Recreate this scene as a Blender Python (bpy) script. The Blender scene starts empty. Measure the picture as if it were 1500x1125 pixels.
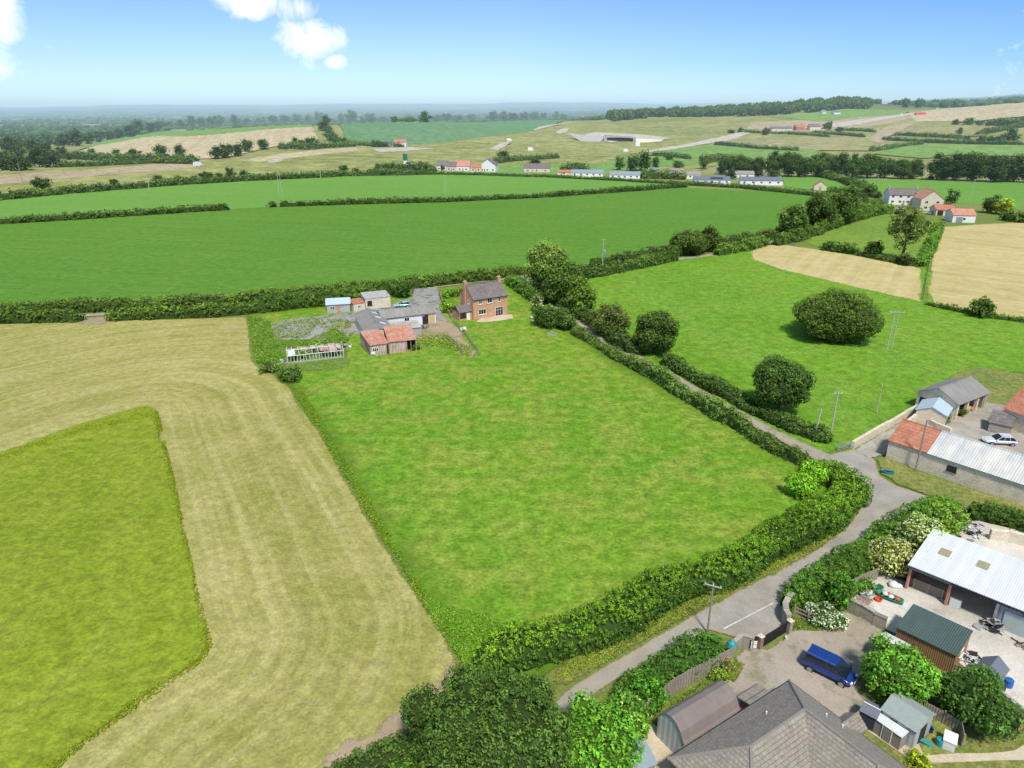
import bpy, math, random
import numpy as np
from mathutils import Vector, Matrix, noise
from mathutils.geometry import delaunay_2d_cdt

random.seed(7)
RNG = np.random.default_rng(11)
scene = bpy.context.scene
COL = scene.collection
H = 45.0; F = 1040.0; PITCH = math.atan((562.5 - 155) / F)
CP, SP = math.cos(PITCH), math.sin(PITCH)

# ------------------------------------------------------------------ survey helpers (photo -> place)
def ray(px, py):
    u = (px - 750) / F; v = -(py - 562.5) / F
    return u, CP + SP * v, -SP + CP * v
def W(px, py, z=0.0):
    a, b, c = ray(px, py); t = (z - H) / c
    return Vector((a * t, b * t, z))
def depth(p):
    return p[1] * CP - (p[2] - H) * SP
def ppm(p):
    return F / depth(p)

TD = [450, 600, 800, 1000, 1200, 1400, 1800, 2500, 4000, 8000, 14000, 20000]
TP = {  # azimuth column -> picture row of the ground at each distance
 -60:[None,252,234,224,216,211,201,191,180,170,161,157],
 0:  [None,250,232,222,214,209,200,190,180,170,160,157],
 130:[None,247,228,216,212,210,199,189,179,169,159,156],
 250:[None,243,218,198,193,200,198,188,178,168,158,153],
 450:[None,240,210,186,184,189,190,186,177,167,158,153],
 600:[None,240,215,193,179,184,187,183,176,165,158,152],
 800:[None,243,218,198,183,177,182,180,174,164,156,150],
 1000:[None,243,222,203,187,174,163,172,168,162,155,151],
 1250:[None,250,228,207,185,167,151,160,158,155,152,148],
 1400:[None,255,232,208,182,165,158,155,151,146,143,145],
 1500:[None,260,235,208,175,156,152,150,146,140,138,141],
 1600:[None,262,237,208,175,156,152,150,146,140,138,141]}
def _z_of(px, py, d):
    a, b, c = ray(px, py)
    return H + d * c / math.hypot(a, b)
_az = []; _zz = []
for k in sorted(TP):
    a, b, c = ray(k, 200); _az.append(math.atan2(a, b))
    _zz.append([0.0] + [_z_of(k, TP[k][i], TD[i]) for i in range(1, len(TD))])
_az = np.array(_az); _zz = np.array(_zz); _ld = np.log(np.array(TD, float))
def _sm(t): return t * t * (3 - 2 * t)
def HT(x, y):
    x = np.asarray(x, float); y = np.asarray(y, float)
    d = np.hypot(x, y); az = np.clip(np.arctan2(x, y), _az[0], _az[-1] - 1e-6)
    ld = np.clip(np.log(np.maximum(d, 1)), _ld[0], _ld[-1] - 1e-6)
    i = np.clip(np.searchsorted(_az, az, 'right') - 1, 0, len(_az) - 2)
    j = np.clip(np.searchsorted(_ld, ld, 'right') - 1, 0, len(_ld) - 2)
    ta = (az - _az[i]) / (_az[i + 1] - _az[i]); tb = (ld - _ld[j]) / (_ld[j + 1] - _ld[j])
    ta = _sm(ta)
    # smooth only a little in distance so slopes stay gentle
    z0 = _zz[i, j] * (1 - ta) + _zz[i + 1, j] * ta
    z1 = _zz[i, j + 1] * (1 - ta) + _zz[i + 1, j + 1] * ta
    z = z0 * (1 - tb) + z1 * tb
    z = z + np.where(d > 5000, (d - 5000) / 15000 * 22 * (np.sin(az * 23) * .5 + np.sin(az * 51 + 1) * .3 + np.sin(az * 117 + 2) * .2), 0)
    return np.where(d <= 450, 0.0, z)
def ht(x, y): return float(HT(x, y))
def PT(px, py):
    a, b, c = ray(px, py); n = math.hypot(a, b)
    if c < 0:
        t = -H / c
        if t * n <= 450: return Vector((a * t, b * t, 0))
    d = 440.0
    while d < 20000:
        t = d / n
        if H + c * t < ht(a * t, b * t):
            lo, hi = d / 1.01, d
            for _ in range(12):
                m = (lo + hi) / 2; t = m / n
                if H + c * t < ht(a * t, b * t): hi = m
                else: lo = m
            t = hi / n; return Vector((a * t, b * t, ht(a * t, b * t)))
        d *= 1.01
    t = 19000 / n
    return Vector((a * t, b * t, ht(a * t, b * t)))

# ------------------------------------------------------------------ node helpers
def nt(m):
    return m.node_tree.nodes, m.node_tree.links
def haze_group():  # haze painted into materials as emission, growing with distance from the world origin
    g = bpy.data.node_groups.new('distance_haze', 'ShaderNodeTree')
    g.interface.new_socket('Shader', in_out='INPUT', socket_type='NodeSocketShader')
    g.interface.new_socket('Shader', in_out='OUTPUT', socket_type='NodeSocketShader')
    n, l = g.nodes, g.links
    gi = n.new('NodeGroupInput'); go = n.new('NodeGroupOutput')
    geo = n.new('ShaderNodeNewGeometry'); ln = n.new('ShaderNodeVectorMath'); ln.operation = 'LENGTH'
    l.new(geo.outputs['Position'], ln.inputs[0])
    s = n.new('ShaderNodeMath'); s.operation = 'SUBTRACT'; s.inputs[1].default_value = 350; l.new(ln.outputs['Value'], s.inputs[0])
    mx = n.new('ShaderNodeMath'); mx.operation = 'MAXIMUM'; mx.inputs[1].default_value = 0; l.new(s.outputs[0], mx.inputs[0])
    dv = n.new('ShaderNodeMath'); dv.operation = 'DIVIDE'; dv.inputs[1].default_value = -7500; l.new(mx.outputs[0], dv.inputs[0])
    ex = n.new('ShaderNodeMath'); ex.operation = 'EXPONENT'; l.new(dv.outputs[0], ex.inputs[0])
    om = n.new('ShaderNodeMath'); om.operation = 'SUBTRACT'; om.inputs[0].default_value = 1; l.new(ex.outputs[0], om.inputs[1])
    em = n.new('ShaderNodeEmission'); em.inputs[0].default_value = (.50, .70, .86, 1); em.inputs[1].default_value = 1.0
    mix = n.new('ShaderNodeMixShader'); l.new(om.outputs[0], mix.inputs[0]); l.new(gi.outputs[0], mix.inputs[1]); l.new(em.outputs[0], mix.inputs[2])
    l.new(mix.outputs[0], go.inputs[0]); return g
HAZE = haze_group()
class MN:
    """small material builder"""
    def __init__(s, name):
        s.m = bpy.data.materials.new(name); s.m.use_nodes = True; s.n, s.l = nt(s.m); s.n.clear()
        s.out = s.n.new('ShaderNodeOutputMaterial')
    def node(s, t, **k):
        x = s.n.new(t)
        for a, b in k.items(): setattr(x, a, b)
        return x
    def link(s, a, b): s.l.new(a, b)
    def pos(s):
        return s.node('ShaderNodeNewGeometry').outputs['Position']
    def obj(s):
        return s.node('ShaderNodeTexCoord').outputs['Object']
    def mapping(s, v, scale=(1, 1, 1), rot=(0, 0, 0)):
        mp = s.node('ShaderNodeMapping'); mp.inputs['Scale'].default_value = scale; mp.inputs['Rotation'].default_value = rot
        s.link(v, mp.inputs['Vector']); return mp.outputs[0]
    def noise(s, v, scale, detail=3, rough=.55, dist=0):
        x = s.node('ShaderNodeTexNoise'); x.inputs['Scale'].default_value = scale; x.inputs['Detail'].default_value = detail
        x.inputs['Roughness'].default_value = rough; x.inputs['Distortion'].default_value = dist; s.link(v, x.inputs['Vector']); return x.outputs['Fac']
    def ramp(s, f, stops, interp='LINEAR'):
        r = s.node('ShaderNodeValToRGB'); r.color_ramp.interpolation = interp
        e = r.color_ramp.elements
        while len(e) < len(stops): e.new(.5)
        for i, (p, c) in enumerate(stops):
            e[i].position = p; e[i].color = (c, c, c, 1) if not isinstance(c, (tuple, list)) else (*c[:3], 1)
        s.link(f, r.inputs[0]); return r.outputs[0]
    def mix(s, f, a, b, mode='MIX'):
        x = s.node('ShaderNodeMix', data_type='RGBA', blend_type=mode)
        for v, i in ((f, 0), (a, 6), (b, 7)):
            if isinstance(v, (int, float)): x.inputs[i].default_value = v
            elif isinstance(v, (tuple, list)): x.inputs[i].default_value = (*v[:3], 1)
            else: s.link(v, x.inputs[i])
        return x.outputs[2]
    def math(s, op, a, b=None, clamp=False):
        x = s.node('ShaderNodeMath', operation=op, use_clamp=clamp)
        for v, i in ((a, 0), (b, 1)):
            if v is None: continue
            if isinstance(v, (int, float)): x.inputs[i].default_value = v
            else: s.link(v, x.inputs[i])
        return x.outputs[0]
    def attr(s, name):
        return s.node('ShaderNodeAttribute', attribute_name=name)
    def bump(s, h, strength=.5, dist=.1):
        b = s.node('ShaderNodeBump'); b.inputs['Strength'].default_value = strength; b.inputs['Distance'].default_value = dist
        s.link(h, b.inputs['Height']); return b.outputs[0]
    def bsdf(s, col, rough=.9, normal=None, metal=0, spec=.3):
        b = s.node('ShaderNodeBsdfPrincipled')
        if isinstance(col, (tuple, list)): b.inputs['Base Color'].default_value = (*col[:3], 1)
        else: s.link(col, b.inputs['Base Color'])
        if isinstance(rough, (int, float)): b.inputs['Roughness'].default_value = rough
        else: s.link(rough, b.inputs['Roughness'])
        b.inputs['Metallic'].default_value = metal; b.inputs['Specular IOR Level'].default_value = spec
        if normal is not None: s.link(normal, b.inputs['Normal'])
        return b.outputs[0]
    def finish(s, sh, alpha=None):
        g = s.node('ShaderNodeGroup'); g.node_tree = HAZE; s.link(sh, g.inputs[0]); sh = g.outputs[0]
        if alpha is not None:
            t = s.node('ShaderNodeBsdfTransparent'); mx = s.node('ShaderNodeMixShader')
            s.link(alpha, mx.inputs[0]); s.link(t.outputs[0], mx.inputs[1]); s.link(sh, mx.inputs[2]); sh = mx.outputs[0]
        s.link(sh, s.out.inputs[0]); return s.m

def S(r, g, b):   # sRGB 0-255 -> linear
    return tuple(((c / 255) / 12.92 if c / 255 <= .04045 else ((c / 255 + .055) / 1.055) ** 2.4) for c in (r, g, b))
def mul(c, k): return tuple(x * k for x in c)

def grass_mat(name, base, alt, dry, patch=.03, stripe=0., stripe_scale=.35, stripe_col=None, fine=3.0, ragged=1.2, dryamt=.45, bump=.5, tram=0., lush=False, famt=.28, along=.03):
    """field surface: broad patches, clumps, fine blades, mower lines along the 'sd' attribute"""
    m = MN(name); p = m.pos()
    n1 = m.noise(p, patch, 4, .6); n2 = m.noise(p, patch * 7, 4, .65); n3 = m.noise(p, fine, 4, .7); n4 = m.noise(p, fine * .28, 3, .6)
    c = m.mix(m.ramp(n1, [(.35, 0), (.65, 1)]), base, alt)
    c = m.mix(m.math('MULTIPLY', m.ramp(n2, [(.42, 0), (.68, 1)]), dryamt), c, dry)
    if stripe > 0:
        sd = m.attr('sd').outputs['Fac']
        cmb = m.node('ShaderNodeCombineXYZ'); m.link(sd, cmb.inputs[0])
        sep = m.node('ShaderNodeSeparateXYZ'); m.link(p, sep.inputs[0])
        m.link(m.math('MULTIPLY', sep.outputs[0], along), cmb.inputs[1]); m.link(m.math('MULTIPLY', sep.outputs[1], along), cmb.inputs[2])
        ns = m.noise(cmb.outputs[0], stripe_scale, 5, .72)
        c = m.mix(m.math('MULTIPLY', m.ramp(ns, [(.47, 0), (.64, 1)]), stripe), c, stripe_col or mul(dry, 1.25))
        c = m.mix(m.math('MULTIPLY', m.ramp(ns, [(.33, 1), (.47, 0)]), stripe * .6), c, mul(base, .75))
    if tram > 0:   # tractor wheelings
        sd = m.attr('sd').outputs['Fac']
        fr = m.math('ABSOLUTE', m.math('SUBTRACT', m.math('FRACT', m.math('MULTIPLY', sd, 1 / 12.)), .5))
        t1 = m.ramp(fr, [(.03, 1), (.05, 0)])
        c = m.mix(m.math('MULTIPLY', t1, tram), c, mul(base, .6))
    c = m.mix(1.0, c, m.ramp(n4, [(.34, 1 - famt * .8), (.66, 1 + famt * .75)]), 'MULTIPLY')
    c = m.mix(1.0, c, m.ramp(n3, [(.34, 1 - famt), (.66, 1 + famt)]), 'MULTIPLY')
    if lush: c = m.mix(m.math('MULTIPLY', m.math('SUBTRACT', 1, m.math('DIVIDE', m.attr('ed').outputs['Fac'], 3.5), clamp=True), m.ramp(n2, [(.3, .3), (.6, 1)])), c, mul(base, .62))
    bump = bump * .8; hgt = m.math('ADD', m.math('MULTIPLY', n3, .6), m.math('MULTIPLY', n4, 1.0))
    sh = m.bsdf(c, .95, m.bump(hgt, bump, .35), spec=.1)
    al = None
    if ragged > 0:
        ed = m.attr('ed').outputs['Fac']
        nn = m.math('MULTIPLY', m.noise(p, 1.6 / max(ragged, .3), 5, .75), ragged * 2.0)
        al = m.math('MULTIPLY', m.math('SUBTRACT', m.math('ADD', ed, ragged * .72), nn), 4.0, clamp=True)
    return m.finish(sh, al)

def hard_mat(name, base, alt, dirt, scale=.4, fine=4., ragged=.3, rough=.92, crack=0., weeds=0., edge=None):
    m = MN(name); p = m.pos()
    n1 = m.noise(p, scale, 5, .65); n2 = m.noise(p, scale * .3, 4, .6); n3 = m.noise(p, fine, 4, .7)
    c = m.mix(m.ramp(n1, [(.35, 0), (.65, 1)]), base, alt)
    c = m.mix(m.math('MULTIPLY', m.ramp(n2, [(.48, 0), (.66, 1)]), .7), c, dirt)
    if crack > 0:
        v = m.node('ShaderNodeTexVoronoi', feature='DISTANCE_TO_EDGE'); v.inputs['Scale'].default_value = .22
        m.link(p, v.inputs['Vector'])
        st = m.noise(p, .9, 6, .8)
        c = m.mix(m.math('MULTIPLY', m.math('MULTIPLY', m.ramp(v.outputs[0], [(.0, 1), (.012, 0)]), m.ramp(st, [(.5, 0), (.6, 1)])), crack), c, mul(dirt, .4))
        c = m.mix(m.math('MULTIPLY', m.ramp(st, [(.55, 0), (.75, 1)]), .35), c, mul(dirt, .7))
    if weeds > 0:
        w = m.noise(p, .35, 6, .75)
        c = m.mix(m.math('MULTIPLY', m.ramp(w, [(.52, 0), (.6, 1)]), weeds), c, (.09, .13, .03))
    c = m.mix(1.0, c, m.ramp(n3, [(.3, .84), (.7, 1.14)]), 'MULTIPLY')
    if edge: c = m.mix(m.math('MULTIPLY', m.math('SUBTRACT', 1, m.math('DIVIDE', m.attr('ed').outputs['Fac'], .9), clamp=True), m.ramp(n1, [(.3, .4), (.6, 1)])), c, edge)
    al = None
    if ragged > 0:
        ed = m.attr('ed').outputs['Fac']
        nn = m.math('MULTIPLY', m.noise(p, 1.3, 5, .7), ragged * 2.)
        al = m.math('MULTIPLY', m.math('SUBTRACT', m.math('ADD', ed, ragged * .72), nn), 5.0, clamp=True)
    return m.finish(m.bsdf(c, rough, m.bump(n3, .3, .05), spec=.25), al)

def plain_mat(name, col, rough=.7, var=.15, scale=1.2, metal=0, spec=.4, grime=None, gamt=.5, gscale=.8, bump=.15):
    m = MN(name); p = m.obj()
    n1 = m.noise(p, scale, 5, .65); n2 = m.noise(p, gscale, 5, .7)
    c = m.mix(1.0, col, m.ramp(n1, [(.3, 1 - var), (.7, 1 + var)]), 'MULTIPLY')
    if grime: c = m.mix(m.math('MULTIPLY', m.ramp(n2, [(.42, 0), (.62, 1)]), gamt), c, grime)
    return m.finish(m.bsdf(c, rough, m.bump(n1, bump, .03), metal, spec))

def sheet_mat(name, col, col2, axis='X', pitch=.25, rough=.55, amt=.6, depthv=.25, gscale=.5, streak=True, panel=0):
    """corrugated sheet: ribs along one local axis, rust or grime in streaks across it"""
    m = MN(name); p = m.obj()
    w = m.node('ShaderNodeTexWave', wave_type='BANDS', bands_direction=axis); w.inputs['Scale'].default_value = .314 / pitch
    m.link(p, w.inputs['Vector'])
    sc = ((1.6, .35, .35) if axis == 'X' else (.35, 1.6, .35)) if streak else (1, 1, 1)
    n1 = m.noise(m.mapping(p, sc), gscale * 2, 6, .7); n2 = m.noise(p, gscale * .6, 4, .6)
    f = m.math('MULTIPLY', m.ramp(m.math('ADD', m.math('MULTIPLY', n1, .6), m.math('MULTIPLY', n2, .4)), [(.4, 0), (.6, 1)]), amt)
    c = m.mix(f, col, col2)
    c = m.mix(1.0, c, m.ramp(w.outputs['Fac'], [(0, 1 - depthv), (.6, 1.06)]), 'MULTIPLY')
    if panel:
        sp = m.node('ShaderNodeSeparateXYZ'); m.link(p, sp.inputs[0])
        fr = m.math('FRACT', m.math('DIVIDE', sp.outputs[0 if axis == 'X' else 1], panel))
        c = m.mix(1.0, c, m.ramp(fr, [(0, .86), (.03, 1.0), (.5, 1.0), (.52, .93), (1, .97)]), 'MULTIPLY')
    return m.finish(m.bsdf(c, rough, m.bump(w.outputs['Fac'], .5, .04), spec=.35))

def tile_mat(name, c1, c2, mortar, tw=.3, th=.25, rot=0, rough=.85, moss=None):
    """tile / brick / stone courses laid on the local surface"""
    m = MN(name); p = m.obj()
    geo = m.node('ShaderNodeTexCoord'); sepn = m.node('ShaderNodeSeparateXYZ'); m.link(geo.outputs['Normal'], sepn.inputs[0])
    sep = m.node('ShaderNodeSeparateXYZ'); m.link(p, sep.inputs[0])
    # run coordinate = x on faces looking along y, y on faces looking along x ; rise = z (+ a bit for slopes)
    usex = m.math('GREATER_THAN', m.math('ABSOLUTE', sepn.outputs[1]), m.math('ABSOLUTE', sepn.outputs[0]))
    run = m.math('ADD', m.math('MULTIPLY', sep.outputs[0], usex), m.math('MULTIPLY', sep.outputs[1], m.math('SUBTRACT', 1, usex)))
    cmb = m.node('ShaderNodeCombineXYZ'); m.link(run, cmb.inputs[0]); m.link(sep.outputs[2], cmb.inputs[1])
    b = m.node('ShaderNodeTexBrick'); b.inputs['Scale'].default_value = 1; b.inputs['Brick Width'].default_value = tw; b.inputs['Row Height'].default_value = th
    b.inputs['Mortar Size'].default_value = .012; b.inputs['Mortar Smooth'].default_value = .3
    b.inputs['Color1'].default_value = (*c1, 1); b.inputs['Color2'].default_value = (*c2, 1); b.inputs['Mortar'].default_value = (*mortar, 1)
    m.link(cmb.outputs[0], b.inputs['Vector'])
    n1 = m.noise(p, .7, 5, .7); n2 = m.noise(p, 5, 3, .6)
    c = m.mix(1.0, b.outputs['Color'], m.ramp(n2, [(.3, .8), (.7, 1.2)]), 'MULTIPLY')
    c = m.mix(1.0, c, m.ramp(n1, [(.3, .8), (.7, 1.15)]), 'MULTIPLY')
    if moss: c = m.mix(m.math('MULTIPLY', m.ramp(n1, [(.5, 0), (.66, 1)]), .6), c, moss)
    return m.finish(m.bsdf(c, rough, m.bump(b.outputs['Fac'], -.4, .03), spec=.2))

def leaf_mat(name, trans=.45):
    m = MN(name)
    a = m.attr('Col').outputs['Color']; oi = m.node('ShaderNodeObjectInfo')
    c = m.mix(1.0, a, oi.outputs['Color'], 'MULTIPLY'); c = m.mix(1.0, c, (2.7, 2.6, 1.9), 'MULTIPLY')
    c = m.mix(1.0, c, m.ramp(oi.outputs['Random'], [(0, (.85, .88, .85)), (1, (1.15, 1.1, 1.05))]), 'MULTIPLY')
    b = m.bsdf(c, .75, spec=.25)
    t = m.node('ShaderNodeBsdfTranslucent'); m.link(m.mix(1.0, c, (1.0, 1.15, .45), 'MULTIPLY'), t.inputs[0])
    mx = m.node('ShaderNodeMixShader'); mx.inputs[0].default_value = trans; m.link(b, mx.inputs[1]); m.link(t.outputs[0], mx.inputs[2])
    return m.finish(mx.outputs[0])

# ------------------------------------------------------------------ object helpers
def meta(o, label=None, cat=None, group=None, kind=None):
    if label: o['label'] = label
    if cat: o['category'] = cat
    if group: o['group'] = group
    if kind: o['kind'] = kind
    return o
def thing(name, label, cat, loc=(0, 0, 0), rz=0., group=None):
    o = bpy.data.objects.new(name, None); COL.objects.link(o); o.empty_display_size = .5
    o.location = loc; o.rotation_euler = (0, 0, rz); return meta(o, label, cat, group)
class MB:
    def __init__(s): s.v = []; s.f = []
    def add(s, vs, fs):
        k = len(s.v); s.v += [tuple(v) for v in vs]; s.f += [tuple(i + k for i in f) for f in fs]; return s
    def box(s, x0, y0, z0, x1, y1, z1):
        return s.add([(x0, y0, z0), (x1, y0, z0), (x1, y1, z0), (x0, y1, z0), (x0, y0, z1), (x1, y0, z1), (x1, y1, z1), (x0, y1, z1)],
                     [(3, 2, 1, 0), (4, 5, 6, 7), (0, 1, 5, 4), (1, 2, 6, 5), (2, 3, 7, 6), (3, 0, 4, 7)])
    def poly(s, pts): return s.add(pts, [tuple(range(len(pts)))])
    def slab(s, pts, t):
        """thin solid from a planar outline, t metres along its normal (downwards if t<0)"""
        a, b, c = Vector(pts[0]), Vector(pts[1]), Vector(pts[2]); n = (b - a).cross(c - a).normalized()
        if n.z < 0: pts = list(reversed(pts)); n = -n
        k = len(pts); q = [Vector(p) - n * t for p in pts]
        fs = [tuple(range(k)), tuple(range(2 * k - 1, k - 1, -1))] + [(i, k + i, k + (i + 1) % k, (i + 1) % k) for i in range(k)]
        return s.add(list(pts) + q, fs)
    def tube(s, p0, p1, r0, r1=None, n=8, cap=True):
        r1 = r0 if r1 is None else r1; p0, p1 = Vector(p0), Vector(p1); d = (p1 - p0).normalized()
        a = d.cross(Vector((0, 0, 1))) if abs(d.z) < .95 else d.cross(Vector((1, 0, 0))); a.normalize(); b = d.cross(a)
        vs = [p + (a * math.cos(t) + b * math.sin(t)) * r for p, r in ((p0, r0), (p1, r1)) for t in [2 * math.pi * i / n for i in range(n)]]
        fs = [(i, (i + 1) % n, n + (i + 1) % n, n + i) for i in range(n)]
        if cap: fs += [tuple(range(n - 1, -1, -1)), tuple(range(n, 2 * n))]
        return s.add(vs, fs)
    def lathe(s, prof, n=14, c=(0, 0, 0)):
        vs = [(c[0] + r * math.cos(2 * math.pi * i / n), c[1] + r * math.sin(2 * math.pi * i / n), c[2] + z) for r, z in prof for i in range(n)]
        fs = [(j * n + i, j * n + (i + 1) % n, (j + 1) * n + (i + 1) % n, (j + 1) * n + i) for j in range(len(prof) - 1) for i in range(n)]
        fs += [tuple(range(n - 1, -1, -1)), tuple(range((len(prof) - 1) * n, len(prof) * n))]
        return s.add(vs, fs)
    def build(s, name, mat, parent=None, smooth=False):
        me = bpy.data.meshes.new(name); me.from_pydata(s.v, [], s.f); me.update()
        if smooth: me.polygons.foreach_set('use_smooth', [True] * len(me.polygons))
        if mat: me.materials.append(mat)
        o = bpy.data.objects.new(name, me); COL.objects.link(o)
        if parent: o.parent = parent
        return o
def copy_thing(src, loc, rz, scale, label=None, group=None, color=None):
    r = src.copy(); COL.objects.link(r); r.location = loc; r.rotation_euler = (0, 0, rz); r.scale = scale
    if label: r['label'] = label
    if group: r['group'] = group
    for ch in src.children:
        c = ch.copy(); COL.objects.link(c); c.parent = r
        if color and ch.name.startswith(('crown', 'foliage', 'blossom')): c.color = color
        for g in ch.children:
            d = g.copy(); COL.objects.link(d); d.parent = c
    return r

# ------------------------------------------------------------------ draped ground patches
def fnoise(x, y, s, seed=0.): return noise.noise(Vector((x * s + seed, y * s - seed, seed * .37)))
def seg_dist(P, A, B):
    ab = B - A; L2 = (ab ** 2).sum() + 1e-9
    t = np.clip(((P - A) @ ab) / L2, 0, 1)
    return np.hypot(*(P - (A + t[:, None] * ab)).T)
def poly_dist(P, poly):
    d = np.full(len(P), 1e9)
    for i in range(len(poly)): d = np.minimum(d, seg_dist(P, poly[i], poly[(i + 1) % len(poly)]))
    return d
def in_poly(P, poly):
    x, y = P[:, 0], P[:, 1]; c = np.zeros(len(P), bool); j = len(poly) - 1
    for i in range(len(poly)):
        xi, yi = poly[i]; xj, yj = poly[j]
        m = ((yi > y) != (yj > y)) & (x < (xj - xi) * (y - yi) / (yj - yi + 1e-12) + xi); c ^= m; j = i
    return c
def patch(name, px, mat, layer, kind='structure', jit=.6, sd=None, world=False, lift=0., label=None, smoothc=0):
    pts = [Vector(p) for p in px] if world else [PT(*p) for p in px]
    pl = np.array([(p[0], p[1]) for p in pts])
    for _ in range(smoothc):
        q = np.roll(pl, -1, 0); pl = np.stack([pl * .75 + q * .25, pl * .25 + q * .75], 1).reshape(-1, 2)
    dmin = np.hypot(pl[:, 0], pl[:, 1]).min(); ext = np.ptp(pl, axis=0).max()
    step = max(1.2, dmin * .012)
    if ext / step > 220: step = ext / 220
    out = []
    for i in range(len(pl)):
        a, b = pl[i], pl[(i + 1) % len(pl)]; L = np.hypot(*(b - a)); k = max(1, int(L / step))
        n = np.array([-(b - a)[1], (b - a)[0]]) / (L + 1e-9)
        for q in range(k):
            p = a + (b - a) * q / k
            j = fnoise(p[0], p[1], .35 / max(1, step / 2), 3.1) * jit + fnoise(p[0], p[1], .06, 9.) * jit * 1.5
            if q == 0: j = 0
            out.append(p + n * j)
    bd = np.array(out)
    gs = max(3.0, step * 2, ext / 90)
    lo, hi = bd.min(0), bd.max(0)
    gx, gy = np.meshgrid(np.arange(lo[0] + gs / 2, hi[0], gs), np.arange(lo[1] + gs / 2, hi[1], gs)); G = np.stack([gx.ravel(), gy.ravel()], 1)
    if len(G):
        G = G[in_poly(G, bd)]
        if len(G): G = G[poly_dist(G, bd) > gs * .4]
    prv = np.roll(bd, 1, 0); nx_ = np.roll(bd, -1, 0); tg = nrmz(nx_ - prv); area = .5 * np.sum(bd[:, 0] * nx_[:, 1] - nx_[:, 0] * bd[:, 1])
    inn = np.stack([-tg[:, 1], tg[:, 0]], 1) * (1 if area > 0 else -1)
    for rr_ in (.5, 1.2, max(2.4, step * .7)):
        I = bd[::(1 if rr_ > 1 else 1)] + inn * rr_; I = I[in_poly(I, bd)]
        if len(I):
            I = I[poly_dist(I, bd) > rr_ * .8]
            if len(I) and len(G): 
                pass
            G = np.concatenate([G, I]) if len(G) else I
    V = [Vector(p) for p in bd] + [Vector(p) for p in G]
    nb = len(bd)
    r = delaunay_2d_cdt(V, [(i, (i + 1) % nb) for i in range(nb)], [], 1, 1e-4)
    vo = np.array([(v.x, v.y) for v in r[0]]); fo = [f for f in r[2] if len(f) >= 3]
    cen = np.array([vo[list(f)].mean(0) for f in fo]); keep = in_poly(cen, bd); fo = [f for f, k in zip(fo, keep) if k]
    d = np.hypot(vo[:, 0], vo[:, 1])
    z = HT(vo[:, 0], vo[:, 1]) + .012 * layer + lift + np.where(d > 445, .1 + (d - 445) * .0012 * (1 + .12 * layer), 0)
    me = bpy.data.meshes.new(name); me.from_pydata([(x, y, zz) for (x, y), zz in zip(vo, z)], [], fo)
    # keep all faces looking up
    me.update()
    fl = [p.index for p in me.polygons if p.normal.z < 0]
    if fl: me.flip_normals() if len(fl) > len(me.polygons) / 2 else None
    ed = me.attributes.new('ed', 'FLOAT', 'POINT'); ed.data.foreach_set('value', poly_dist(vo, bd).astype('f'))
    s = me.attributes.new('sd', 'FLOAT', 'POINT')
    if sd is None: val = vo[:, 1]
    elif isinstance(sd, (int, float)): val = vo[:, 0] * math.cos(sd) + vo[:, 1] * math.sin(sd)
    else: val = poly_dist(vo, np.array(sd))
    s.data.foreach_set('value', val.astype('f'))
    me.materials.append(mat); me.polygons.foreach_set('use_smooth', [True] * len(me.polygons))
    o = bpy.data.objects.new(name, me); COL.objects.link(o); o['kind'] = kind
    if label: o['label'] = label
    return o

# ------------------------------------------------------------------ foliage
def nrmz(a): return a / (np.linalg.norm(a, axis=-1, keepdims=True) + 1e-9)
def leaves(P, N, R, per, leaf, base, rng, var=.3, flower=0., fcol=(.8, .8, .7), upl=.35, fsize=1.):
    n = len(P); k = n * per
    p = np.repeat(P, per, 0); nn = np.repeat(N, per, 0); r = np.repeat(R, per)[:, None]
    d = nrmz(nn * .9 + rng.normal(size=(k, 3)) * .75)
    pos = p + d * r * rng.uniform(.55, 1.05, (k, 1))
    nr = nrmz(d + rng.normal(size=(k, 3)) * .45 + np.array([0, 0, .25]))
    a = nrmz(np.cross(nr, rng.normal(size=(k, 3)))); b = np.cross(nr, a)
    L = leaf * rng.uniform(.6, 1.35, (k, 1)); isf = rng.random(k) < flower
    isf &= (nr[:, 2] > -.2); L[isf] *= fsize
    v = np.stack([pos - a * L * .62, pos - b * L * .38, pos + a * L * .62, pos + b * L * .38], 1).reshape(-1, 3)
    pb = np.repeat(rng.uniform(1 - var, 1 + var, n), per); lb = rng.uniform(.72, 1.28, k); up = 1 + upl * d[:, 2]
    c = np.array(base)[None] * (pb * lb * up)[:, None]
    hue = rng.normal(size=k) * .12; c[:, 0] *= 1 + hue; c[:, 2] *= 1 - hue * .5
    c[isf] = np.array(fcol) * np.array([.56, .57, .70]) * rng.uniform(.75, 1.1, (isf.sum(), 1))
    return v, np.repeat(c, 4, 0)
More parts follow.
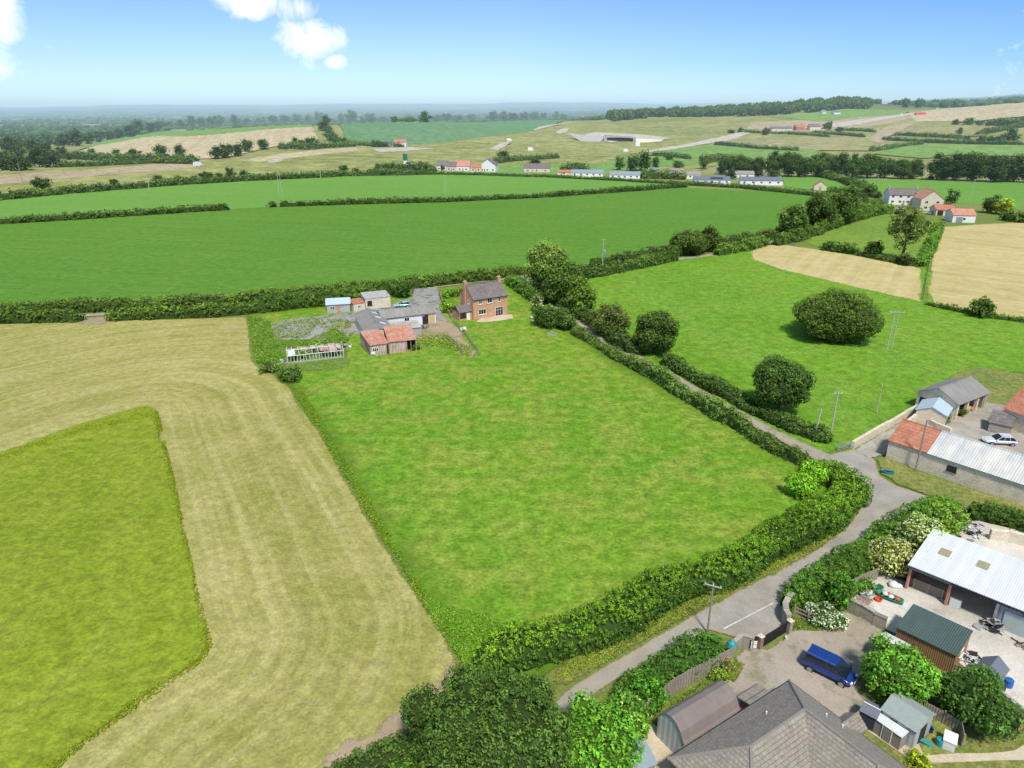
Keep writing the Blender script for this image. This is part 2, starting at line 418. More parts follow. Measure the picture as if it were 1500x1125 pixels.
def _ico(sub=2):
    t = (1 + 5 ** .5) / 2
    v = [(-1, t, 0), (1, t, 0), (-1, -t, 0), (1, -t, 0), (0, -1, t), (0, 1, t), (0, -1, -t), (0, 1, -t), (t, 0, -1), (t, 0, 1), (-t, 0, -1), (-t, 0, 1)]
    f = [(0, 11, 5), (0, 5, 1), (0, 1, 7), (0, 7, 10), (0, 10, 11), (1, 5, 9), (5, 11, 4), (11, 10, 2), (10, 7, 6), (7, 1, 8), (3, 9, 4), (3, 4, 2), (3, 2, 6), (3, 6, 8), (3, 8, 9), (4, 9, 5), (2, 4, 11), (6, 2, 10), (8, 6, 7), (9, 8, 1)]
    v = [Vector(x).normalized() for x in v]
    for _ in range(sub - 1):
        c = {}; nf = []
        def mid(a, b):
            k = (min(a, b), max(a, b))
            if k not in c: v.append(((v[a] + v[b]) / 2).normalized()); c[k] = len(v) - 1
            return c[k]
        for a, b, d in f:
            ab, bd, da = mid(a, b), mid(b, d), mid(d, a); nf += [(a, ab, da), (b, bd, ab), (d, da, bd), (ab, bd, da)]
        f = nf
    return np.array([tuple(x) for x in v]), np.array(f)
ICOV, ICOF = _ico(2)
def mesh_from(name, quads_v, quads_c, tri_v=None, tri_f=None, tri_c=None, mat=None):
    nq = len(quads_v) // 4; V = quads_v; C = quads_c
    li = np.arange(nq * 4); ls = np.arange(nq) * 4; lt = np.full(nq, 4)
    if tri_v is not None and len(tri_v):
        k = len(V); V = np.concatenate([V, tri_v]); C = np.concatenate([C, tri_c])
        li = np.concatenate([li, (tri_f + k).ravel()]); ls = np.concatenate([ls, nq * 4 + np.arange(len(tri_f)) * 3]); lt = np.concatenate([lt, np.full(len(tri_f), 3)])
    me = bpy.data.meshes.new(name); me.vertices.add(len(V)); me.vertices.foreach_set('co', V.astype('f').ravel())
    me.loops.add(len(li)); me.loops.foreach_set('vertex_index', li.astype('i'))
    me.polygons.add(len(ls)); me.polygons.foreach_set('loop_start', ls.astype('i')); me.polygons.foreach_set('loop_total', lt.astype('i'))
    me.update(calc_edges=True)
    at = me.attributes.new('Col', 'FLOAT_COLOR', 'POINT')
    at.data.foreach_set('color', np.concatenate([np.clip(C, 0, 1), np.ones((len(C), 1))], 1).astype('f').ravel())
    me.materials.append(mat); return me
def fib(n, rng):
    i = np.arange(n) + .5; ph = np.arccos(1 - 2 * i / n); th = math.pi * (1 + 5 ** .5) * i + rng.uniform(0, 6)
    return np.stack([np.cos(th) * np.sin(ph), np.sin(th) * np.sin(ph), np.cos(ph)], 1)
def crown_mesh(name, lobes, leaf, base, seed, per=12, mat=None, puffk=2.3, spacing=1.15, flower=0., fcol=(.8, .8, .7), core=.78, var=.3, open_=0., fsize=1.):
    """lobes: (cx,cy,cz, rx,ry,rz)"""
    rng = np.random.default_rng(seed); Ps = []; Ns = []; Rs = []; tv = []; tf = []; tc = []; k = 0
    lob = np.array(lobes, float); R = leaf * puffk; lb_ = []
    for i, l in enumerate(lob):
        c, r = l[:3], l[3:]; area = 4 * math.pi * ((r[0] * r[1] + r[1] * r[2] + r[0] * r[2]) / 3)
        n = max(6, int(area / (R * spacing) ** 2)); d = fib(n, rng) + rng.normal(size=(n, 3)) * .06; d = nrmz(d)
        P = c + d * (r - R * .35) * rng.uniform(.86, 1.08, (n, 1)); keep = P[:, 2] > 0.0
        for j, m in enumerate(lob):
            if j == i: continue
            keep &= (((P - m[:3]) / (m[3:] * .9)) ** 2).sum(1) > 1
        if open_: keep &= rng.random(n) > open_
        P = P[keep]; Nn = nrmz(d[keep] / r)
        lb_.append(np.full(len(P), rng.uniform(.78, 1.22)))
        Ps.append(P); Ns.append(Nn); Rs.append(np.full(len(P), R) * rng.uniform(.75, 1.25, len(P)))
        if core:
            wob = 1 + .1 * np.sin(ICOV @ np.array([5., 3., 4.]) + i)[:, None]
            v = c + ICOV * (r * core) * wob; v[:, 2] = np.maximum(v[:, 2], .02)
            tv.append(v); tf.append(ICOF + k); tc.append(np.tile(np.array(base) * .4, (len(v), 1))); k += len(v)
    P = np.concatenate(Ps); N = np.concatenate(Ns); Rr = np.concatenate(Rs)
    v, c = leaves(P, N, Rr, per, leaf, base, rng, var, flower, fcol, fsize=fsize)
    v[:, 2] = np.maximum(v[:, 2], .01); c = c * np.repeat(np.concatenate(lb_), per * 4)[:, None]
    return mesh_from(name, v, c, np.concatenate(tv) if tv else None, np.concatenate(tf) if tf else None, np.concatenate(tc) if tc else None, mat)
def rand_lobes(seed, h, w, nl=12, bottom=.12, top=1., squat=.8):
    """crown filling height h (from bottom*h) and width w"""
    rng = np.random.default_rng(seed); L = []
    zc = h * (bottom + top) / 2; hz = h * (top - bottom) / 2
    L.append((0, 0, zc, w * .33, w * .33, hz * .78))
    ds = fib(nl, rng)
    for d in ds:
        d = d + rng.normal(size=3) * .16
        r = w * rng.uniform(.11, .22); q = rng.uniform(.80, 1.08)
        L.append((d[0] * q * (w * .5 - r), d[1] * q * (w * .5 - r), zc + d[2] * q * max(.05, hz - r * squat), r, r * rng.uniform(.85, 1.15), r * squat))
    return L
def trunk_obj(parent, h, r, mat, seed=0, limbs=3, w=2.):
    rng = random.Random(seed); b = MB(); pts = [(0, 0, -.3)]
    for i in range(1, 5): pts.append((rng.uniform(-.04, .04) * h * .5, rng.uniform(-.04, .04) * h * .5, h * i / 5))
    for i in range(4): b.tube(pts[i], pts[i + 1], r * (1 - .17 * i) * (1.3 if i == 0 else 1), r * (1 - .17 * (i + 1)), 8)
    for i in range(limbs):
        a = rng.uniform(0, 6.28); q = pts[2 + i % 3]
        b.tube(q, (q[0] + math.cos(a) * w * .3, q[1] + math.sin(a) * w * .3, q[2] + h * .28), r * .45, r * .12, 6)
    return b.build('trunk', mat, parent, True)

def hedge(name, label, pts, w, h, base, cat='hedge', group=None, leaf=None, flower=0., fcol=(.8, .8, .72), rough=.25, per=10, world=False, kind=None, var=.3, top=None, mat=None, seed=None, hmod=.25, dens=1.):
    """continuous hedge along a line; top: brighter colour for the trimmed new growth on top"""
    wp = [Vector(p) for p in pts] if world else [PT(*p) for p in pts]
    seed = seed if seed is not None else len(bpy.data.objects); rng = np.random.default_rng(seed)
    ctr = sum(wp, Vector()) / len(wp); dist = min(np.hypot(p.x, math.hypot(p.y, H)) for p in wp)
    lf = leaf or min(max(.16, dist * .0025), .3 * h + .05); R = lf * 2.0
    # resample
    xy = []; seg = []
    for a, b in zip(wp[:-1], wp[1:]):
        L = (b - a).length; k = max(1, int(L / max(.8, R)))
        for q in range(k): xy.append(a + (b - a) * q / k)
    xy.append(wp[-1]); xy = np.array([(p.x, p.y) for p in xy]); n = len(xy)
    if n < 2: xy = np.array([(wp[0].x, wp[0].y), (wp[-1].x, wp[-1].y)]); n = 2
    # wobble the line a little
    tan = nrmz(np.gradient(xy, axis=0)); nor = np.stack([-tan[:, 1], tan[:, 0]], 1)
    wob = np.array([fnoise(p[0], p[1], .09, seed * .7) * w * rough for p in xy]); xy = xy + nor * wob[:, None]
    sc = .14 if dist < 300 else .05
    hm = np.array([1 + hmod * (1.3 * fnoise(p[0], p[1], sc, seed * .31) + .7 * fnoise(p[0], p[1], sc * 4, seed * .9)) for p in xy]); wm = np.array([1 + rough * 1.2 * fnoise(p[0], p[1], sc * 1.6, seed * .57) for p in xy])
    tp = np.clip(.5 + .5 * np.minimum(np.arange(n), np.arange(n)[::-1]) * max(.8, R) / 1.6, .5, 1); hm *= tp; wm *= tp
    z0 = HT(xy[:, 0], xy[:, 1]); ori = np.array([ctr.x, ctr.y, ht(ctr.x, ctr.y)])
    seglen = np.hypot(*np.diff(xy, axis=0).T).sum(); per_m = (w + 1.5 * h) / (R * 1.02) ** 2 * dens
    N = int(seglen * per_m) + 8
    s = rng.uniform(0, n - 1.001, N); i = s.astype(int); f = s - i
    def li(a): return (a[i].T * (1 - f) + a[i + 1].T * f).T
    cx, nx, hh, ww, zz = li(xy), li(nor), li(hm) * h, li(wm) * w / 2, li(z0)
    perim = rng.uniform(0, 1, N); th = perim * math.pi; # superellipse section
    ca, sa = np.cos(th), np.sin(th); e = .55
    ox = np.sign(ca) * np.abs(ca) ** e * (ww - R * .4); oz = sa ** e * (hh - R * .5)
    xt = rng.uniform(-1, 1, N); ox = xt * (ww - R * .3); oz = (hh - R * .45) * (1 - .22 * xt ** 4) * rng.uniform(.95, 1.04, N); ca = xt ** 3; sa = np.ones(N)
    sd_ = rng.random(N) < 1.5 * h / (1.5 * h + w); sg_ = np.sign(rng.random(N) - .5); ox = np.where(sd_, sg_ * (ww - R * .35) * rng.uniform(.9, 1.05, N), ox); oz = np.where(sd_, rng.uniform(0, .8, N) * hh, oz); ca = np.where(sd_, sg_, ca); sa = np.where(sd_, .35, sa)
    P = np.stack([cx[:, 0] + nx[:, 0] * ox, cx[:, 1] + nx[:, 1] * ox, zz + oz + .1], 1)
    Nn = nrmz(np.stack([nx[:, 0] * ca, nx[:, 1] * ca, sa * 1.0], 1))
    bc = np.tile(np.array(base), (N, 1))
    v, c = leaves(P - ori, Nn, np.full(N, R) * rng.uniform(.7, 1.2, N), per, lf, (1, 1, 1), rng, var)
    vb = np.repeat(bc, per * 4, 0)
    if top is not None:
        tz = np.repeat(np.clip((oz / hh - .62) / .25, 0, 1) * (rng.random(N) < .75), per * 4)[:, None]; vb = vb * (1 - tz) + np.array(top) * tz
    # patchwork of species along the hedge
    sp = np.array([fnoise(p[0], p[1], .11, seed + 40.) for p in cx]); spb = np.repeat(1 + .4 * sp, per * 4)[:, None]

    c = c * vb * spb
    if flower:
        m = np.repeat(rng.random(N * per) < flower, 4); cl = np.repeat(np.array([fnoise(p[0], p[1], .3, seed + 80.) for p in cx]) > .05, per * 4)
        m &= cl; c[m] = np.array(fcol) * np.array([.5, .51, .6])
    # core
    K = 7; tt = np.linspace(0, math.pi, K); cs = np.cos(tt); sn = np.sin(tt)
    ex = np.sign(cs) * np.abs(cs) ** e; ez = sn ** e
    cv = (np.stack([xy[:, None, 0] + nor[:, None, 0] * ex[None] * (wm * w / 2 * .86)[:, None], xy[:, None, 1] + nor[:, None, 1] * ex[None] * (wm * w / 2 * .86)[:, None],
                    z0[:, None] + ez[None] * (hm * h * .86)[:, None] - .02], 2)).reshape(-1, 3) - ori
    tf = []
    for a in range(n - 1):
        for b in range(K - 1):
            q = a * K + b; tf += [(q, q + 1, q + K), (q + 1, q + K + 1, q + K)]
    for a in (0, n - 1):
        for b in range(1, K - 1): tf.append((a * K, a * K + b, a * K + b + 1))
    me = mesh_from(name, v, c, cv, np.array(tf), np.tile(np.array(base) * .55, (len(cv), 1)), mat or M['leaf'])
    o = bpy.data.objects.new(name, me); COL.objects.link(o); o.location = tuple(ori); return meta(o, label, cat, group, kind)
# ------------------------------------------------------------------ camera, light, sky
cam = bpy.data.cameras.new('camera'); co = bpy.data.objects.new('camera', cam); COL.objects.link(co)
cam.sensor_width = 36; cam.lens = F / 1500 * 36; cam.clip_start = .5; cam.clip_end = 40000
co.location = (0, 0, H); co.rotation_euler = (math.pi / 2 - PITCH, 0, 0); scene.camera = co
SUN = Vector((.17, -.70, 1.10)).normalized()
sl = bpy.data.lights.new('sun', 'SUN'); sl.energy = 4.2; sl.angle = math.radians(6); sl.color = (1, .95, .86)
so = bpy.data.objects.new('sun', sl); COL.objects.link(so); so.rotation_euler = (-SUN).to_track_quat('-Z', 'Y').to_euler(); so.location = (0, 0, 100)
world = bpy.data.worlds.new('World'); scene.world = world; world.use_nodes = True
wn, wl = world.node_tree.nodes, world.node_tree.links; wn.clear()
wo = wn.new('ShaderNodeOutputWorld'); bg = wn.new('ShaderNodeBackground'); sky = wn.new('ShaderNodeTexSky')
sky.sky_type = 'NISHITA'; sky.sun_disc = False; sky.sun_elevation = math.asin(SUN.z); sky.sun_rotation = math.atan2(SUN.x, SUN.y); sky.altitude = 60
sky.air_density = 1.0; sky.dust_density = .6; sky.ozone_density = 1.5
bg.inputs[1].default_value = .15
class WN(MN):
    def __init__(s): s.n, s.l = wn, wl
w_ = WN(); gen = w_.node('ShaderNodeTexCoord').outputs['Generated']
sp_ = w_.node('ShaderNodeSeparateXYZ'); w_.link(gen, sp_.inputs[0])
el_ = sp_.outputs[2]
tint = w_.ramp(el_, [(0, (.74, 1.02, 1.52)), (.015, (.73, 1.0, 1.48)), (.05, (.64, .84, 1.34)), (.10, (.57, .74, 1.25)), (.16, (.53, .68, 1.22)), (.4, (1.0, 1.0, .92)), (1, (1.05, 1.0, .85))])
skyc = w_.mix(1.0, sky.outputs[0], tint, 'MULTIPLY')
side = w_.ramp(sp_.outputs[0], [(0, (1, 1, 1)), (.10, (.93, .965, 1.0)), (.6, (.70, .86, .98))])
skyc = w_.mix(w_.ramp(el_, [(0, 0), (.05, 1)]), skyc, w_.mix(1.0, skyc, side, 'MULTIPLY'))
mask = None
def cdir(px, py):
    a, b, c = ray(px, py); return Vector((a, b, c)).normalized()
n_a = w_.noise(gen, 26, 6, .62, .6); n_b = w_.noise(gen, 9, 4, .6)
for px, py, rx, rz, amp in ((352, -4, .033, .020, 1.0), (452, 60, .033, .022, 1.05), (490, 90, .014, .009, .9), (-4, 12, .024, .034, .95), (437, 12, .02, .016, .55), (-150, 60, .09, .03, .9), (1700, 20, .08, .03, .9), (1515, 60, .010, .03, .1)):
    d = cdir(px, py)
    v1 = w_.node('ShaderNodeVectorMath', operation='SUBTRACT'); w_.link(gen, v1.inputs[0]); v1.inputs[1].default_value = d
    v2 = w_.node('ShaderNodeVectorMath', operation='MULTIPLY'); w_.link(v1.outputs[0], v2.inputs[0]); v2.inputs[1].default_value = (1 / rx, 1 / rx, 1 / rz)
    v3 = w_.node('ShaderNodeVectorMath', operation='LENGTH'); w_.link(v2.outputs[0], v3.inputs[0])
    g = w_.math('MULTIPLY', w_.math('SUBTRACT', 1.35, v3.outputs['Value']), amp)
    mask = g if mask is None else w_.math('MAXIMUM', mask, g)
cm = w_.math('ADD', mask, w_.math('MULTIPLY', w_.math('SUBTRACT', n_a, .5), 2.0))
cf = w_.ramp(cm, [(.06, 0), (.5, .55), (1.1, 1)])
cshade = w_.ramp(n_a, [(.3, (7.2, 7.6, 8.2)), (.6, (8.9, 8.9, 8.9))])
cloudy = w_.mix(cf, skyc, cshade)
w_.link(cloudy, bg.inputs[0]); w_.link(bg.outputs[0], wo.inputs[0])
scene.view_settings.view_transform = 'Standard'; scene.view_settings.look = 'None'; scene.view_settings.exposure = 0
scene.render.engine = 'CYCLES'

# ------------------------------------------------------------------ materials
M = {}
M['leaf'] = leaf_mat('foliage')
M['bark'] = plain_mat('bark', (.13, .10, .075), .95, .3, 3)
G_PAST = S(112, 150, 62); 
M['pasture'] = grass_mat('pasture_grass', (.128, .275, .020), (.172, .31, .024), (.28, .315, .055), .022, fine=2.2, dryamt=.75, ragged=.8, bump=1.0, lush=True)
M['crop'] = grass_mat('young_cereal', (.096, .226, .026), (.114, .248, .03), (.142, .27, .042), .008, fine=1.6, stripe=.22, stripe_scale=.9, stripe_col=(.135, .275, .045), dryamt=.3, bump=.25, ragged=.5, tram=.22, famt=.16, along=.004)
M['crop_light'] = grass_mat('pale_cereal', (.135, .29, .045), (.15, .31, .05), (.17, .33, .06), .008, fine=1.2, stripe=.15, dryamt=.3, bump=.2, ragged=.5, famt=.10, along=.004)
M['hay'] = grass_mat('cut_hay', (.255, .272, .060), (.36, .325, .10), (.50, .42, .19), .02, fine=3.2, stripe=.6, stripe_scale=.55, stripe_col=(.47, .43, .18), dryamt=.45, bump=.5, ragged=.7, famt=.2, along=.014)
M['uncut'] = grass_mat('uncut_grass', (.185, .262, .018), (.232, .305, .022), (.33, .33, .05), .02, fine=3.0, stripe=.25, stripe_scale=.2, stripe_col=(.30, .34, .05), dryamt=.3, bump=.8, ragged=.5, famt=.24)
M['meadow'] = grass_mat('meadow_grass', (.118, .265, .018), (.165, .32, .026), (.24, .34, .05), .016, fine=2.0, stripe=.35, stripe_scale=.12, stripe_col=(.17, .31, .05), dryamt=.4, bump=.6, ragged=.6)
M['paddock'] = grass_mat('paddock_grass', (.14, .25, .035), (.18, .29, .04), (.27, .32, .08), .03, fine=2.0, dryamt=.4, ragged=.6)
M['verge'] = grass_mat('verge_grass', (.14, .21, .03), (.21, .24, .045), (.36, .31, .12), .12, fine=5.0, dryamt=.7, bump=1.0, ragged=.9)
M['lawn'] = grass_mat('lawn_grass', (.13, .20, .035), (.22, .24, .06), (.34, .29, .12), .15, fine=5.0, dryamt=.7, bump=.7, ragged=.5)
M['weedy'] = grass_mat('weedy_grass', (.115, .22, .03), (.16, .25, .04), (.24, .26, .08), .12, fine=4.0, dryamt=.5, bump=1.0, ragged=1.2)
M['straw'] = grass_mat('stubble', (.48, .40, .175), (.54, .44, .205), (.36, .36, .10), .02, fine=.7, stripe=.6, stripe_scale=.3, stripe_col=(.58, .47, .25), dryamt=.5, bump=.2, ragged=1.5, famt=.1, along=.006)
M['farstraw'] = grass_mat('far_stubble', (.46, .38, .22), (.52, .44, .27), (.42, .38, .20), .006, fine=.5, stripe=.5, stripe_scale=.08, stripe_col=(.58, .49, .33), dryamt=.5, bump=0, ragged=2)
M['rough'] = grass_mat('rough_grassland', (.20, .235, .055), (.27, .29, .085), (.40, .36, .17), .007, fine=.3, dryamt=.6, bump=0, ragged=3, stripe=.25, stripe_scale=.04)
M['teal'] = grass_mat('bean_crop', (.125, .25, .105), (.14, .27, .115), (.17, .28, .12), .004, fine=.4, stripe=.2, stripe_scale=.05, stripe_col=(.17, .30, .14), dryamt=.3, bump=0, ragged=2)
M['fargreen'] = grass_mat('far_grass', (.155, .29, .065), (.19, .32, .075), (.26, .34, .11), .006, fine=.4, dryamt=.4, bump=0, ragged=2)
M['farolive'] = grass_mat('far_ley', (.26, .275, .10), (.30, .29, .12), (.42, .33, .19), .005, fine=.3, dryamt=.7, bump=0, ragged=3)
M['earth'] = grass_mat('bare_earth', (.40, .31, .20), (.46, .36, .24), (.30, .29, .13), .012, fine=.6, dryamt=.5, bump=0, ragged=3)
M['scrape'] = grass_mat('chalk_track', (.46, .43, .35), (.52, .48, .40), (.46, .42, .30), .03, fine=.6, dryamt=.4, bump=0, ragged=1)
M['road'] = hard_mat('road_surface', (.30, .278, .246), (.40, .37, .325), (.27, .24, .19), .35, 6., .25, edge=(.36, .31, .20))
M['lane'] = hard_mat('lane_surface', (.36, .325, .26), (.41, .365, .29), (.28, .24, .16), .3, 5., .5, weeds=.5, edge=(.22, .22, .08))
M['gravel'] = hard_mat('gravel', (.36, .31, .255), (.42, .36, .29), (.30, .25, .18), .3, 7., .7, weeds=.4)
M['concrete'] = hard_mat('yard_concrete', (.58, .54, .47), (.70, .65, .57), (.36, .335, .29), .25, 5., .2, crack=.35, weeds=.12)
M['farmyard'] = hard_mat('farmyard_surface', (.36, .33, .285), (.44, .405, .35), (.28, .25, .19), .3, 5., .5, weeds=.3)
M['tarmac'] = hard_mat('old_tarmac', (.27, .265, .265), (.33, .32, .31), (.36, .34, .30), .3, 5., 1.2, weeds=.95)
M['paving'] = hard_mat('pale_paving', (.55, .47, .34), (.62, .53, .40), (.42, .34, .22), .8, 6., 0)
M['dirt'] = hard_mat('trodden_earth', (.34, .26, .17), (.42, .33, .22), (.26, .22, .12), .4, 5., 1.0, weeds=.4)
M['paint'] = plain_mat('road_paint', (.62, .60, .55), .8, .2, 4, grime=(.3, .28, .25))

# ------------------------------------------------------------------ ground, out to the horizon
def ground():
    az = np.radians(np.concatenate([np.arange(-180, -46, 4.), np.arange(-46, 46, .25), np.arange(46, 180, 4.)])); na = len(az)
    rr = np.concatenate([[.5, 60, 150, 300, 400, 449.], 450 * np.exp(np.arange(0, math.log(24000 / 450), .02))])
    X = rr[:, None] * np.sin(az)[None]; Y = rr[:, None] * np.cos(az)[None]
    Z = HT(X, Y) - .06
    v = np.stack([X.ravel(), Y.ravel(), Z.ravel()], 1); f = []
    for j in range(len(rr) - 1):
        for i in range(na):
            k = (i + 1) % na; f.append((j * na + i, j * na + k, (j + 1) * na + k, (j + 1) * na + i))
    f.append(tuple(range(na - 1, -1, -1)))
    me = bpy.data.meshes.new('ground'); me.from_pydata(v.tolist(), [], f); me.polygons.foreach_set('use_smooth', [True] * len(f))
    m = MN('countryside'); p = m.pos()
    ln = m.node('ShaderNodeVectorMath', operation='LENGTH'); m.link(p, ln.inputs[0]); dist = ln.outputs['Value']
    n1 = m.noise(p, .02, 4, .6); n2 = m.noise(p, 3., 4, .7)
    near = m.mix(m.ramp(n1, [(.35, 0), (.65, 1)]), (.13, .20, .035), (.20, .22, .06))
    near = m.mix(1.0, near, m.ramp(n2, [(.3, .7), (.7, 1.3)]), 'MULTIPLY')
    olive = m.mix(m.ramp(m.noise(p, .006, 5, .6), [(.35, 0), (.65, 1)]), (.20, .235, .06), (.36, .34, .14))
    wv = m.node('ShaderNodeVectorMath', operation='MULTIPLY'); m.link(p, wv.inputs[0]); wv.inputs[1].default_value = (1, 1, 0)
    vor = m.node('ShaderNodeTexVoronoi'); vor.inputs['Scale'].default_value = 1 / 260.; m.link(wv.outputs[0], vor.inputs['Vector'])
    sc = m.node('ShaderNodeSeparateColor'); m.link(vor.outputs['Color'], sc.inputs[0])
    fields = m.ramp(sc.outputs[0], [(0, (.06, .13, .05)), (.3, (.10, .20, .06)), (.5, (.16, .26, .08)), (.7, (.08, .15, .05)), (.82, (.36, .34, .17)), (.92, (.14, .24, .08))], 'CONSTANT')
    ve = m.node('ShaderNodeTexVoronoi', feature='DISTANCE_TO_EDGE'); ve.inputs['Scale'].default_value = 1 / 260.; m.link(wv.outputs[0], ve.inputs['Vector'])
    fields = m.mix(m.ramp(ve.outputs[0], [(.03, 1), (.06, 0)]), fields, (.025, .06, .03))
    wd = m.noise(p, .0016, 6, .7); fields = m.mix(m.ramp(wd, [(.48, 0), (.54, .9)]), fields, (.03, .075, .04))
    pale = m.noise(p, .01, 3, .6); fields = m.mix(m.ramp(pale, [(.64, 0), (.68, .8)]), fields, (.34, .36, .22))
    c = m.mix(m.ramp(m.math('DIVIDE', dist, 3000), [(.12, 0), (.16, 1)]), near, olive)
    c = m.mix(m.ramp(m.math('DIVIDE', dist, 3000), [(.50, 0), (.62, 1)]), c, fields)
    me.materials.append(m.finish(m.bsdf(c, .95, spec=.1)))
    o = bpy.data.objects.new('ground', me); COL.objects.link(o); o['kind'] = 'structure'
ground()

UNCUT = [(-200, 770), (0, 663), (60, 642), (120, 620), (180, 603), (215, 594), (230, 600), (240, 650), (252, 690), (265, 740), (278, 800), (288, 860), (296, 905), (309, 945), (296, 966), (240, 1005), (180, 1045), (130, 1085), (85, 1125), (20, 1180), (-60, 1260), (-900, 1500)]
UNC_W = [tuple(PT(*p)[:2]) for p in UNCUT]
patch('hay_field', [(-400, 480), (0, 474), (125, 470), (250, 468), (362, 464), (368, 500), (374, 532), (400, 546), (428, 570), (460, 622), (500, 690), (545, 765), (590, 840), (640, 915), (668, 962), (676, 990), (640, 1040), (560, 1085), (480, 1135), (400, 1200), (200, 1400), (-900, 1500), (-900, 560)], M['hay'], 2, jit=.35, sd=UNC_W)
patch('uncut_grass', UNCUT, M['uncut'], 3, jit=.35, sd=UNC_W, lift=.12)
PAST = [(362, 460), (368, 500), (374, 532), (400, 546), (428, 572), (460, 624), (500, 692), (545, 767), (590, 842), (640, 918), (668, 965), (700, 1010), (780, 1000), (850, 962), (1000, 900), (1150, 820), (1235, 755), (1235, 700), (1150, 665), (1080, 622), (1000, 580), (900, 525), (830, 480), (780, 440), (745, 412), (640, 425), (500, 445)]
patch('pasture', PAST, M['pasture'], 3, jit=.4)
patch('cereal_field', [(-100, 468), (0, 458), (300, 442), (600, 420), (770, 404), (870, 395), (990, 370), (1130, 345), (1200, 322), (1290, 302), (1150, 282), (1005, 275), (800, 289), (650, 296), (400, 303), (335, 307), (0, 329), (-100, 336)], M['crop'], 2, jit=.3, sd=1.35)
patch('pale_cereal_field', [(-100, 336), (0, 329), (335, 307), (400, 303), (650, 296), (800, 289), (1005, 275), (1000, 269), (800, 258), (640, 256), (520, 258), (370, 265), (250, 272), (100, 284), (0, 294), (-100, 303)], M['crop_light'], 2, jit=.3, sd=1.35)
patch('meadow', [(800, 420), (870, 400), (960, 384), (1105, 366), (1150, 360), (1400, 380), (1500, 440), (1640, 470), (1700, 560), (1480, 545), (1345, 602), (1247, 657), (1200, 668), (1110, 618), (1000, 560), (900, 500), (840, 455)], M['meadow'], 2, jit=.4, sd=.2)
patch('mown_stubble', [(1097, 370), (1103, 365), (1137, 357), (1207, 367), (1271, 378), (1340, 391), (1353, 395), (1352, 443), (1340, 441), (1308, 434), (1250, 421), (1193, 407), (1140, 395), (1100, 380)], M['straw'], 4, jit=.6, sd=-.55)
patch('stubble_field', [(1382, 332), (1447, 328), (1500, 326), (1650, 325), (1700, 500), (1500, 467), (1449, 464), (1400, 455), (1361, 446), (1357, 421), (1364, 378)], M['straw'], 3, jit=.6, sd=.9)
patch('paddock', [(1172, 352), (1225, 334), (1297, 313), (1377, 325), (1372, 350), (1352, 390), (1300, 383), (1265, 377), (1204, 364)], M['paddock'], 3, jit=.4)
patch('field_track', [(1378, 335), (1386, 335), (1368, 378), (1360, 420), (1362, 446), (1350, 444), (1353, 420), (1360, 378)], M['paddock'], 5, jit=.3)
patch('distant_meadow', [(1145, 258), (1230, 262), (1500, 268), (1700, 275), (1700, 318), (1500, 308), (1440, 300), (1300, 292), (1200, 280), (1150, 274)], M['crop_light'], 3, jit=.3)
patch('mown_patch', [(1382, 602), (1376, 575), (1384, 556), (1402, 545), (1432, 539), (1470, 541), (1500, 548), (1600, 560), (1600, 620), (1480, 600), (1425, 592)], M['lawn'], 4, jit=.6)
# far land
patch('rough_land', [(-150, 300), (0, 293), (100, 283), (250, 271), (370, 264), (520, 257), (640, 255), (830, 258), (1000, 262), (1060, 240), (1200, 222), (1300, 200), (1420, 185), (1400, 172), (1100, 172), (900, 182), (840, 182), (700, 200), (560, 213), (460, 214), (300, 236), (130, 242), (-150, 262)], M['rough'], 1, jit=2)
patch('earth_strip', [(-150, 285), (0, 271), (150, 257), (270, 248), (300, 243), (290, 238), (200, 244), (80, 252), (-150, 270)], M['earth'], 3, jit=2)
patch('ridge_stubble', [(112, 225), (150, 212), (250, 201), (400, 190), (458, 187), (469, 209), (400, 216), (320, 233), (230, 235), (150, 230)], M['farstraw'], 3, jit=1.5, sd=.3)
patch('ridge_grass', [(108, 223), (150, 208), (245, 192), (330, 187), (400, 184), (456, 183), (460, 187), (400, 190.5), (250, 202), (150, 213)], M['fargreen'], 3, jit=1.5)
patch('lower_stubble', [(352, 236), (410, 226), (460, 221), (520, 217), (532, 222), (450, 230), (380, 238)], M['farstraw'], 4, jit=1.5)
patch('bean_field', [(484, 181.5), (600, 180), (700, 179), (828, 178), (800, 189), (756, 197), (700, 203), (640, 211), (560, 214), (524, 214), (505, 205)], M['teal'], 3, jit=1.5, sd=.8)
patch('green_slope', [(850, 247), (910, 232), (960, 222), (1050, 213), (1100, 216), (1200, 223), (1240, 232), (1150, 240), (1040, 240), (940, 248)], M['fargreen'], 3, jit=2)
patch('far_ley_field', [(1080, 199), (1160, 201), (1260, 204), (1335, 209), (1300, 220), (1270, 222), (1180, 221), (1108, 217), (1050, 212)], M['farolive'], 4, jit=2)
patch('upper_ley_field', [(1311, 190), (1350, 184), (1400, 183), (1481, 187), (1439, 200), (1400, 201), (1340, 197), (1300, 196)], M['farolive'], 4, jit=2)
patch('pale_green_field', [(1278, 226), (1320, 216), (1359, 212), (1395, 213), (1500, 214), (1640, 216), (1640, 232), (1392, 228), (1356, 233)], M['fargreen'], 4, jit=1)
patch('hill_stubble', [(1640, 142), (1500, 152), (1440, 156), (1380, 161), (1332, 170), (1338, 180), (1396, 180), (1500, 172), (1640, 172)], M['farstraw'], 4, jit=2)
patch('far_green_field', [(1120, 172), (1180, 168), (1239, 161), (1335, 164), (1325, 169), (1260, 173), (1200, 180)], M['fargreen'], 4, jit=2)
patch('bare_ground', [(1268, 206), (1290, 190), (1310, 184), (1345, 180), (1330, 188), (1305, 200), (1290, 212)], M['earth'], 6, jit=2)
